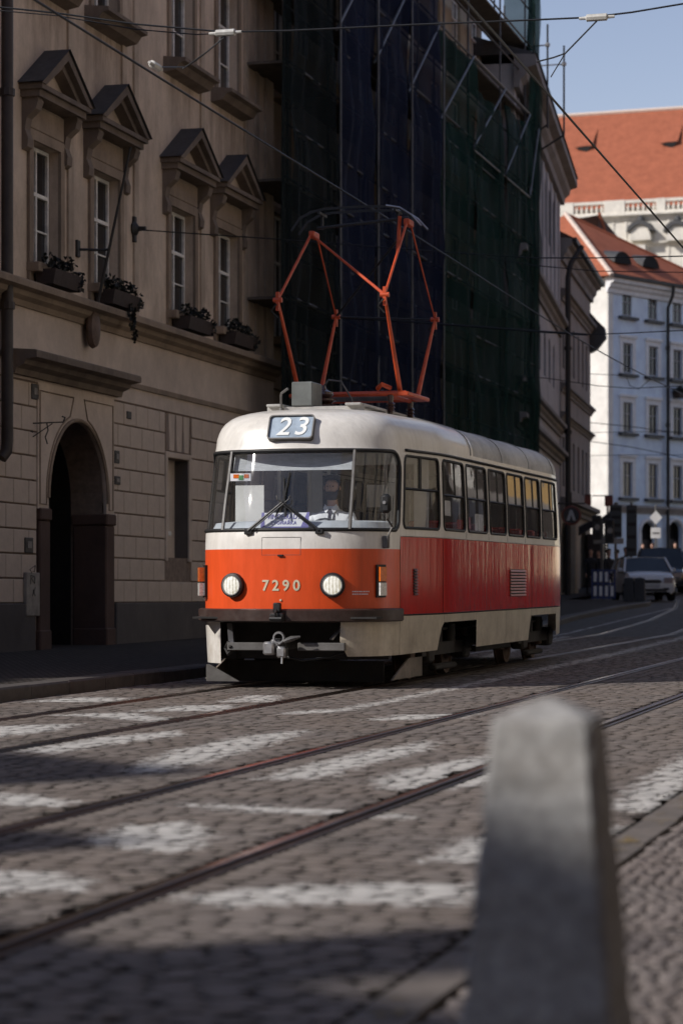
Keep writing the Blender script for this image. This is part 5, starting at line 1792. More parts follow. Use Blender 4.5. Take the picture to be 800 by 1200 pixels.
for u in (632, 638, 643.5, 648.5):
    x = local_x(c_, ca, cal, u)
    for (z0, z1) in ((13.0, 14.9), (8.4, 9.9), (4.0, 5.6), (1.8, 3.4)):
        arc = z0 == 13.0 or z0 == 8.4
        if arc: hs.append([(x - .5, z0), (x + .5, z0), (x + .5, z1 - .4), (x + .35, z1 - .1), (x, z1), (x - .35, z1 - .1), (x - .5, z1 - .4)])
        else: hs.append(rect(x - .5, x + .5, z0, z1))
wall(c_, CW, 0, 16, hs, MT['white_wall'], .25, 12, deep=.5)
for h in hs: window(c_, h[0][0] + .02, h[1][0] - .02, h[0][1], h[2][1] if len(h) == 4 else h[2][1] + .1, .15, (0, .6, 1), 2, mats=('far_frame', 'pane'), split=False)
cornice(c_, -.2, CW + .2, 15.3, 16.2, .62, MT['far_trim'], 'eaves_cornice')
cornice(c_, 0, CW, 10.5, 11.0, .35, MT['far_trim'], 'string_course')
cornice(c_, 0, CW, 6.9, 7.3, .3, MT['far_trim'], 'string_course')
cornice(c_, 0, CW, 5.9, 6.3, .35, MT['far_trim'], 'string_course')
MB().prism([(-.66, 16.22), (6, 18.2), (12, 16.22)], -.2, CW + .2, 'x').build('roof', MT['lead'], c_)
for k in range(10):
    x = 1 + k * (CW - 2) / 9
    MB().box(x - .25, x + .25, -.06, 0, 11.2, 15.2).build('pilaster_strip', MT['white_wall'], c_)
d_, DW, da, dal = house_frame('shop_house', 'grey beige house with arched ground floor at the end of the left row', 7.9, 87.2, 10.25, 99.6)
hs = []
for u in (660, 666, 672, 677.5, 682.5, 687):
    x = local_x(d_, da, dal, u)
    for (z0, z1) in ((9.5, 11.3), (5.2, 7.0)):
        hs.append(rect(x - .42, x + .42, z0, z1))
hsg = []
for u0, u1 in ((657.5, 662.5), (668, 675.5), (680, 687)):
    x0, x1 = local_x(d_, da, dal, u0), local_x(d_, da, dal, u1)
    w = (x1 - x0) / 2; c = (x0 + x1) / 2
    hsg.append([(x0, 1.3), (x1, 1.3)] + [(c + w * cos(t), 3.1 + min(w, 1.0) * sin(t)) for t in np.linspace(0, pi, 9)])
MT['beige_wall'] = plaster('beige_shopfront', (.42, .36, .28), (.22, .18, .14), amt=.4)
wall(d_, DW, 4.3, 14, hs, MT['grey_wall'], .22, 4, deep=.5)
wall(d_, DW, .5, 4.3, hsg, MT['beige_wall'], .35, 4, deep=.8)
for h in hs: window(d_, h[0][0] + .02, h[1][0] - .02, h[0][1], h[2][1], .12, (0, .6, 1), 2, mats=('far_frame', 'pane'), split=False)
for h in hsg: window(d_, h[0][0] + .02, h[1][0] - .02, h[0][1], 4.05, .30, (0, .55, 1), 2, mats=('pipe', 'pane'), split=False)
for (z0, z1, o) in ((11.9, 12.3, .3), (8.6, 8.9, .22), (7.6, 7.85, .2), (4.25, 4.75, .4)):
    cornice(d_, -.02, DW + .1, z0, z1, o, MT['far_trim'], 'string_course')
cornice(d_, -.05, DW + .2, 13.3, 14.1, .42, MT['far_trim'], 'eaves_cornice')
MB().box(-.05, DW + .25, -.58, -.42, 13.95, 14.12).build('gutter', MT['iron'], d_)
MB().prism([(-.45, 14.13), (2, 15.4), (4.2, 14.13)], 0, DW + .2, 'x').build('roof', M('dark_tiles', (.09, .05, .04), .9, .3, 5), d_)
# projecting canopy with curved hood at its far corner, and rail boards
mb = MB().prism([(-.02, 12.85), (-.02, 11.2), (-.30, 11.35), (-.66, 11.8), (-.62, 12.2), (-.32, 12.5)], DW - .5, DW + .15, 'x')
mb.build('canopy', MT['lead'], d_)
# drainpipe at the joint between the two
q = cam2world(7.86, 86.6)
t = thing('drainpipe', 'long black drainpipe between the pale house and the grey beige house', 'drainpipe', (q.x + .25, q.y, 0))
MB().tube([(.45, .35, 13.75), (.1, .0, 13.1), (0, 0, 12.6), (0, 0, 1.1)], .10, 8).build('pipe', MT['iron'], t, True)
for z in (4, 7, 10): MB().tube([(0, 0, z), (0, 0, z + .12)], .14, 8).build('clamp', MT['iron'], t)
# ground-floor column and round warning sign
x = local_x(d_, da, dal, 664)
MB().bbox(x - .9, x - .2, -.45, -.02, .9, 4.1, .06).build('pilaster', MT['beige_wall'], d_)
x2 = local_x(d_, da, dal, 690)
MB().bbox(x2 - 1.6, x2 - .4, -.7, 0, .9, 3.7, .06).build('dark_shopfront', MT['pipe'], d_)
p = at_d(669, 604, 84)
t = thing('round_sign', 'round dark sign with a red rim and a pale triangle on the shop wall', 'sign', tuple(p), TH * .6)
t.scale = (.8, .8, .8)
MT['sign_red'] = M('sign_red', (.16, .035, .02), .5, .2, 8)
MT['sign_pale'] = M('sign_pale', (.42, .42, .42), .5, .15, 8)
MB().lathe([(.43, .05), (.43, -.03), (.36, -.045), (.34, -.03)], 28, axis='y').build('rim', MT['sign_red'], t, True)
MB().lathe([(.345, .0), (.345, -.034)], 28, axis='y').build('face', MT['plate_dark'], t)
MB().prism([(-.2, -.22), (-.07, -.22), (0, .05), (.07, -.22), (.2, -.22), (.05, .24), (-.05, .24)], -.045, -.036, 'y').build('triangle', MT['sign_pale'], t)
MB().tube([(-.5, .05, .52), (.6, .05, .52)], .03, 6).tube([(0, .05, .42), (0, .05, 1.0)], .025, 6).tube([(-.5, .05, .52), (-1.0, .1, .58)], .05, 6).build('hanger', MT['iron'], t)

# ------------------------------------------------------------------ the blue house
hb = radians(42)
eb = (sin(hb), cos(hb))
bA = (13.44, 122.0)
def bcam(s): return (bA[0] + eb[0] * s, bA[1] + eb[1] * s)
MT['blue_wall'] = plaster('pale_blue_render', (.70, .80, .96), (.62, .72, .90), amt=.25)
MT['white_trim'] = M('white_trim', (.74, .73, .72), .75, .1, 3)
MT['orange_tile'] = None
def tiles(name, col, s):
    t = NT(name)
    vec = t.coords('object', (s, s, s))
    br = t.n('TexBrick'); br.offset = .5
    mp = t.coords('object')
    c = t.mix(t.ramp(t.noise(mp, 1.1, 7, .75), .3, .7), tuple(x * .78 for x in col), tuple(min(1, x * 1.2) for x in col))
    n2 = t.noise(t.coords('object', (1, 1, 2.5)), 9, 3, .8)
    c = t.mix(t.math('MULTIPLY', t.ramp(n2, .45, .75), .45), c, tuple(x * .5 for x in col))
    return t.done(t.bsdf(c, .85, 0, n2, .6, .05, 0, .25))
MT['orange_tile'] = tiles('orange_roof_tile', (.36, .115, .062), 1)
blue, BLW, ba, bal = house_frame('blue_house', 'pale blue house with white window surrounds and an orange hipped roof', *bA, *bcam(11.1))
def bx_(u): return local_x(blue, ba, bal, u)
def bz_(u, v): return local_z(blue, ba, bal, u, v)
hs = []; rows_ = [(344, 370), (402, 437), (471.5, 506), (541.5, 582)]
xs_ = [bx_(u) for u in (734.5, 760, 793)]
xs_ = [xs_[0], bx_(764.5), bx_(793), bx_(819)]
for x in xs_:
    for r_, (v0, v1) in enumerate(rows_):
        z0, z1 = bz_(734.5, v1), bz_(734.5, v0)
        hs.append(rect(x - .42, x + .42, z0, z1))
GB = zg(125) + .1
doors = []
for x, v in ((bx_(758.5), 612), (bx_(790), 610)):
    w = .62; zt = bz_(758.5, v)
    doors.append([(x - w, GB), (x + w, GB)] + [(x + w * cos(t), zt - .5 + .5 * sin(t)) for t in np.linspace(0, pi, 9)])
EZB = bz_(712, 325)
wall(blue, BLW, GB - .5, EZB, hs + doors, MT['blue_wall'], .16, 10, deep=.45)
for k, h in enumerate(hs):
    x0, x1, z0, z1 = h[0][0], h[1][0], h[0][1], h[2][1]
    window(blue, x0 + .02, x1 - .02, z0 + .02, z1 - .02, .09, (0, .62, 1), 2, mats=('far_frame', ('pane', 'pane_soft', 'pane', 'pane_grey', 'pane_soft')[(k * 7) % 5]), split=False)
    if k % 4: 
        frame_mesh(x0, x1, z0 - .05, z1, .26, .06).build('window_surround', MT['white_trim'], blue)
        MB().box(x0 - .32, x1 + .32, -.14, 0, z1 + .262, z1 + .4).build('window_hood', MT['white_trim'], blue)
    MB().box(x0 - .35, x1 + .35, -.22, 0, z0 - .2, z0 - .055).build('sill', MT['lead'], blue)
for dpoly in doors:
    x = (dpoly[0][0] + dpoly[1][0]) / 2; zt = max(p[1] for p in dpoly)
    MB().tube([(x + .74 * cos(t), -.02, zt - .5 + .62 * sin(t)) for t in np.linspace(0, pi, 12)], .11, 6).box(x - .85, x - .63, -.08, 0, GB, zt - .5).box(x + .63, x + .85, -.08, 0, GB, zt - .5).build('door_surround', MT['white_trim'], blue)
    MB().box(x - .6, x + .6, .3, .34, GB, zt - .9).build('door', MT['pipe'], blue)
zsc = bz_(740, 597)
cornice(blue, 0, BLW, zsc - .2, zsc + .2, .25, MT['grey_wall'], 'string_course')
cornice(blue, -.2, BLW + .2, EZB - .75, EZB, .5, MT['white_trim'], 'eaves_cornice')
MB().box(-.4, BLW + .4, -.68, -.5, EZB - .03, EZB + .13).build('gutter', MT['iron'], blue)
# sunlit end wall in white render, then the hipped roof
MT['end_wall'] = plaster('white_render', (.78, .75, .69), (.6, .56, .5), amt=.3)
MB().box(-.06, -.001, 0.02, 9.99, GB - .5, EZB + .02).build('end_wall', MT['end_wall'], blue)
MB().box(-.07, .35, -.06, -.002, zsc + .3, EZB - .8).build('quoin_strip', MT['end_wall'], blue)
# roof plane: a along the eave, b up the slope of 40 degrees
def rp(a, b, o=0.0): return (a, b * cos(radians(40)) - .3 - o * sin(radians(40)), EZB + .05 + b * sin(radians(40)) + o * cos(radians(40)))
ap = rp(2.26, 6.06)
mb = MB()
e0, e1, e2, e3 = (-.5, -.6, EZB + .03), (BLW + .3, -.6, EZB + .03), (BLW + .3, 10.4, EZB + .03), (-.5, 10.4, EZB + .03)
ap2 = (4.2, 8.4, ap[2] + 1.0)
mb.poly([e0, e1, ap]).poly([e1, e2, ap]).poly([e2, e3, ap]).poly([e3, e0, ap])
rf = mb.build('roof', MT['orange_tile'], blue)
MT['ridge'] = M('ridge_mortar', (.62, .5, .42), .85, .2, 5)
MB().tube([e0, ap], .13, 6).build('hip_ridge', MT['ridge'], rf)
MB().tube([ap, e1], .09, 6).build('hip_ridge', MT['orange_tile'], rf)
def on_roof(u, v):
    """point on the front roof plane seen at photo (u, v), in the blue house's frame"""
    w = ray(u, v)
    M4 = Matrix.Rotation(-bal, 4, 'Z')
    o = M4 @ Vector((0 - ba.x, 0 - ba.y, CAMZ)); dd = M4 @ Vector((w.x, w.y, w.z))
    P0 = Vector(e0); n_ = (Vector(e1) - P0).cross(Vector(ap) - P0)
    k = (P0 - o).dot(n_) / dd.dot(n_)
    return o + dd * k
for u, v in ((725, 308), (758, 313)):
    p = on_roof(u, v)
    mb = MB()
    arc = [(.75 * cos(t), .62 * sin(t)) for t in np.linspace(0, pi, 9)]
    f = [(p.x + x, p.y - .25, p.z - .05 + z) for x, z in arc]
    b_ = [(p.x + x * .9 + .35, p.y + 1.0, p.z + .55 + z * .35) for x, z in arc]
    n = len(f)
    mb.add(f + b_, [(k, k + 1, n + k + 1, n + k) for k in range(n - 1)])
    dm = mb.build('dormer', MT['lead'], blue)
    MB().poly([(x, y + .02, z) for x, y, z in f]).build('dormer_opening', MT['dark_in'], dm)
# its drainpipe and balcony lamp
x = bx_(779)
t = thing('drainpipe', 'long dark drainpipe running down the pale blue house', 'drainpipe')
w3_ = lambda x, y, z: (ba.x + cos(bal) * x - sin(bal) * y, ba.y + sin(bal) * x + cos(bal) * y, z)
t.location = w3_(x, -.18, 0)
MB().tube([(.35, -.45, EZB), (.3, -.4, EZB - .5), (0, 0, EZB - 1.1), (0, 0, GB)], .085, 8).build('pipe', MT['iron'], t, True)
for z in (6, 10, 14): MB().tube([(0, 0, z), (0, 0, z + .2)], .12, 8).build('clamp', MT['iron'], t)
t = thing('flower_basket', 'dark flower basket hanging below the blue house window beside its drainpipe', 'planter', w3_(bx_(791), -.3, bz_(790, 460)), bal)
MB().prism([(-.45, .0), (-.3, -.3), (.3, -.3), (.45, .0)], -.2, .2, 'y').build('trough', MT['trough'], t)
mb = MB(); mb.leaves((0, 0, .1), (.5, .25, .22), 90, .12, rng); mb.build('foliage', MT['leaf'], t)

# ------------------------------------------------------------------ small brown-roofed house behind it
bh = thing('brown_roof_house', 'small house with a dark brown roof peeping over the orange roof', 'building')
p = at_d(712, 272, 150); bh.location = (p.x, p.y, 0); bh.rotation_euler.z = bal + .15
zr_ = p.z
MB().box(-2.2, 3.0, .3, 5, 3, zr_ - 1.0).build('wall', MT['grey_wall'], bh)
MT['brown_tile'] = tiles('brown_roof_tile', (.10, .055, .045), 1)
mb = MB()
mb.add([(-1.1, 0, zr_ + .95), (3.3, 0, zr_ - .95), (3.3, -.2, zr_ - 1.7), (-2.4, -.2, zr_ - 1.7), (-.6, 3, zr_ + .85), (3.3, 3, zr_ - .95)], [(0, 1, 2, 3), (0, 1, 5, 4)])
mb.build('roof', MT['brown_tile'], bh)
MB().tube([(-1.25, -.05, zr_ + 1.0), (-.1, -.05, zr_ - .6)], .12, 6).build('verge', MT['orange_tile'], bh)

# ------------------------------------------------------------------ palace church high on the hill
cg = radians(19)
ce = (cos(cg), -sin(cg))
def ccam(r, back=0.0):
    """(r, d) camera coordinates on the facade, r metres right of its reference point"""
    return (29.8 + ce[0] * r + sin(cg) * back, 260 + ce[1] * r + cos(cg) * back)
church, CHW, cha, chal = house_frame('hilltop_palace', 'white hilltop palace with a stone balustrade and a huge orange tiled roof', *ccam(-30), *ccam(30))
MT['palace'] = plaster('palace_white', (.72, .68, .60), (.50, .47, .42), amt=.35)
def chx(u): return local_x(church, cha, chal, u)
def chz(u, v): return local_z(church, cha, chal, u, v)
zb0, zb1 = chz(730, 251), chz(730, 235)
MB().box(0, CHW, 0, 20, 2, zb0 - .01).build('wall', MT['palace'], church)
cornice(church, 0, CHW, zb0 - .7, zb0, .7, MT['palace'])
cornice(church, 0, CHW, chz(730, 285) - .5, chz(730, 285), .5, MT['palace'], 'string_course')
# balustrade: piers, rails, balusters
MB().box(0, CHW, -.35, .15, zb1 - .32, zb1).build('balustrade_rail', MT['palace'], church)
MB().box(0, CHW, -.35, .15, zb0 + .01, zb0 + .25).build('balustrade_rail', MT['palace'], church)
piers = [(632, 640), (655, 673), (708, 733), (769, 780.5), (816, 840)]
open_ = [(640, 655), (673, 708), (733, 769), (780.5, 816)]
bal_me = MB().lathe([(.10, 0), (.17, .12), (.19, .35), (.10, .62), (.09, .8), (.14, .9)], 8).mesh('baluster', MT['palace'], True)
for a, b in piers: MB().bbox(chx(a), chx(b), -.42, .2, zb0, zb1 + .03, .05).build('pier', MT['palace'], church)
for a, b in open_:
    x0, x1 = chx(a), chx(b)
    k = max(3, int((x1 - x0) / .5))
    for i in range(k):
        inst('baluster', bal_me, church, (x0 + (x1 - x0) * (i + .5) / k, -.1, zb0 + .25), scale=(1, 1, (zb1 - zb0 - .57) / .9))
mb = MB()
ridge_z = chz(730, 133) * 1.05
x0, x1 = -2, CHW + 2
z_e = zb1 - .6
# roof set behind the balustrade
back = 13.0
def ridge_at(u, v):
    w = ray(u, v)
    M4 = Matrix.Rotation(-chal, 4, 'Z')
    o = M4 @ Vector((-cha.x, -cha.y, CAMZ)); dd = M4 @ w
    k = (back - o.y) / dd.y
    return o + dd * k
rz = ridge_at(725, 132).z
mb.quad((x0, .9, z_e), (x1, .9, z_e), (x1, back, rz), (x0, back, rz)).quad((x0, back, rz), (x1, back, rz), (x1, 26, z_e), (x0, 26, z_e))
rr_ = mb.build('roof', MT['orange_tile'], church)
MB().tube([(x0, back, rz + .1), (x1, back, rz + .1)], .22, 6).build('ridge', MT['ridge'], rr_)
sl = (rz - z_e) / (back - .9)
for u, v in ((686, 171), (786, 166)):
    # wedge dormers
    w = ray(u, v)
    M4 = Matrix.Rotation(-chal, 4, 'Z')
    o = M4 @ Vector((-cha.x, -cha.y, CAMZ)); dd = M4 @ w
    # solve z = z_e + sl*(y-.9)
    k = (z_e + sl * (o.y - .9) - o.z) / (dd.z - sl * dd.y)
    p = o + dd * k
    mb = MB().add([(p.x - 1.2, p.y - .75, p.z - .15), (p.x + .9, p.y - .75, p.z - .1), (p.x + .9, p.y + 2.2, p.z + 2.2 * sl + .05), (p.x - .7, p.y + 2.2, p.z + 2.2 * sl + .05)], [(0, 1, 2, 3)])
    dm = mb.build('dormer', MT['orange_tile'], church)
    MB().poly([(p.x - 1.15, p.y - .7, p.z - .2), (p.x + .85, p.y - .7, p.z - .15), (p.x + .3, p.y - .7, p.z - .85)]).poly([(p.x + .85, p.y - .7, p.z - .15), (p.x + .9, p.y + 1.0, p.z + sl * 1.0 + .0), (p.x + .3, p.y - .65, p.z - .75)]).build('dormer_opening', MT['dark_in'], dm)
# round attic windows with lead hoods
for u in (752.5, 795.5):
    x = chx(u); z = chz(u, 283)
    mb = MB().add([], [])
    arc = [(x + 1.15 * cos(t), z + 1.75 * sin(t)) for t in np.linspace(0, pi, 14)]
    mb.prism(arc, -1.3, 0, 'y')
    h_ = mb.build('attic_dormer', MT['palace'], church)
    hd = [(x + 1.45 * cos(t), z + .75 + 1.35 * sin(t)) for t in np.linspace(radians(8), radians(172), 12)] + [(x - 1.0, z + 1.1), (x - .5, z + 1.55), (x, z + 1.65), (x + .5, z + 1.55), (x + 1.0, z + 1.1)]
    MB().prism(hd, -1.6, 0, 'y').build('lead_hood', MT['lead'], h_)
    MB().lathe([(.3, 0), (.42, .2), (.3, .5), (.1, .7)], 10, (x, -.8, z + 2.0)).build('finial', MT['lead'], h_, True)
for u in (718, 733, 783): MB().box(chx(u) - .12, chx(u) + .12, -.1, 0, chz(u, 340), zb0 - .75).build('pilaster_strip', MT['palace'], church)
MB().box(chx(737) , chx(760), -2.0, 0, 8, chz(748, 290)).build('annex', MT['palace'], church)
x = chx(745)
MB().box(chx(742), chx(756), -2.05, -2.0, chz(748, 312), chz(748, 296)).build('annex_shutter', MT['blue_wall'], church)
# ------------------------------------------------------------------ people
MT['skin'] = M('skin', (.60, .36, .26), .55, .12, 14)
MT['shirt'] = M('white_shirt', (.88, .88, .90), .85, .1, 9)
MT['trousers'] = M('dark_trousers', (.025, .027, .035), .85, .2, 9)
MT['hair'] = M('brown_hair', (.035, .022, .015), .7, .4, 30)
MT['tie'] = M('dark_tie', (.03, .022, .035), .7, .2, 20)
MT['coat_dark'] = M('dark_coat', (.02, .021, .025), .9, .3, 9)
MT['coat_pale'] = M('pale_coat', (.60, .54, .48), .85, .15, 9)
MT['coat_rust'] = M('rust_coat', (.38, .16, .08), .85, .15, 9)
MT['eye'] = M('eye', (.02, .015, .012), .2, .1, 30)
MT['lip'] = M('lip', (.32, .12, .10), .5, .1, 30)

def skin_mesh(name, nodes, edges, root, sub=2):
    """nodes: name -> (x, y, z, r); grows one continuous surface over the skeleton"""
    keys = list(nodes)
    me = bpy.data.meshes.new(name)
    me.from_pydata([nodes[k][:3] for k in keys], [(keys.index(a), keys.index(b)) for a, b in edges], [])
    o = bpy.data.objects.new(name, me); COL.objects.link(o)
    md = o.modifiers.new('skin', 'SKIN'); md.use_smooth_shade = True
    lay = me.skin_vertices[0].data
    for i, k in enumerate(keys):
        r = nodes[k][3]
        lay[i].radius = r if isinstance(r, tuple) else (r, r)
        lay[i].use_root = (k == root)
    sb = o.modifiers.new('sub', 'SUBSURF'); sb.levels = sub; sb.render_levels = sub
    dg = bpy.context.evaluated_depsgraph_get(); dg.update()
    out = bpy.data.meshes.new_from_object(o.evaluated_get(dg))
    bpy.data.objects.remove(o)
    out.name = name
    return out
def zone(me, mats, f):
    me.materials.clear()
    for m in mats: me.materials.append(MT[m])
    for p in me.polygons: p.material_index = f(p.center)
    me.polygons.foreach_set('use_smooth', [True] * len(me.polygons))
def head_nodes(N, E, x, y, z, k=1.0, fwd=-1):
    """neck base at (x, y, z); adds neck, jaw, skull"""
    N['neck'] = (x, y, z, .058 * k); N['nape'] = (x, y + .008 * -fwd, z + .07 * k, .056 * k)
    N['jaw'] = (x, y + .028 * fwd * k, z + .125 * k, (.066 * k, .072 * k)); N['brow'] = (x, y + .012 * fwd * k, z + .205 * k, (.076 * k, .090 * k))
    N['crown'] = (x, y - .005 * fwd * k, z + .275 * k, (.058 * k, .070 * k))
    E += [('neck', 'nape'), ('nape', 'jaw'), ('jaw', 'brow'), ('brow', 'crown')]
def hand(N, E, wrist, p, d, side, up, curl, tag_):
    """palm and five fingers; p palm direction, side thumb side, up = back of hand"""
    p, side, up = Vector(p).normalized(), Vector(side).normalized(), Vector(up).normalized()
    w = Vector(N[wrist][:3])
    pc = w + p * .055
    N['palm' + tag_] = tuple(pc) + ((.030, .018),); E.append((wrist, 'palm' + tag_))
    for i, (off, L) in enumerate(((.032, .070), (.011, .080), (-.010, .075), (-.030, .058))):
        b = w + p * .095 + side * off
        m = b + (p * cos(curl * .6) - up * sin(curl * .6)) * L * .5
        e = m + (p * cos(curl * 1.6) - up * sin(curl * 1.6)) * L * .5
        for q, n in ((b, 'b'), (m, 'm'), (e, 'e')): N[f'f{i}{n}{tag_}'] = tuple(q) + (.0095 if n != 'e' else .0078,)
        E += [('palm' + tag_, f'f{i}b{tag_}'), (f'f{i}b{tag_}', f'f{i}m{tag_}'), (f'f{i}m{tag_}', f'f{i}e{tag_}')]
    t0 = w + p * .03 + side * .038 - up * .005; t1 = t0 + (p * .6 + side * .45 - up * .4).normalized() * .035; t2 = t1 + (p * .6 - up * .6 + side * .1).normalized() * .03
    for q, n in ((t0, '0'), (t1, '1'), (t2, '2')): N[f't{n}{tag_}'] = tuple(q) + (.0105,)
    E += [('palm' + tag_, f't0{tag_}'), (f't0{tag_}', f't1{tag_}'), (f't1{tag_}', f't2{tag_}')]
def head_parts(t, x, y, z, k, hair_mat, beard=False, fwd=-1, long=False):
    """face and hair on a head whose neck base is at (x, y, z)"""
    c = Vector((x, y + .005 * fwd, z + .20 * k))
    hm = MB(); vs = []; n = 16
    rows = [(.02, 1.0), (.055, .93), (.083, .72), (.092, .42), (.09, .15), (.082, -.25 if not long else -.5)]
    for rr, hh in rows:
        for i in range(n):
            a = 2 * pi * i / n
            front = max(0, -sin(a) * -fwd if False else sin(a) * fwd)
            h2 = hh if front < .35 else max(hh, .42 + .25 * front)
            vs.append((c.x + rr * 1.03 * k * cos(a), c.y + rr * 1.16 * k * sin(a) - .006 * fwd, c.z + .125 * k * h2))
    fs = [(i * n + j, i * n + (j + 1) % n, (i + 1) * n + (j + 1) % n, (i + 1) * n + j) for i in range(len(rows) - 1) for j in range(n)]
    fs.append(tuple(range(n)))
    hm.add(vs, fs).build('hair', hair_mat, t, 'all')
    for s in (-1, 1):
        MB().lathe([(.001, -.008), (.006, -.006), (.008, 0), (.006, .006), (.001, .008)], 8, (c.x + s * .030 * k, c.y + .083 * fwd * k, c.z - .0 * k), 'y').build('eye', MT['eye'], t, 'all')
        MB().lathe([(.001, -.008), (.026, -.006), (.03, 0), (.02, .006), (.001, .008)], 10, (c.x + s * .080 * k, c.y - .008 * fwd, c.z - .012 * k), 'x').build('ear', MT['skin'], t, 'all')
    MB().tube([(c.x, c.y + .082 * fwd * k, c.z + .008), (c.x, c.y + .100 * fwd * k, c.z - .03 * k), (c.x, c.y + .088 * fwd * k, c.z - .042 * k)], [.007, .015, .010], 8).build('nose', MT['skin'], t, 'all')
    MB().tube([(c.x - .022 * k, c.y + .084 * fwd * k, c.z - .066 * k), (c.x, c.y + .092 * fwd * k, c.z - .066 * k), (c.x + .022 * k, c.y + .084 * fwd * k, c.z - .066 * k)], .006, 6).build('mouth', MT['lip'], t, 'all')
    if beard:
        vs = []; n = 14
        rows = [(-.035, .088, .30), (-.06, .094, .30), (-.085, .092, .28), (-.11, .080, .25), (-.135, .05, .2), (-.145, .01, .2)]
        for dz_, rr, _ in rows:
            for i in range(n):
                a = pi * (-.08 + 1.16 * i / (n - 1))
                notch = .0 if not (dz_ == -.035 and .3 < i / (n - 1) < .7) else -.02
                vs.append((c.x + rr * .92 * k * cos(a), c.y + (.016 + rr * .98 * sin(a)) * fwd * k, c.z + (dz_ + notch) * k))
        fs = [(i * n + j, i * n + j + 1, (i + 1) * n + j + 1, (i + 1) * n + j) for i in range(len(rows) - 1) for j in range(n - 1)]
        MB().add(vs, fs).build('beard', hair_mat, t, 'all')

# the driver, seated behind the windscreen, facing the camera's way
N, E = {}, []
dx, dy, dzz = .30, .93, .0
fl = .90
N['pelvis'] = (dx, dy, fl + .50, (.16, .13)); N['belly'] = (dx, dy + .01, fl + .68, (.17, .135)); N['chest'] = (dx, dy + .02, fl + .88, (.175, .125)); N['collar'] = (dx, dy + .02, fl + .98, (.10, .075))
E += [('pelvis', 'belly'), ('belly', 'chest'), ('chest', 'collar')]
head_nodes(N, E, dx, dy + .015, fl + 1.03, 1.06)
E.append(('collar', 'neck'))
for s, tg in ((-1, 'l'), (1, 'r')):
    N['sh' + tg] = (dx + s * .20, dy + .02, fl + .92, .068); N['el' + tg] = (dx + s * .29, dy - .10, fl + .70, .050)
    N['wr' + tg] = (dx + s * .165, dy - .30, fl + .83, .031)
    E += [('chest', 'sh' + tg), ('sh' + tg, 'el' + tg), ('el' + tg, 'wr' + tg)]
    hand(N, E, 'wr' + tg, (-s * .15, -1, .25), 0, (-s, 0, .15), (0, .2, 1), 1.1, tg)
    N['hip' + tg] = (dx + s * .10, dy - .05, fl + .46, .088); N['kn' + tg] = (dx + s * .13, dy - .42, fl + .50, .062); N['an' + tg] = (dx + s * .12, dy - .46, fl + .10, .042); N['toe' + tg] = (dx + s * .12, dy - .62, fl + .05, .035)
    E += [('pelvis', 'hip' + tg), ('hip' + tg, 'kn' + tg), ('kn' + tg, 'an' + tg), ('an' + tg, 'toe' + tg)]
me = skin_mesh('person', N, E, 'pelvis', 2)
hands_y = dy - .285
def zf(c):
    if c.z > fl + 1.035: return 0
    if c.y < dy - .285 and c.z > fl + .6: return 0
    return 2 if c.z < fl + .56 else 1
zone(me, ['skin', 'shirt', 'trousers'], zf)
driver = link(bpy.data.objects.new('person', me))
driver.matrix_world = Matrix.Translation(tram.location) @ Matrix.Rotation(math.atan(.0075), 4, 'X')
tag(driver, 'bearded tram driver in a white shirt and dark tie behind the windscreen', 'person')
head_parts(driver, dx, dy + .015, fl + 1.03, 1.06, MT['hair'], True)
mb = MB().add([(dx - .02, dy - .088, fl + 1.0), (dx + .02, dy - .088, fl + 1.0), (dx + .015, dy - .10, fl + .965), (dx - .015, dy - .10, fl + .965), (dx + .036, dy - .138, fl + .70), (dx, dy - .143, fl + .66), (dx - .036, dy - .138, fl + .70)], [(0, 1, 2, 3), (3, 2, 4, 5, 6)])
mb.build('tie', MT['tie'], driver)
for s in (-1, 1):
    MB().add([(dx + s * .01, dy - .090, fl + 1.005), (dx + s * .065, dy - .055, fl + 1.055), (dx + s * .085, dy - .06, fl + 1.0), (dx + s * .04, dy - .105, fl + .955)], [(0, 1, 2, 3)]).build('shirt_collar', MT['shirt'], driver)

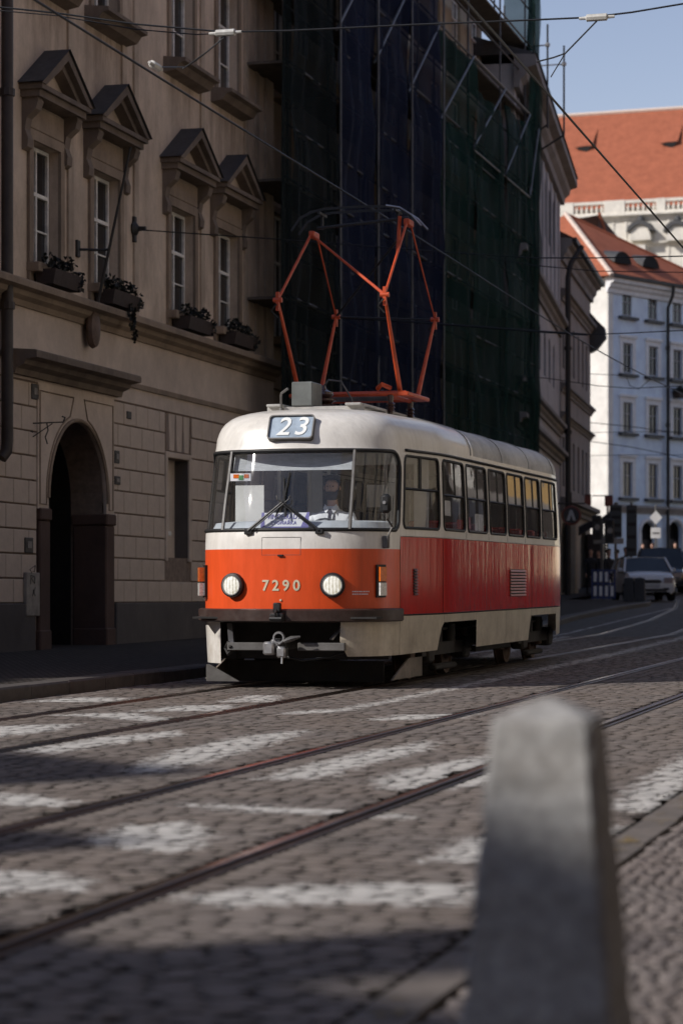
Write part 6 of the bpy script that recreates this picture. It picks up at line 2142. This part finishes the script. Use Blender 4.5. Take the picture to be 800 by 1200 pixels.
def standing(label, loc, rz, coat, legs, hair, k=1.0, stride=.12, arm=.1):
    N, E = {}, []
    N['pelvis'] = (0, 0, .93, (.15, .11)); N['belly'] = (0, 0, 1.08, (.145, .105)); N['chest'] = (0, .0, 1.30, (.17, .115)); N['collar'] = (0, .01, 1.42, (.09, .07))
    E += [('pelvis', 'belly'), ('belly', 'chest'), ('chest', 'collar')]
    head_nodes(N, E, 0, .01, 1.46, 1.0)
    E.append(('collar', 'neck'))
    for s, tg in ((-1, 'l'), (1, 'r')):
        st_ = s * stride
        N['sh' + tg] = (s * .19, 0, 1.36, .062); N['el' + tg] = (s * .25, st_ * .6, 1.08, .046); N['wr' + tg] = (s * .24, st_ * 1.0 - arm, .86, .032)
        E += [('chest', 'sh' + tg), ('sh' + tg, 'el' + tg), ('el' + tg, 'wr' + tg)]
        hand(N, E, 'wr' + tg, (0, -.25, -1), 0, (0, -1, .1), (s, 0, 0), .5, tg)
        N['hip' + tg] = (s * .09, 0, .88, .085); N['kn' + tg] = (s * .10, -st_ * .9 - .02, .49, .058); N['an' + tg] = (s * .10, -st_ * 1.2 + .02, .09, .04); N['toe' + tg] = (s * .11, -st_ * 1.2 - .13, .045, .035)
        E += [('pelvis', 'hip' + tg), ('hip' + tg, 'kn' + tg), ('kn' + tg, 'an' + tg), ('an' + tg, 'toe' + tg)]
    me = skin_mesh('person', N, E, 'pelvis', 1)
    zone(me, ['skin', coat, legs], lambda c: 0 if c.z > 1.465 or (abs(c.x) > .19 and c.z < .86) else (1 if c.z > .80 else 2))
    o = link(bpy.data.objects.new('person', me))
    o.location = loc; o.rotation_euler.z = rz; o.scale = (k, k, k)
    tag(o, label, 'person', 'people standing in the square')
    head_parts(o, 0, .01, 1.46, 1.0, MT[hair])
    return o
def ground_at(u, d, lift=.0):
    w = ray(u, 700) * d
    return (w.x, w.y, zg(w.y) + lift)
standing('person in a pale top standing in the sun, just left of the white diamond sign', ground_at(753, 112), .3, 'coat_dark', 'trousers', 'hair')
standing('person in a rust coat standing in the sun beside the white diamond sign pole', ground_at(764, 113), -.2, 'coat_rust', 'trousers', 'hair')
standing('person in a pale top by the arched white door of the blue house', ground_at(791, 112), .2, 'coat_pale', 'trousers', 'hair', 1.02)
for (u, d, rz, k, lb) in ((692, 88, .4, 1.0, 'dark-clothed person behind the blue barrier, nearest the shop wall'), (701, 90, -.5, .96, 'dark-clothed person behind the middle of the blue barrier'),
                      (713, 87, .9, 1.0, 'dark-clothed person behind the right end of the blue barrier'), (722, 90, -1.2, .97, 'dark-clothed person left of the white hatchback'), (733, 92, .1, 1.0, 'dark-clothed person right behind the white hatchback roof')):
    standing(lb, ground_at(u, d, .0), rz, 'coat_dark', 'trousers', 'hair', k)

# ------------------------------------------------------------------ cars
MT['tyre'] = M('tyre_rubber', (.012, .012, .012), .85, .2, 9)
MT['rim'] = M('alloy_rim', (.30, .30, .31), .35, .15, 9, metal=.7)
MT['car_glass'] = M('car_window', (.012, .018, .024), .06, .2, 1.5, spec=.6)
MT['car_lamp'] = M('car_headlamp', (.34, .28, .27), .15, .3, 14, coat=.8)
MT['car_white'] = M('white_car_paint', (.62, .62, .62), .22, .05, 3, coat=.6)
MT['car_dark'] = M('dark_car_paint', (.022, .026, .034), .2, .1, 3, coat=.8)
MT['car_grey'] = M('silver_car_paint', (.34, .36, .38), .25, .06, 3, coat=.7, metal=.3)
def car(label, loc, rz, paint, L=3.9, W=1.7, H=1.5, badge=True):
    t = thing('parked_car', label, 'car', loc, rz, 'cars parked in the square')
    hw = W / 2
    st = [(-L / 2, .30, .62, .82), (-L / 2 + .06, .22, .74, .90), (-L / 2 + .30, .2, .86, .97), (-L / 2 + .6, .2, .93, .98), (-L / 2 + .95, .2, 1.0, 1.0), (-.1, .2, 1.0, 1.0), (.9, .2, 1.03, 1.0), (L / 2 - .4, .22, 1.04, .98), (L / 2 - .1, .26, 1.0, .92), (L / 2, .38, .8, .80)]
    vs = []
    prof = lambda zb, zt, w: [(-w * .82, zb), (-w * .98, zb + .10), (-w, zb + (zt - zb) * .45), (-w * .97, zb + (zt - zb) * .8), (-w * .88, zt), (-w * .45, zt + .035), (0, zt + .045), (w * .45, zt + .035), (w * .88, zt), (w * .97, zb + (zt - zb) * .8), (w, zb + (zt - zb) * .45), (w * .98, zb + .10), (w * .82, zb)]
    for y, zb, zt, kw in st: vs += [(x, y, z) for x, z in prof(zb, zt, hw * kw)]
    n = 13
    fs = [(i * n + k, i * n + k + 1, (i + 1) * n + k + 1, (i + 1) * n + k) for i in range(len(st) - 1) for k in range(n - 1)]
    fs += [tuple(range(n)), tuple((len(st) - 1) * n + k for k in range(n))]
    MB().add(vs, fs).build('body', MT[paint], t, True)
    yb0, yb1, yr0, yr1 = -L / 2 + .82, L / 2 - .10, -L / 2 + 1.52, L / 2 - .35
    zb_, wb, wr = .97, hw * .95, hw * .78
    P = {'a': (-wb, yb0, zb_), 'b': (wb, yb0, zb_), 'c': (wb, yb1, zb_), 'd': (-wb, yb1, zb_), 'A': (-wr, yr0, H - .04), 'B': (wr, yr0, H - .04), 'C': (wr, yr1, H - .05), 'D': (-wr, yr1, H - .05)}
    mb = MB()
    mb.add([P['A'], P['B'], P['C'], P['D'], (0, yr0 - .03, H), (0, yr1, H)], [(0, 4, 5, 3), (4, 1, 2, 5)])
    for p, q in (('a', 'A'), ('b', 'B'), ('c', 'C'), ('d', 'D')): mb.bar(P[p], P[q], .07, .07)
    ym = (yr0 + yr1) / 2 + .05
    for s in (-1, 1): mb.bar((s * wb, ym - .1, zb_), (s * wr, ym, H - .05), .06, .05)
    for p, q in (('A', 'B'), ('B', 'C'), ('C', 'D'), ('D', 'A')): mb.bar(P[p], P[q], .07, .05)
    mb.build('cabin', MT[paint], t)
    MB().add([P['a'], (0, yb0 - .1, zb_ + .02), P['b'], P['B'], (0, yr0 - .05, H - .03), P['A']], [(0, 1, 4, 5), (1, 2, 3, 4)]).build('windscreen', MT['car_glass'], t)
    MB().add([P['c'], P['d'], P['D'], P['C']], [(0, 1, 2, 3)]).build('rear_window', MT['car_glass'], t)
    for s, q in ((-1, 'adDA'), (1, 'bcCB')): MB().add([P[c] for c in q], [(0, 1, 2, 3)]).build('side_window', MT['car_glass'], t)
    for s in (-1, 1):
        for y in (-L / 2 + .72, L / 2 - .68):
            w = MB().lathe([(.20, -.10), (.28, -.11), (.31, -.06), (.31, .06), (.28, .11), (.20, .10)], 20, (s * (hw - .10), y, .31), 'x', cap=False).build('wheel', MT['tyre'], t, True)
            MB().lathe([(.20, 0), (.19, s * .08), (.05, s * .10), (.01, s * .11)], 14, (s * (hw - .10), y, .31), 'x').build('rim', MT['rim'], w, True)
        y0 = -L / 2
        MB().prism([(s * hw * .46, y0 - .02), (s * hw * .80, y0 + .0), (s * hw * .985, y0 + .34), (s * hw * .90, y0 + .46), (s * hw * .50, y0 + .16)], .60, .775, 'z').build('headlight', MT['car_lamp'], t, True)
        MB().bbox(s * hw * .55 - .1, s * hw * .55 + .1, y0 - .02, y0 + .1, .36, .44, .02).build('fog_lamp', MT['plate_dark'], t)
        m = MB().bbox(s * (hw * .92) - .02, s * (hw * .92 + .20) + .0, yb0 + .35, yb0 + .47, .98, 1.12, .03).build('mirror', MT[paint], t)
    y0 = -L / 2
    MB().prism([(-.26, .60), (.26, .60), (.32, .66), (.24, .71), (-.24, .71), (-.32, .66)], y0 - .02, y0 + .1, 'y').build('grille', MT['plate_dark'], t)
    MB().bbox(-.5, .5, y0 - .01, y0 + .1, .30, .42, .02).build('air_intake', MT['plate_dark'], t)
    MB().bbox(-.26, .26, y0 - .03, y0 - .005, .46, .57, .006).build('number_plate', MT['sign_pale'], t)
    return t
p = ground_at(753, 82.5)
car('white hatchback parked nose out behind the two dark bollards', p, .30, 'car_white')
p = ground_at(773, 92)
car('dark estate car parked behind the white hatchback', p, .16, 'car_dark', 4.5, 1.85, 1.74)
p = ground_at(799, 101)
car('silver grey car at the right edge, partly cut off by the frame', p, .12, 'car_grey', 4.3, 1.75, 1.5)

# ------------------------------------------------------------------ street furniture in the square
def pole_thing(name, label, cat, u, d, h, group=None, r=.035):
    t = thing(name, label, cat, ground_at(u, d), TH, group)
    MB().tube([(0, 0, 0), (0, 0, h)], r, 8).build('pole', MT['greysteel'], t, True)
    return t
def zat(v, d): return (700 - v) / F * d + CAMZ
d0 = 104
g = ground_at(768, d0)
t = pole_thing('road_sign', 'white diamond road sign above a white square plate on one pole', 'road sign', 768, d0, zat(592, d0) - g[2])
zc = zat(606.5, d0) - g[2]
MB().prism([(-.27, zc), (0, zc - .30), (.27, zc), (0, zc + .30)], -.06, -.04, 'y').build('diamond_plate', MT['white_trim'], t)
zc2 = zat(624, d0) - g[2]
MB().bbox(-.21, .21, -.06, -.04, zc2 - .26, zc2 + .2, .008).build('square_plate', MT['white_trim'], t)
MB().bbox(-.15, .15, -.068, -.061, zc2 - .06, zc2 + .0, .003).build('plate_mark', MT['greysteel'], t)
MT['board_grey'] = M('dark_grey_board', (.050, .052, .055), .6, .25, 5)
for (u, v0, v1, w, d, lb) in ((721, 592, 630, .42, 86, 'tall dark grey signboard, the one nearer the shop corner'), (739.5, 592, 652, .38, 88, 'long dark grey signboard, the one nearer the white diamond sign')):
    g = ground_at(u, d)
    t = pole_thing('sign_board', lb, 'signboard', u, d, zat(v0, d) - g[2] + .1, 'dark signboards on poles in the square', .045)
    z0, z1 = zat(v1, d) - g[2], zat(v0, d) - g[2]
    b = MB().bbox(-w / 2, w / 2, -.09, -.05, z0, z1, .012).build('board', MT['board_grey'], t)
    for k in range(4):
        z = z0 + (z1 - z0) * (k + .5) / 4
        MB().box(-w * .4, w * .4, -.096, -.0905, z - .06, z + .06).build('panel', MT['under'], b)
# traffic light pole with signal heads
d = 84; g = ground_at(705, d)
t = pole_thing('traffic_light', 'dark traffic light pole with two signal heads behind the blue barrier', 'traffic light', 705, d, zat(608, d) - g[2], None, .055)
for dxx, v in ((-.18, 618), (.26, 622)):
    zc = zat(v, d) - g[2]
    h = MB().bbox(dxx - .15, dxx + .15, -.15, .12, zc - .42, zc + .42, .03).build('signal_head', MT['plate_dark'], t)
    for k in (-1, 0, 1):
        MB().lathe([(.10, -.16), (.09, -.18), (.02, -.185)], 14, (dxx, 0, zc + k * .26), 'y').build('lens', MT['under'] if k else MT['cabinet'], h)
        MB().tube([(dxx + .11 * cos(a), -.24, zc + k * .26 + .11 * sin(a)) for a in np.linspace(0, pi, 9)], .01, 4).build('visor', MT['black'], h)
zc = zat(634, d) - g[2]
MB().bbox(-.3, .75, -.05, 0, zc - .1, zc + .1, .02).build('direction_plate', MT['cabinet'], t)
# red shop signs
for (u, v, w, d, lb) in ((688, 586, .30, 97, 'small dull red shop sign fixed to the end of the grey beige house'), (713, 587, .34, 100, 'small dull red shop sign hanging in front of the blue house')):
    p = at_d(u, v, d)
    t = thing('shop_sign', lb, 'sign', tuple(p), TH, 'small red shop signs')
    MB().bbox(-w / 2, w / 2, -.05, .05, -.22, .2, .02).build('board', MT['sign_red'], t)
    MB().tube([(-w / 2 - .5, .08, .22), (w / 2, .08, .22)], .025, 6).build('arm', MT['iron'], t)
    if u > 700: MB().tube([(-.05, .08, .22), (-.05, .08, -p.z + zg(p.y))], .04, 6).build('pole', MT['iron'], t)
# arching dark awning at the shop corner
p = at_d(697, 610, 92)
t = thing('awning', 'dark awning with an upturned end over the shop corner', 'awning', (p.x, p.y, 0), TH)
pr = [(-.9, zat(622, 92)), (-.3, zat(612, 92)), (.2, zat(608, 92)), (.55, zat(600, 92)), (.75, zat(590, 92)), (.62, zat(603, 92)), (.3, zat(614, 92)), (-.2, zat(619, 92)), (-.8, zat(630, 92))]
MB().prism(pr, -1.2, .3, 'y').build('cloth', MT['coat_dark'], t)
for x in (-.8, .3): MB().tube([(x, -.8, zg(92)), (x, -.8, zat(613, 92))], .04, 6).build('post', MT['iron'], t)
# blue barrier with white panels
d = 80.0
a = at_d(693.5, 702, d); b = at_d(720, 702, d)
t = thing('barrier', 'blue barrier with two rows of white panels beside the white hatchback', 'barrier', (a.x, a.y, zg(a.y) + .125), TH)
w = (b - a).length; h = .98
MT['barrier_blue'] = M('barrier_blue', (.025, .045, .16), .5, .2, 8)
mb = MB()
for x in np.linspace(0, w, 5): mb.bbox(x - .022, x + .022, -.03, .03, 0, h, .006)
for z in (.05, h / 2 + .02, h - .03): mb.box(0, w, -.02, .02, z - .025, z + .025)
mb.build('frame', MT['barrier_blue'], t)
for i in range(4):
    for j in range(2):
        x0 = w * i / 4 + .05; z0 = .1 + j * (h / 2 - .02)
        if (i + j) % 5 != 4: MB().bbox(x0, x0 + w / 4 - .09, -.012, .012, z0, z0 + .33, .004).build('panel', MT['white_trim'], t)

# ------------------------------------------------------------------ overhead wires
MT['wire'] = M('wire_black', (.012, .012, .013), .5, .2, 9)
MT['wire_insul'] = M('wire_insulator', (.55, .54, .50), .4, .3, 12)
def sag(a, b, s, n=14): return [a + (b - a) * (i / n) - Vector((0, 0, s * 4 * (i / n) * (1 - i / n))) for i in range(n + 1)]
def wire(label, pts, r, cat='overhead wire', name='overhead_wire', extra=None):
    t = thing(name, label, cat, (0, 0, 0), 0, 'wires over the street')
    pts = list(pts)
    if pts[-1].x > 0 or -pts[-1].x / pts[-1].y < .125: pts.append(pts[-1] + (pts[-1] - pts[-2]).normalized() * max(3.0, 5.0 - pts[-1].x))   # on to the houses opposite
    MB().tube(pts, r, 5).build('cable', MT['wire'], t, True)
    for (p, ax) in (extra or []):
        q = MB()
        ax = Vector(ax).normalized()
        q.tube([p - ax * .16, p - ax * .1, p - ax * .09, p + ax * .09, p + ax * .1, p + ax * .16], [.014, .016, .034, .034, .016, .014], 8)
        q.build('insulator', MT['wire_insul'], t, True)
    return t
CZ = CAMZ + 4.60
wire('contact wire over the tram, running from the top left past the pantograph', [Vector((-7.2 + .12 * sin(y * .12), y, CZ + .04 * cos(y * .2) + .0075 * max(0, y - 24) * .6)) for y in np.linspace(-5, 118, 60)], .011,
     extra=[(at_x(182, 77, -7.2), (0, 1, 0))])
wire('contact wire over the empty track, crossing the sky and the big orange roof', [Vector((-3.92 - .002 * max(0, y - 20) ** 1.2, y, CZ - .05 + .0 * y)) for y in np.linspace(-5, 75, 40)], .012)
YS1 = 21.6
sp = [at_y(u, v, YS1) for u, v in ((-60, 4), (0, 8), (68, 15), (160, 28), (263, 37), (340, 35.5), (485, 28.5), (600, 24), (690, 20), (740, 14), (800, 4), (860, -8))]
wire('upper span wire across the top of the photo with two white insulators', sp, .009, extra=[(at_y(264, 38, YS1), (1, 0, 0)), (at_y(699, 20, YS1), (1, 0, 0))])
sp = [at_y(u, v, YS1 + .05) for u, v in ((-60, 8), (0, 12), (68, 18), (160, 34), (230, 40), (263, 38.5))]
wire('thin second strand of the upper span wire at the top left', sp, .006)
wire('short bridle wire from the left white insulator down to the contact wire', sag(at_y(264, 41, YS1), at_y(214, 80, YS1 + .1), .02, 6), .008)
wire('bridle wire beside the short one, ending at the contact wire above the tram', [at_y(264, 42, YS1), at_y(245, 58, YS1), at_y(218, 78, YS1), at_x(184, 78, -7.2)], .007)
wire('bridle wire from the right white insulator down to the contact wire over the empty track', [at_y(699, 24, YS1), at_y(662, 62, YS1), at_y(648, 67, YS1), at_y(628, 72, YS1)], .008)
wire('thin dropper crossing beside the right bridle wire against the sky', [at_y(662, 62, YS1), at_y(648, 85, YS1), at_y(645, 90, YS1)], .006)
pa = at_x(162, 269, FX + .2)
YS2 = pa.y
wire('span wire from the iron wall anchor across the netting to the far roofs', [pa] + [at_y(u, v, YS2) for u, v in ((250, 275), (340, 281), (480, 292), (560, 298), (627, 302), (700, 302), (800, 300), (860, 298))], .010)
wire('span wire just below it, lower over the orange roof of the blue house', [at_y(u, v, 48) for u, v in ((560, 300), (627, 311), (700, 317.5), (800, 319), (860, 318))], .010)
wire('thicker span wire at the height of the top windows of the blue house', [at_y(u, v, 45) for u, v in ((395, 372), (480, 377), (560, 383), (626, 388), (688, 392))], .022)
wire('thin continuation wire across the second window row of the blue house', [at_y(u, v, 45) for u, v in ((688, 392), (740, 390), (800, 387), (860, 384))], .010)
wire('thin wire in front of the pale house below the second cornice', [at_y(u, v, 60) for u, v in ((600, 441), (640, 443), (700, 452), (740, 455), (800, 452), (860, 448))], .010)
wire('sagging loop of wire before the blue house middle windows', [at_y(u, v, 88) for u, v in ((690, 438), (733, 440), (738, 452), (748, 456), (756, 449), (764, 442), (800, 444), (860, 446))], .012)
wire('wire crossing the blue house above its third window row', [at_y(u, v, 90) for u, v in ((690, 495), (740, 500), (800, 508), (860, 515))], .014)
wire('wire crossing the blue house through its third window row', [at_y(u, v, 90) for u, v in ((690, 507), (740, 506), (800, 506), (860, 507))], .010)
wire('wire sloping down across the blue house below its third window row', [at_y(u, v, 90) for u, v in ((690, 517), (740, 524), (800, 536), (860, 548))], .014)
wire('thin level wire above the fourth window row of the blue house', [at_y(u, v, 92) for u, v in ((690, 534), (740, 533), (800, 533), (860, 534))], .010)
# scaffold masts with outriggers against the sky
for u, v0, v1, X, lb in ((641.3, 28, 150, -12.6, 'thin mast standing by the eaves next to the scaffold top'), (660.5, 53, 162, -12.2, 'thin mast on the eaves of the pale house, right of the other one')):
    y = at_x(u, 150, X).y
    a, b = at_x(u, v1, X), at_x(u, v0, X)
    t = thing('roof_mast', lb, 'mast', tuple(a), 0, 'thin masts on the eaves')
    h = b.z - a.z
    MB().tube([(0, 0, 0), (0, 0, h)], .03, 6).build('pole', MT['tube_dark'], t, True)
    MB().tube([(0, 0, h * .8), (-.75, .1, h * .8 + .02)], .022, 6).build('outrigger', MT['steel'], t, True)
    MB().lathe([(.06, -.05), (.08, 0), (.06, .06)], 10, (0, 0, h * .8)).build('clamp', MT['wire_insul'], t, True)
    MB().tube([(0, 0, .1), (-.7, .2, -.25)], .03, 6).build('stay', MT['tube_dark'], t, True)

# ------------------------------------------------------------------ the rest of the street: sunlit row opposite (seen only in reflections), unseen houses behind the camera
MT['row_cream'] = plaster('row_cream', (.42, .36, .27), (.45, .38, .28), amt=.3)
MT['row_yellow'] = plaster('row_yellow', (.62, .40, .16), (.45, .3, .14), amt=.3)
MT['row_soot'] = plaster('row_soot', (.055, .045, .04), (.03, .026, .022), amt=.4)
MT['row_grey'] = plaster('row_grey', (.16, .14, .12), (.12, .1, .09), amt=.3)
MT['row_brown'] = plaster('row_brown', (.11, .08, .06), (.06, .05, .04), amt=.4)
MT['row_white'] = plaster('row_white', (.78, .75, .69), (.5, .48, .43), amt=.3)
MT['row_pink'] = plaster('row_pink', (.60, .40, .30), (.42, .3, .23), amt=.3)
yy = -22.0
ROW = [(34, 'row_brown', 21, 'dark brown house across the street, nearest the camera', 0, 5.0), (17, 'row_cream', 16, 'broad cream house across the street, facing the townhouse', 0, 5.0), (10, 'row_white', 15, 'white house across the street, first of the narrow part', 0, 3.4),
       (12, 'row_cream', 16, 'cream house across the street', 0, 3.4), (15, 'row_brown', 17, 'wide brown house across the street', 1, 3.4), (6, 'row_white', 15, 'narrow white house across the street', 0, 3.4),
       (5, 'row_soot', 16, 'sooty house across the street beside the narrow white one', 1, 3.4), (20, 'row_yellow', 14, 'yellow house across the street over a dark shop', 1, 3.4), (24, 'row_soot', 16, 'long sooty house at the far end across the street', 1, 3.4)]
for i, (Wd, mt, H, lb, shop, rx) in enumerate(ROW):
    yy += Wd
    t = thing('terrace_house', lb, 'building', (rx - .03 * i, yy, 0), -pi / 2, 'houses across the street')
    hs = []
    nb = max(2, int(Wd / 2.6))
    for k in range(nb):
        x = Wd * (k + .5) / nb
        for z in (2.2, 5.9, 9.0, 12.0):
            if z + 2 < H: hs.append(rect(x - .5, x + .5, z, z + 1.9))
    if shop:
        lo = [h for h in hs if h[0][1] < 4]; hi = [h for h in hs if h[0][1] > 4]
        wall(t, Wd, 5.0, H, hi, MT[mt], .2, 9, deep=.5)
        wall(t, Wd, -.2, 5.0, lo, MT['row_soot'], .2, 9, deep=.5)
    else: wall(t, Wd, -.2, H, hs, MT[mt], .2, 9, deep=.5)
    for h in hs: window(t, h[0][0] + .03, h[1][0] - .03, h[0][1], h[2][1], .12, (0, .65, 1), 2, mats=('far_frame', 'pane'), split=False)
    cornice(t, 0, Wd, H - .6, H, .6, MT['grey_wall'])
    MB().box(0, Wd, -.15, 0, 5.0, 5.3).build('string_course', MT['grey_wall'], t)
    MB().prism([(-.7, H + .02), (4.5, H + 4), (9.5, H + .02)], 0, Wd, 'x').build('roof', MT['orange_tile'], t)
# the block behind and left of the camera whose roof edge and chimneys throw the near shade
P2, P1 = Vector((-13.4, -7.7, 0)), Vector((-38, 8.6, 0))
HB = 12.92
t = thing('corner_block', 'tall house behind the camera on the shady side', 'building', tuple(P2), atan2(P1.y - P2.y, P1.x - P2.x))
LB = (P1 - P2).length
hs = [rect(x - .5, x + .5, z, z + 1.9) for x in np.arange(2, LB - 1, 2.8) for z in (2, 5.5, 9)]
wall(t, LB, -.3, HB, hs, MT['row_cream'], .2, 12, deep=.5)
for h in hs: window(t, h[0][0] + .03, h[1][0] - .03, h[0][1], h[2][1], .12, (0, .65, 1), 2, split=False)
MB().prism([(0, HB + .01), (5, HB + 1.5), (12, HB + .01)], 0, LB, 'x').build('roof', MT['orange_tile'], t)
RI = Matrix.Rotation(-t.rotation_euler.z, 4, 'Z')
def on_block(name, px, py, w, dpt, h, parent=t):
    q = RI @ (Vector((px, py, 0)) - P2)
    MB().bbox(q.x - w / 2, q.x + w / 2, q.y - dpt / 2, q.y + dpt / 2, HB - 1, h, .06).build(name, MT['row_pink'], parent)
    return q
# unseen houses added across the side square to cut the sky light
yl = 2.2
for k, (Wd, mt, H, lb) in enumerate(((6, 'row_grey', 16, 'unseen grey house added behind the side square against sky light'), (7, 'row_brown', 17, 'unseen brown house added behind the side square against sky light'), (6, 'row_soot', 15, 'unseen sooty house added behind the side square against sky light'))):
    q_ = thing('square_blocker', lb, 'building', (-28, yl, 0), pi / 2, 'unseen houses added to cut sky light')
    hs = [rect(x - .5, x + .5, z, z + 1.9) for x in np.arange(1.6, Wd - 1, 2.7) for z in (2, 5.5, 9) if z + 2.5 < H]
    wall(q_, Wd, -.3, H, hs, MT[mt], .2, 9, deep=.5)
    for h in hs: window(q_, h[0][0] + .03, h[1][0] - .03, h[0][1], h[2][1], .12, (0, .65, 1), 2, mats=('far_frame', 'pane'), split=False)
    MB().prism([(-.5, H + .01), (4.5, H + 2.0), (9.3, H + .01)], 0, Wd, 'x').build('roof', MT['orange_tile'], q_)
    yl += Wd
e_ = thing('blocker_house', 'unseen tall house added behind the camera to cut sky fill', 'building', (5.0, -24, 0), pi)  # unseen, added to block sky light and deepen the near shade
hs = [rect(x - .5, x + .5, z, z + 1.9) for x in np.arange(1.5, 16, 2.7) for z in (2, 5.5, 9, 12.5)]
wall(e_, 17, -.3, 19, hs, MT['row_brown'], .2, 9, deep=.5)
for h in hs: window(e_, h[0][0] + .03, h[1][0] - .03, h[0][1], h[2][1], .12, (0, .65, 1), 2, mats=('far_frame', 'pane'), split=False)
MB().prism([(-.5, 19.01), (4.5, 22), (9.3, 19.01)], 0, 17, 'x').build('roof', MT['orange_tile'], e_)
SHIFT = lambda h: (h / tan(SUN_EL) * LX, h / tan(SUN_EL) * LY)
def chimney(gx, gy, h, w, dpt):
    """a chimney whose top throws shade on ground point (gx, gy)"""
    s = SHIFT(h - zg(gy))
    return on_block('chimney', gx - s[0], gy - s[1], w, dpt, h)
chimney(-1.45, 7.5, 17.2, .7, .7)
chimney(-4.1, 9.9, 18.2, .8, .9)
chimney(-5.9, 14.0, 21.0, 2.6, 1.4)
chimney(-7.2, 13.6, 21.0, 1.6, 1.4)
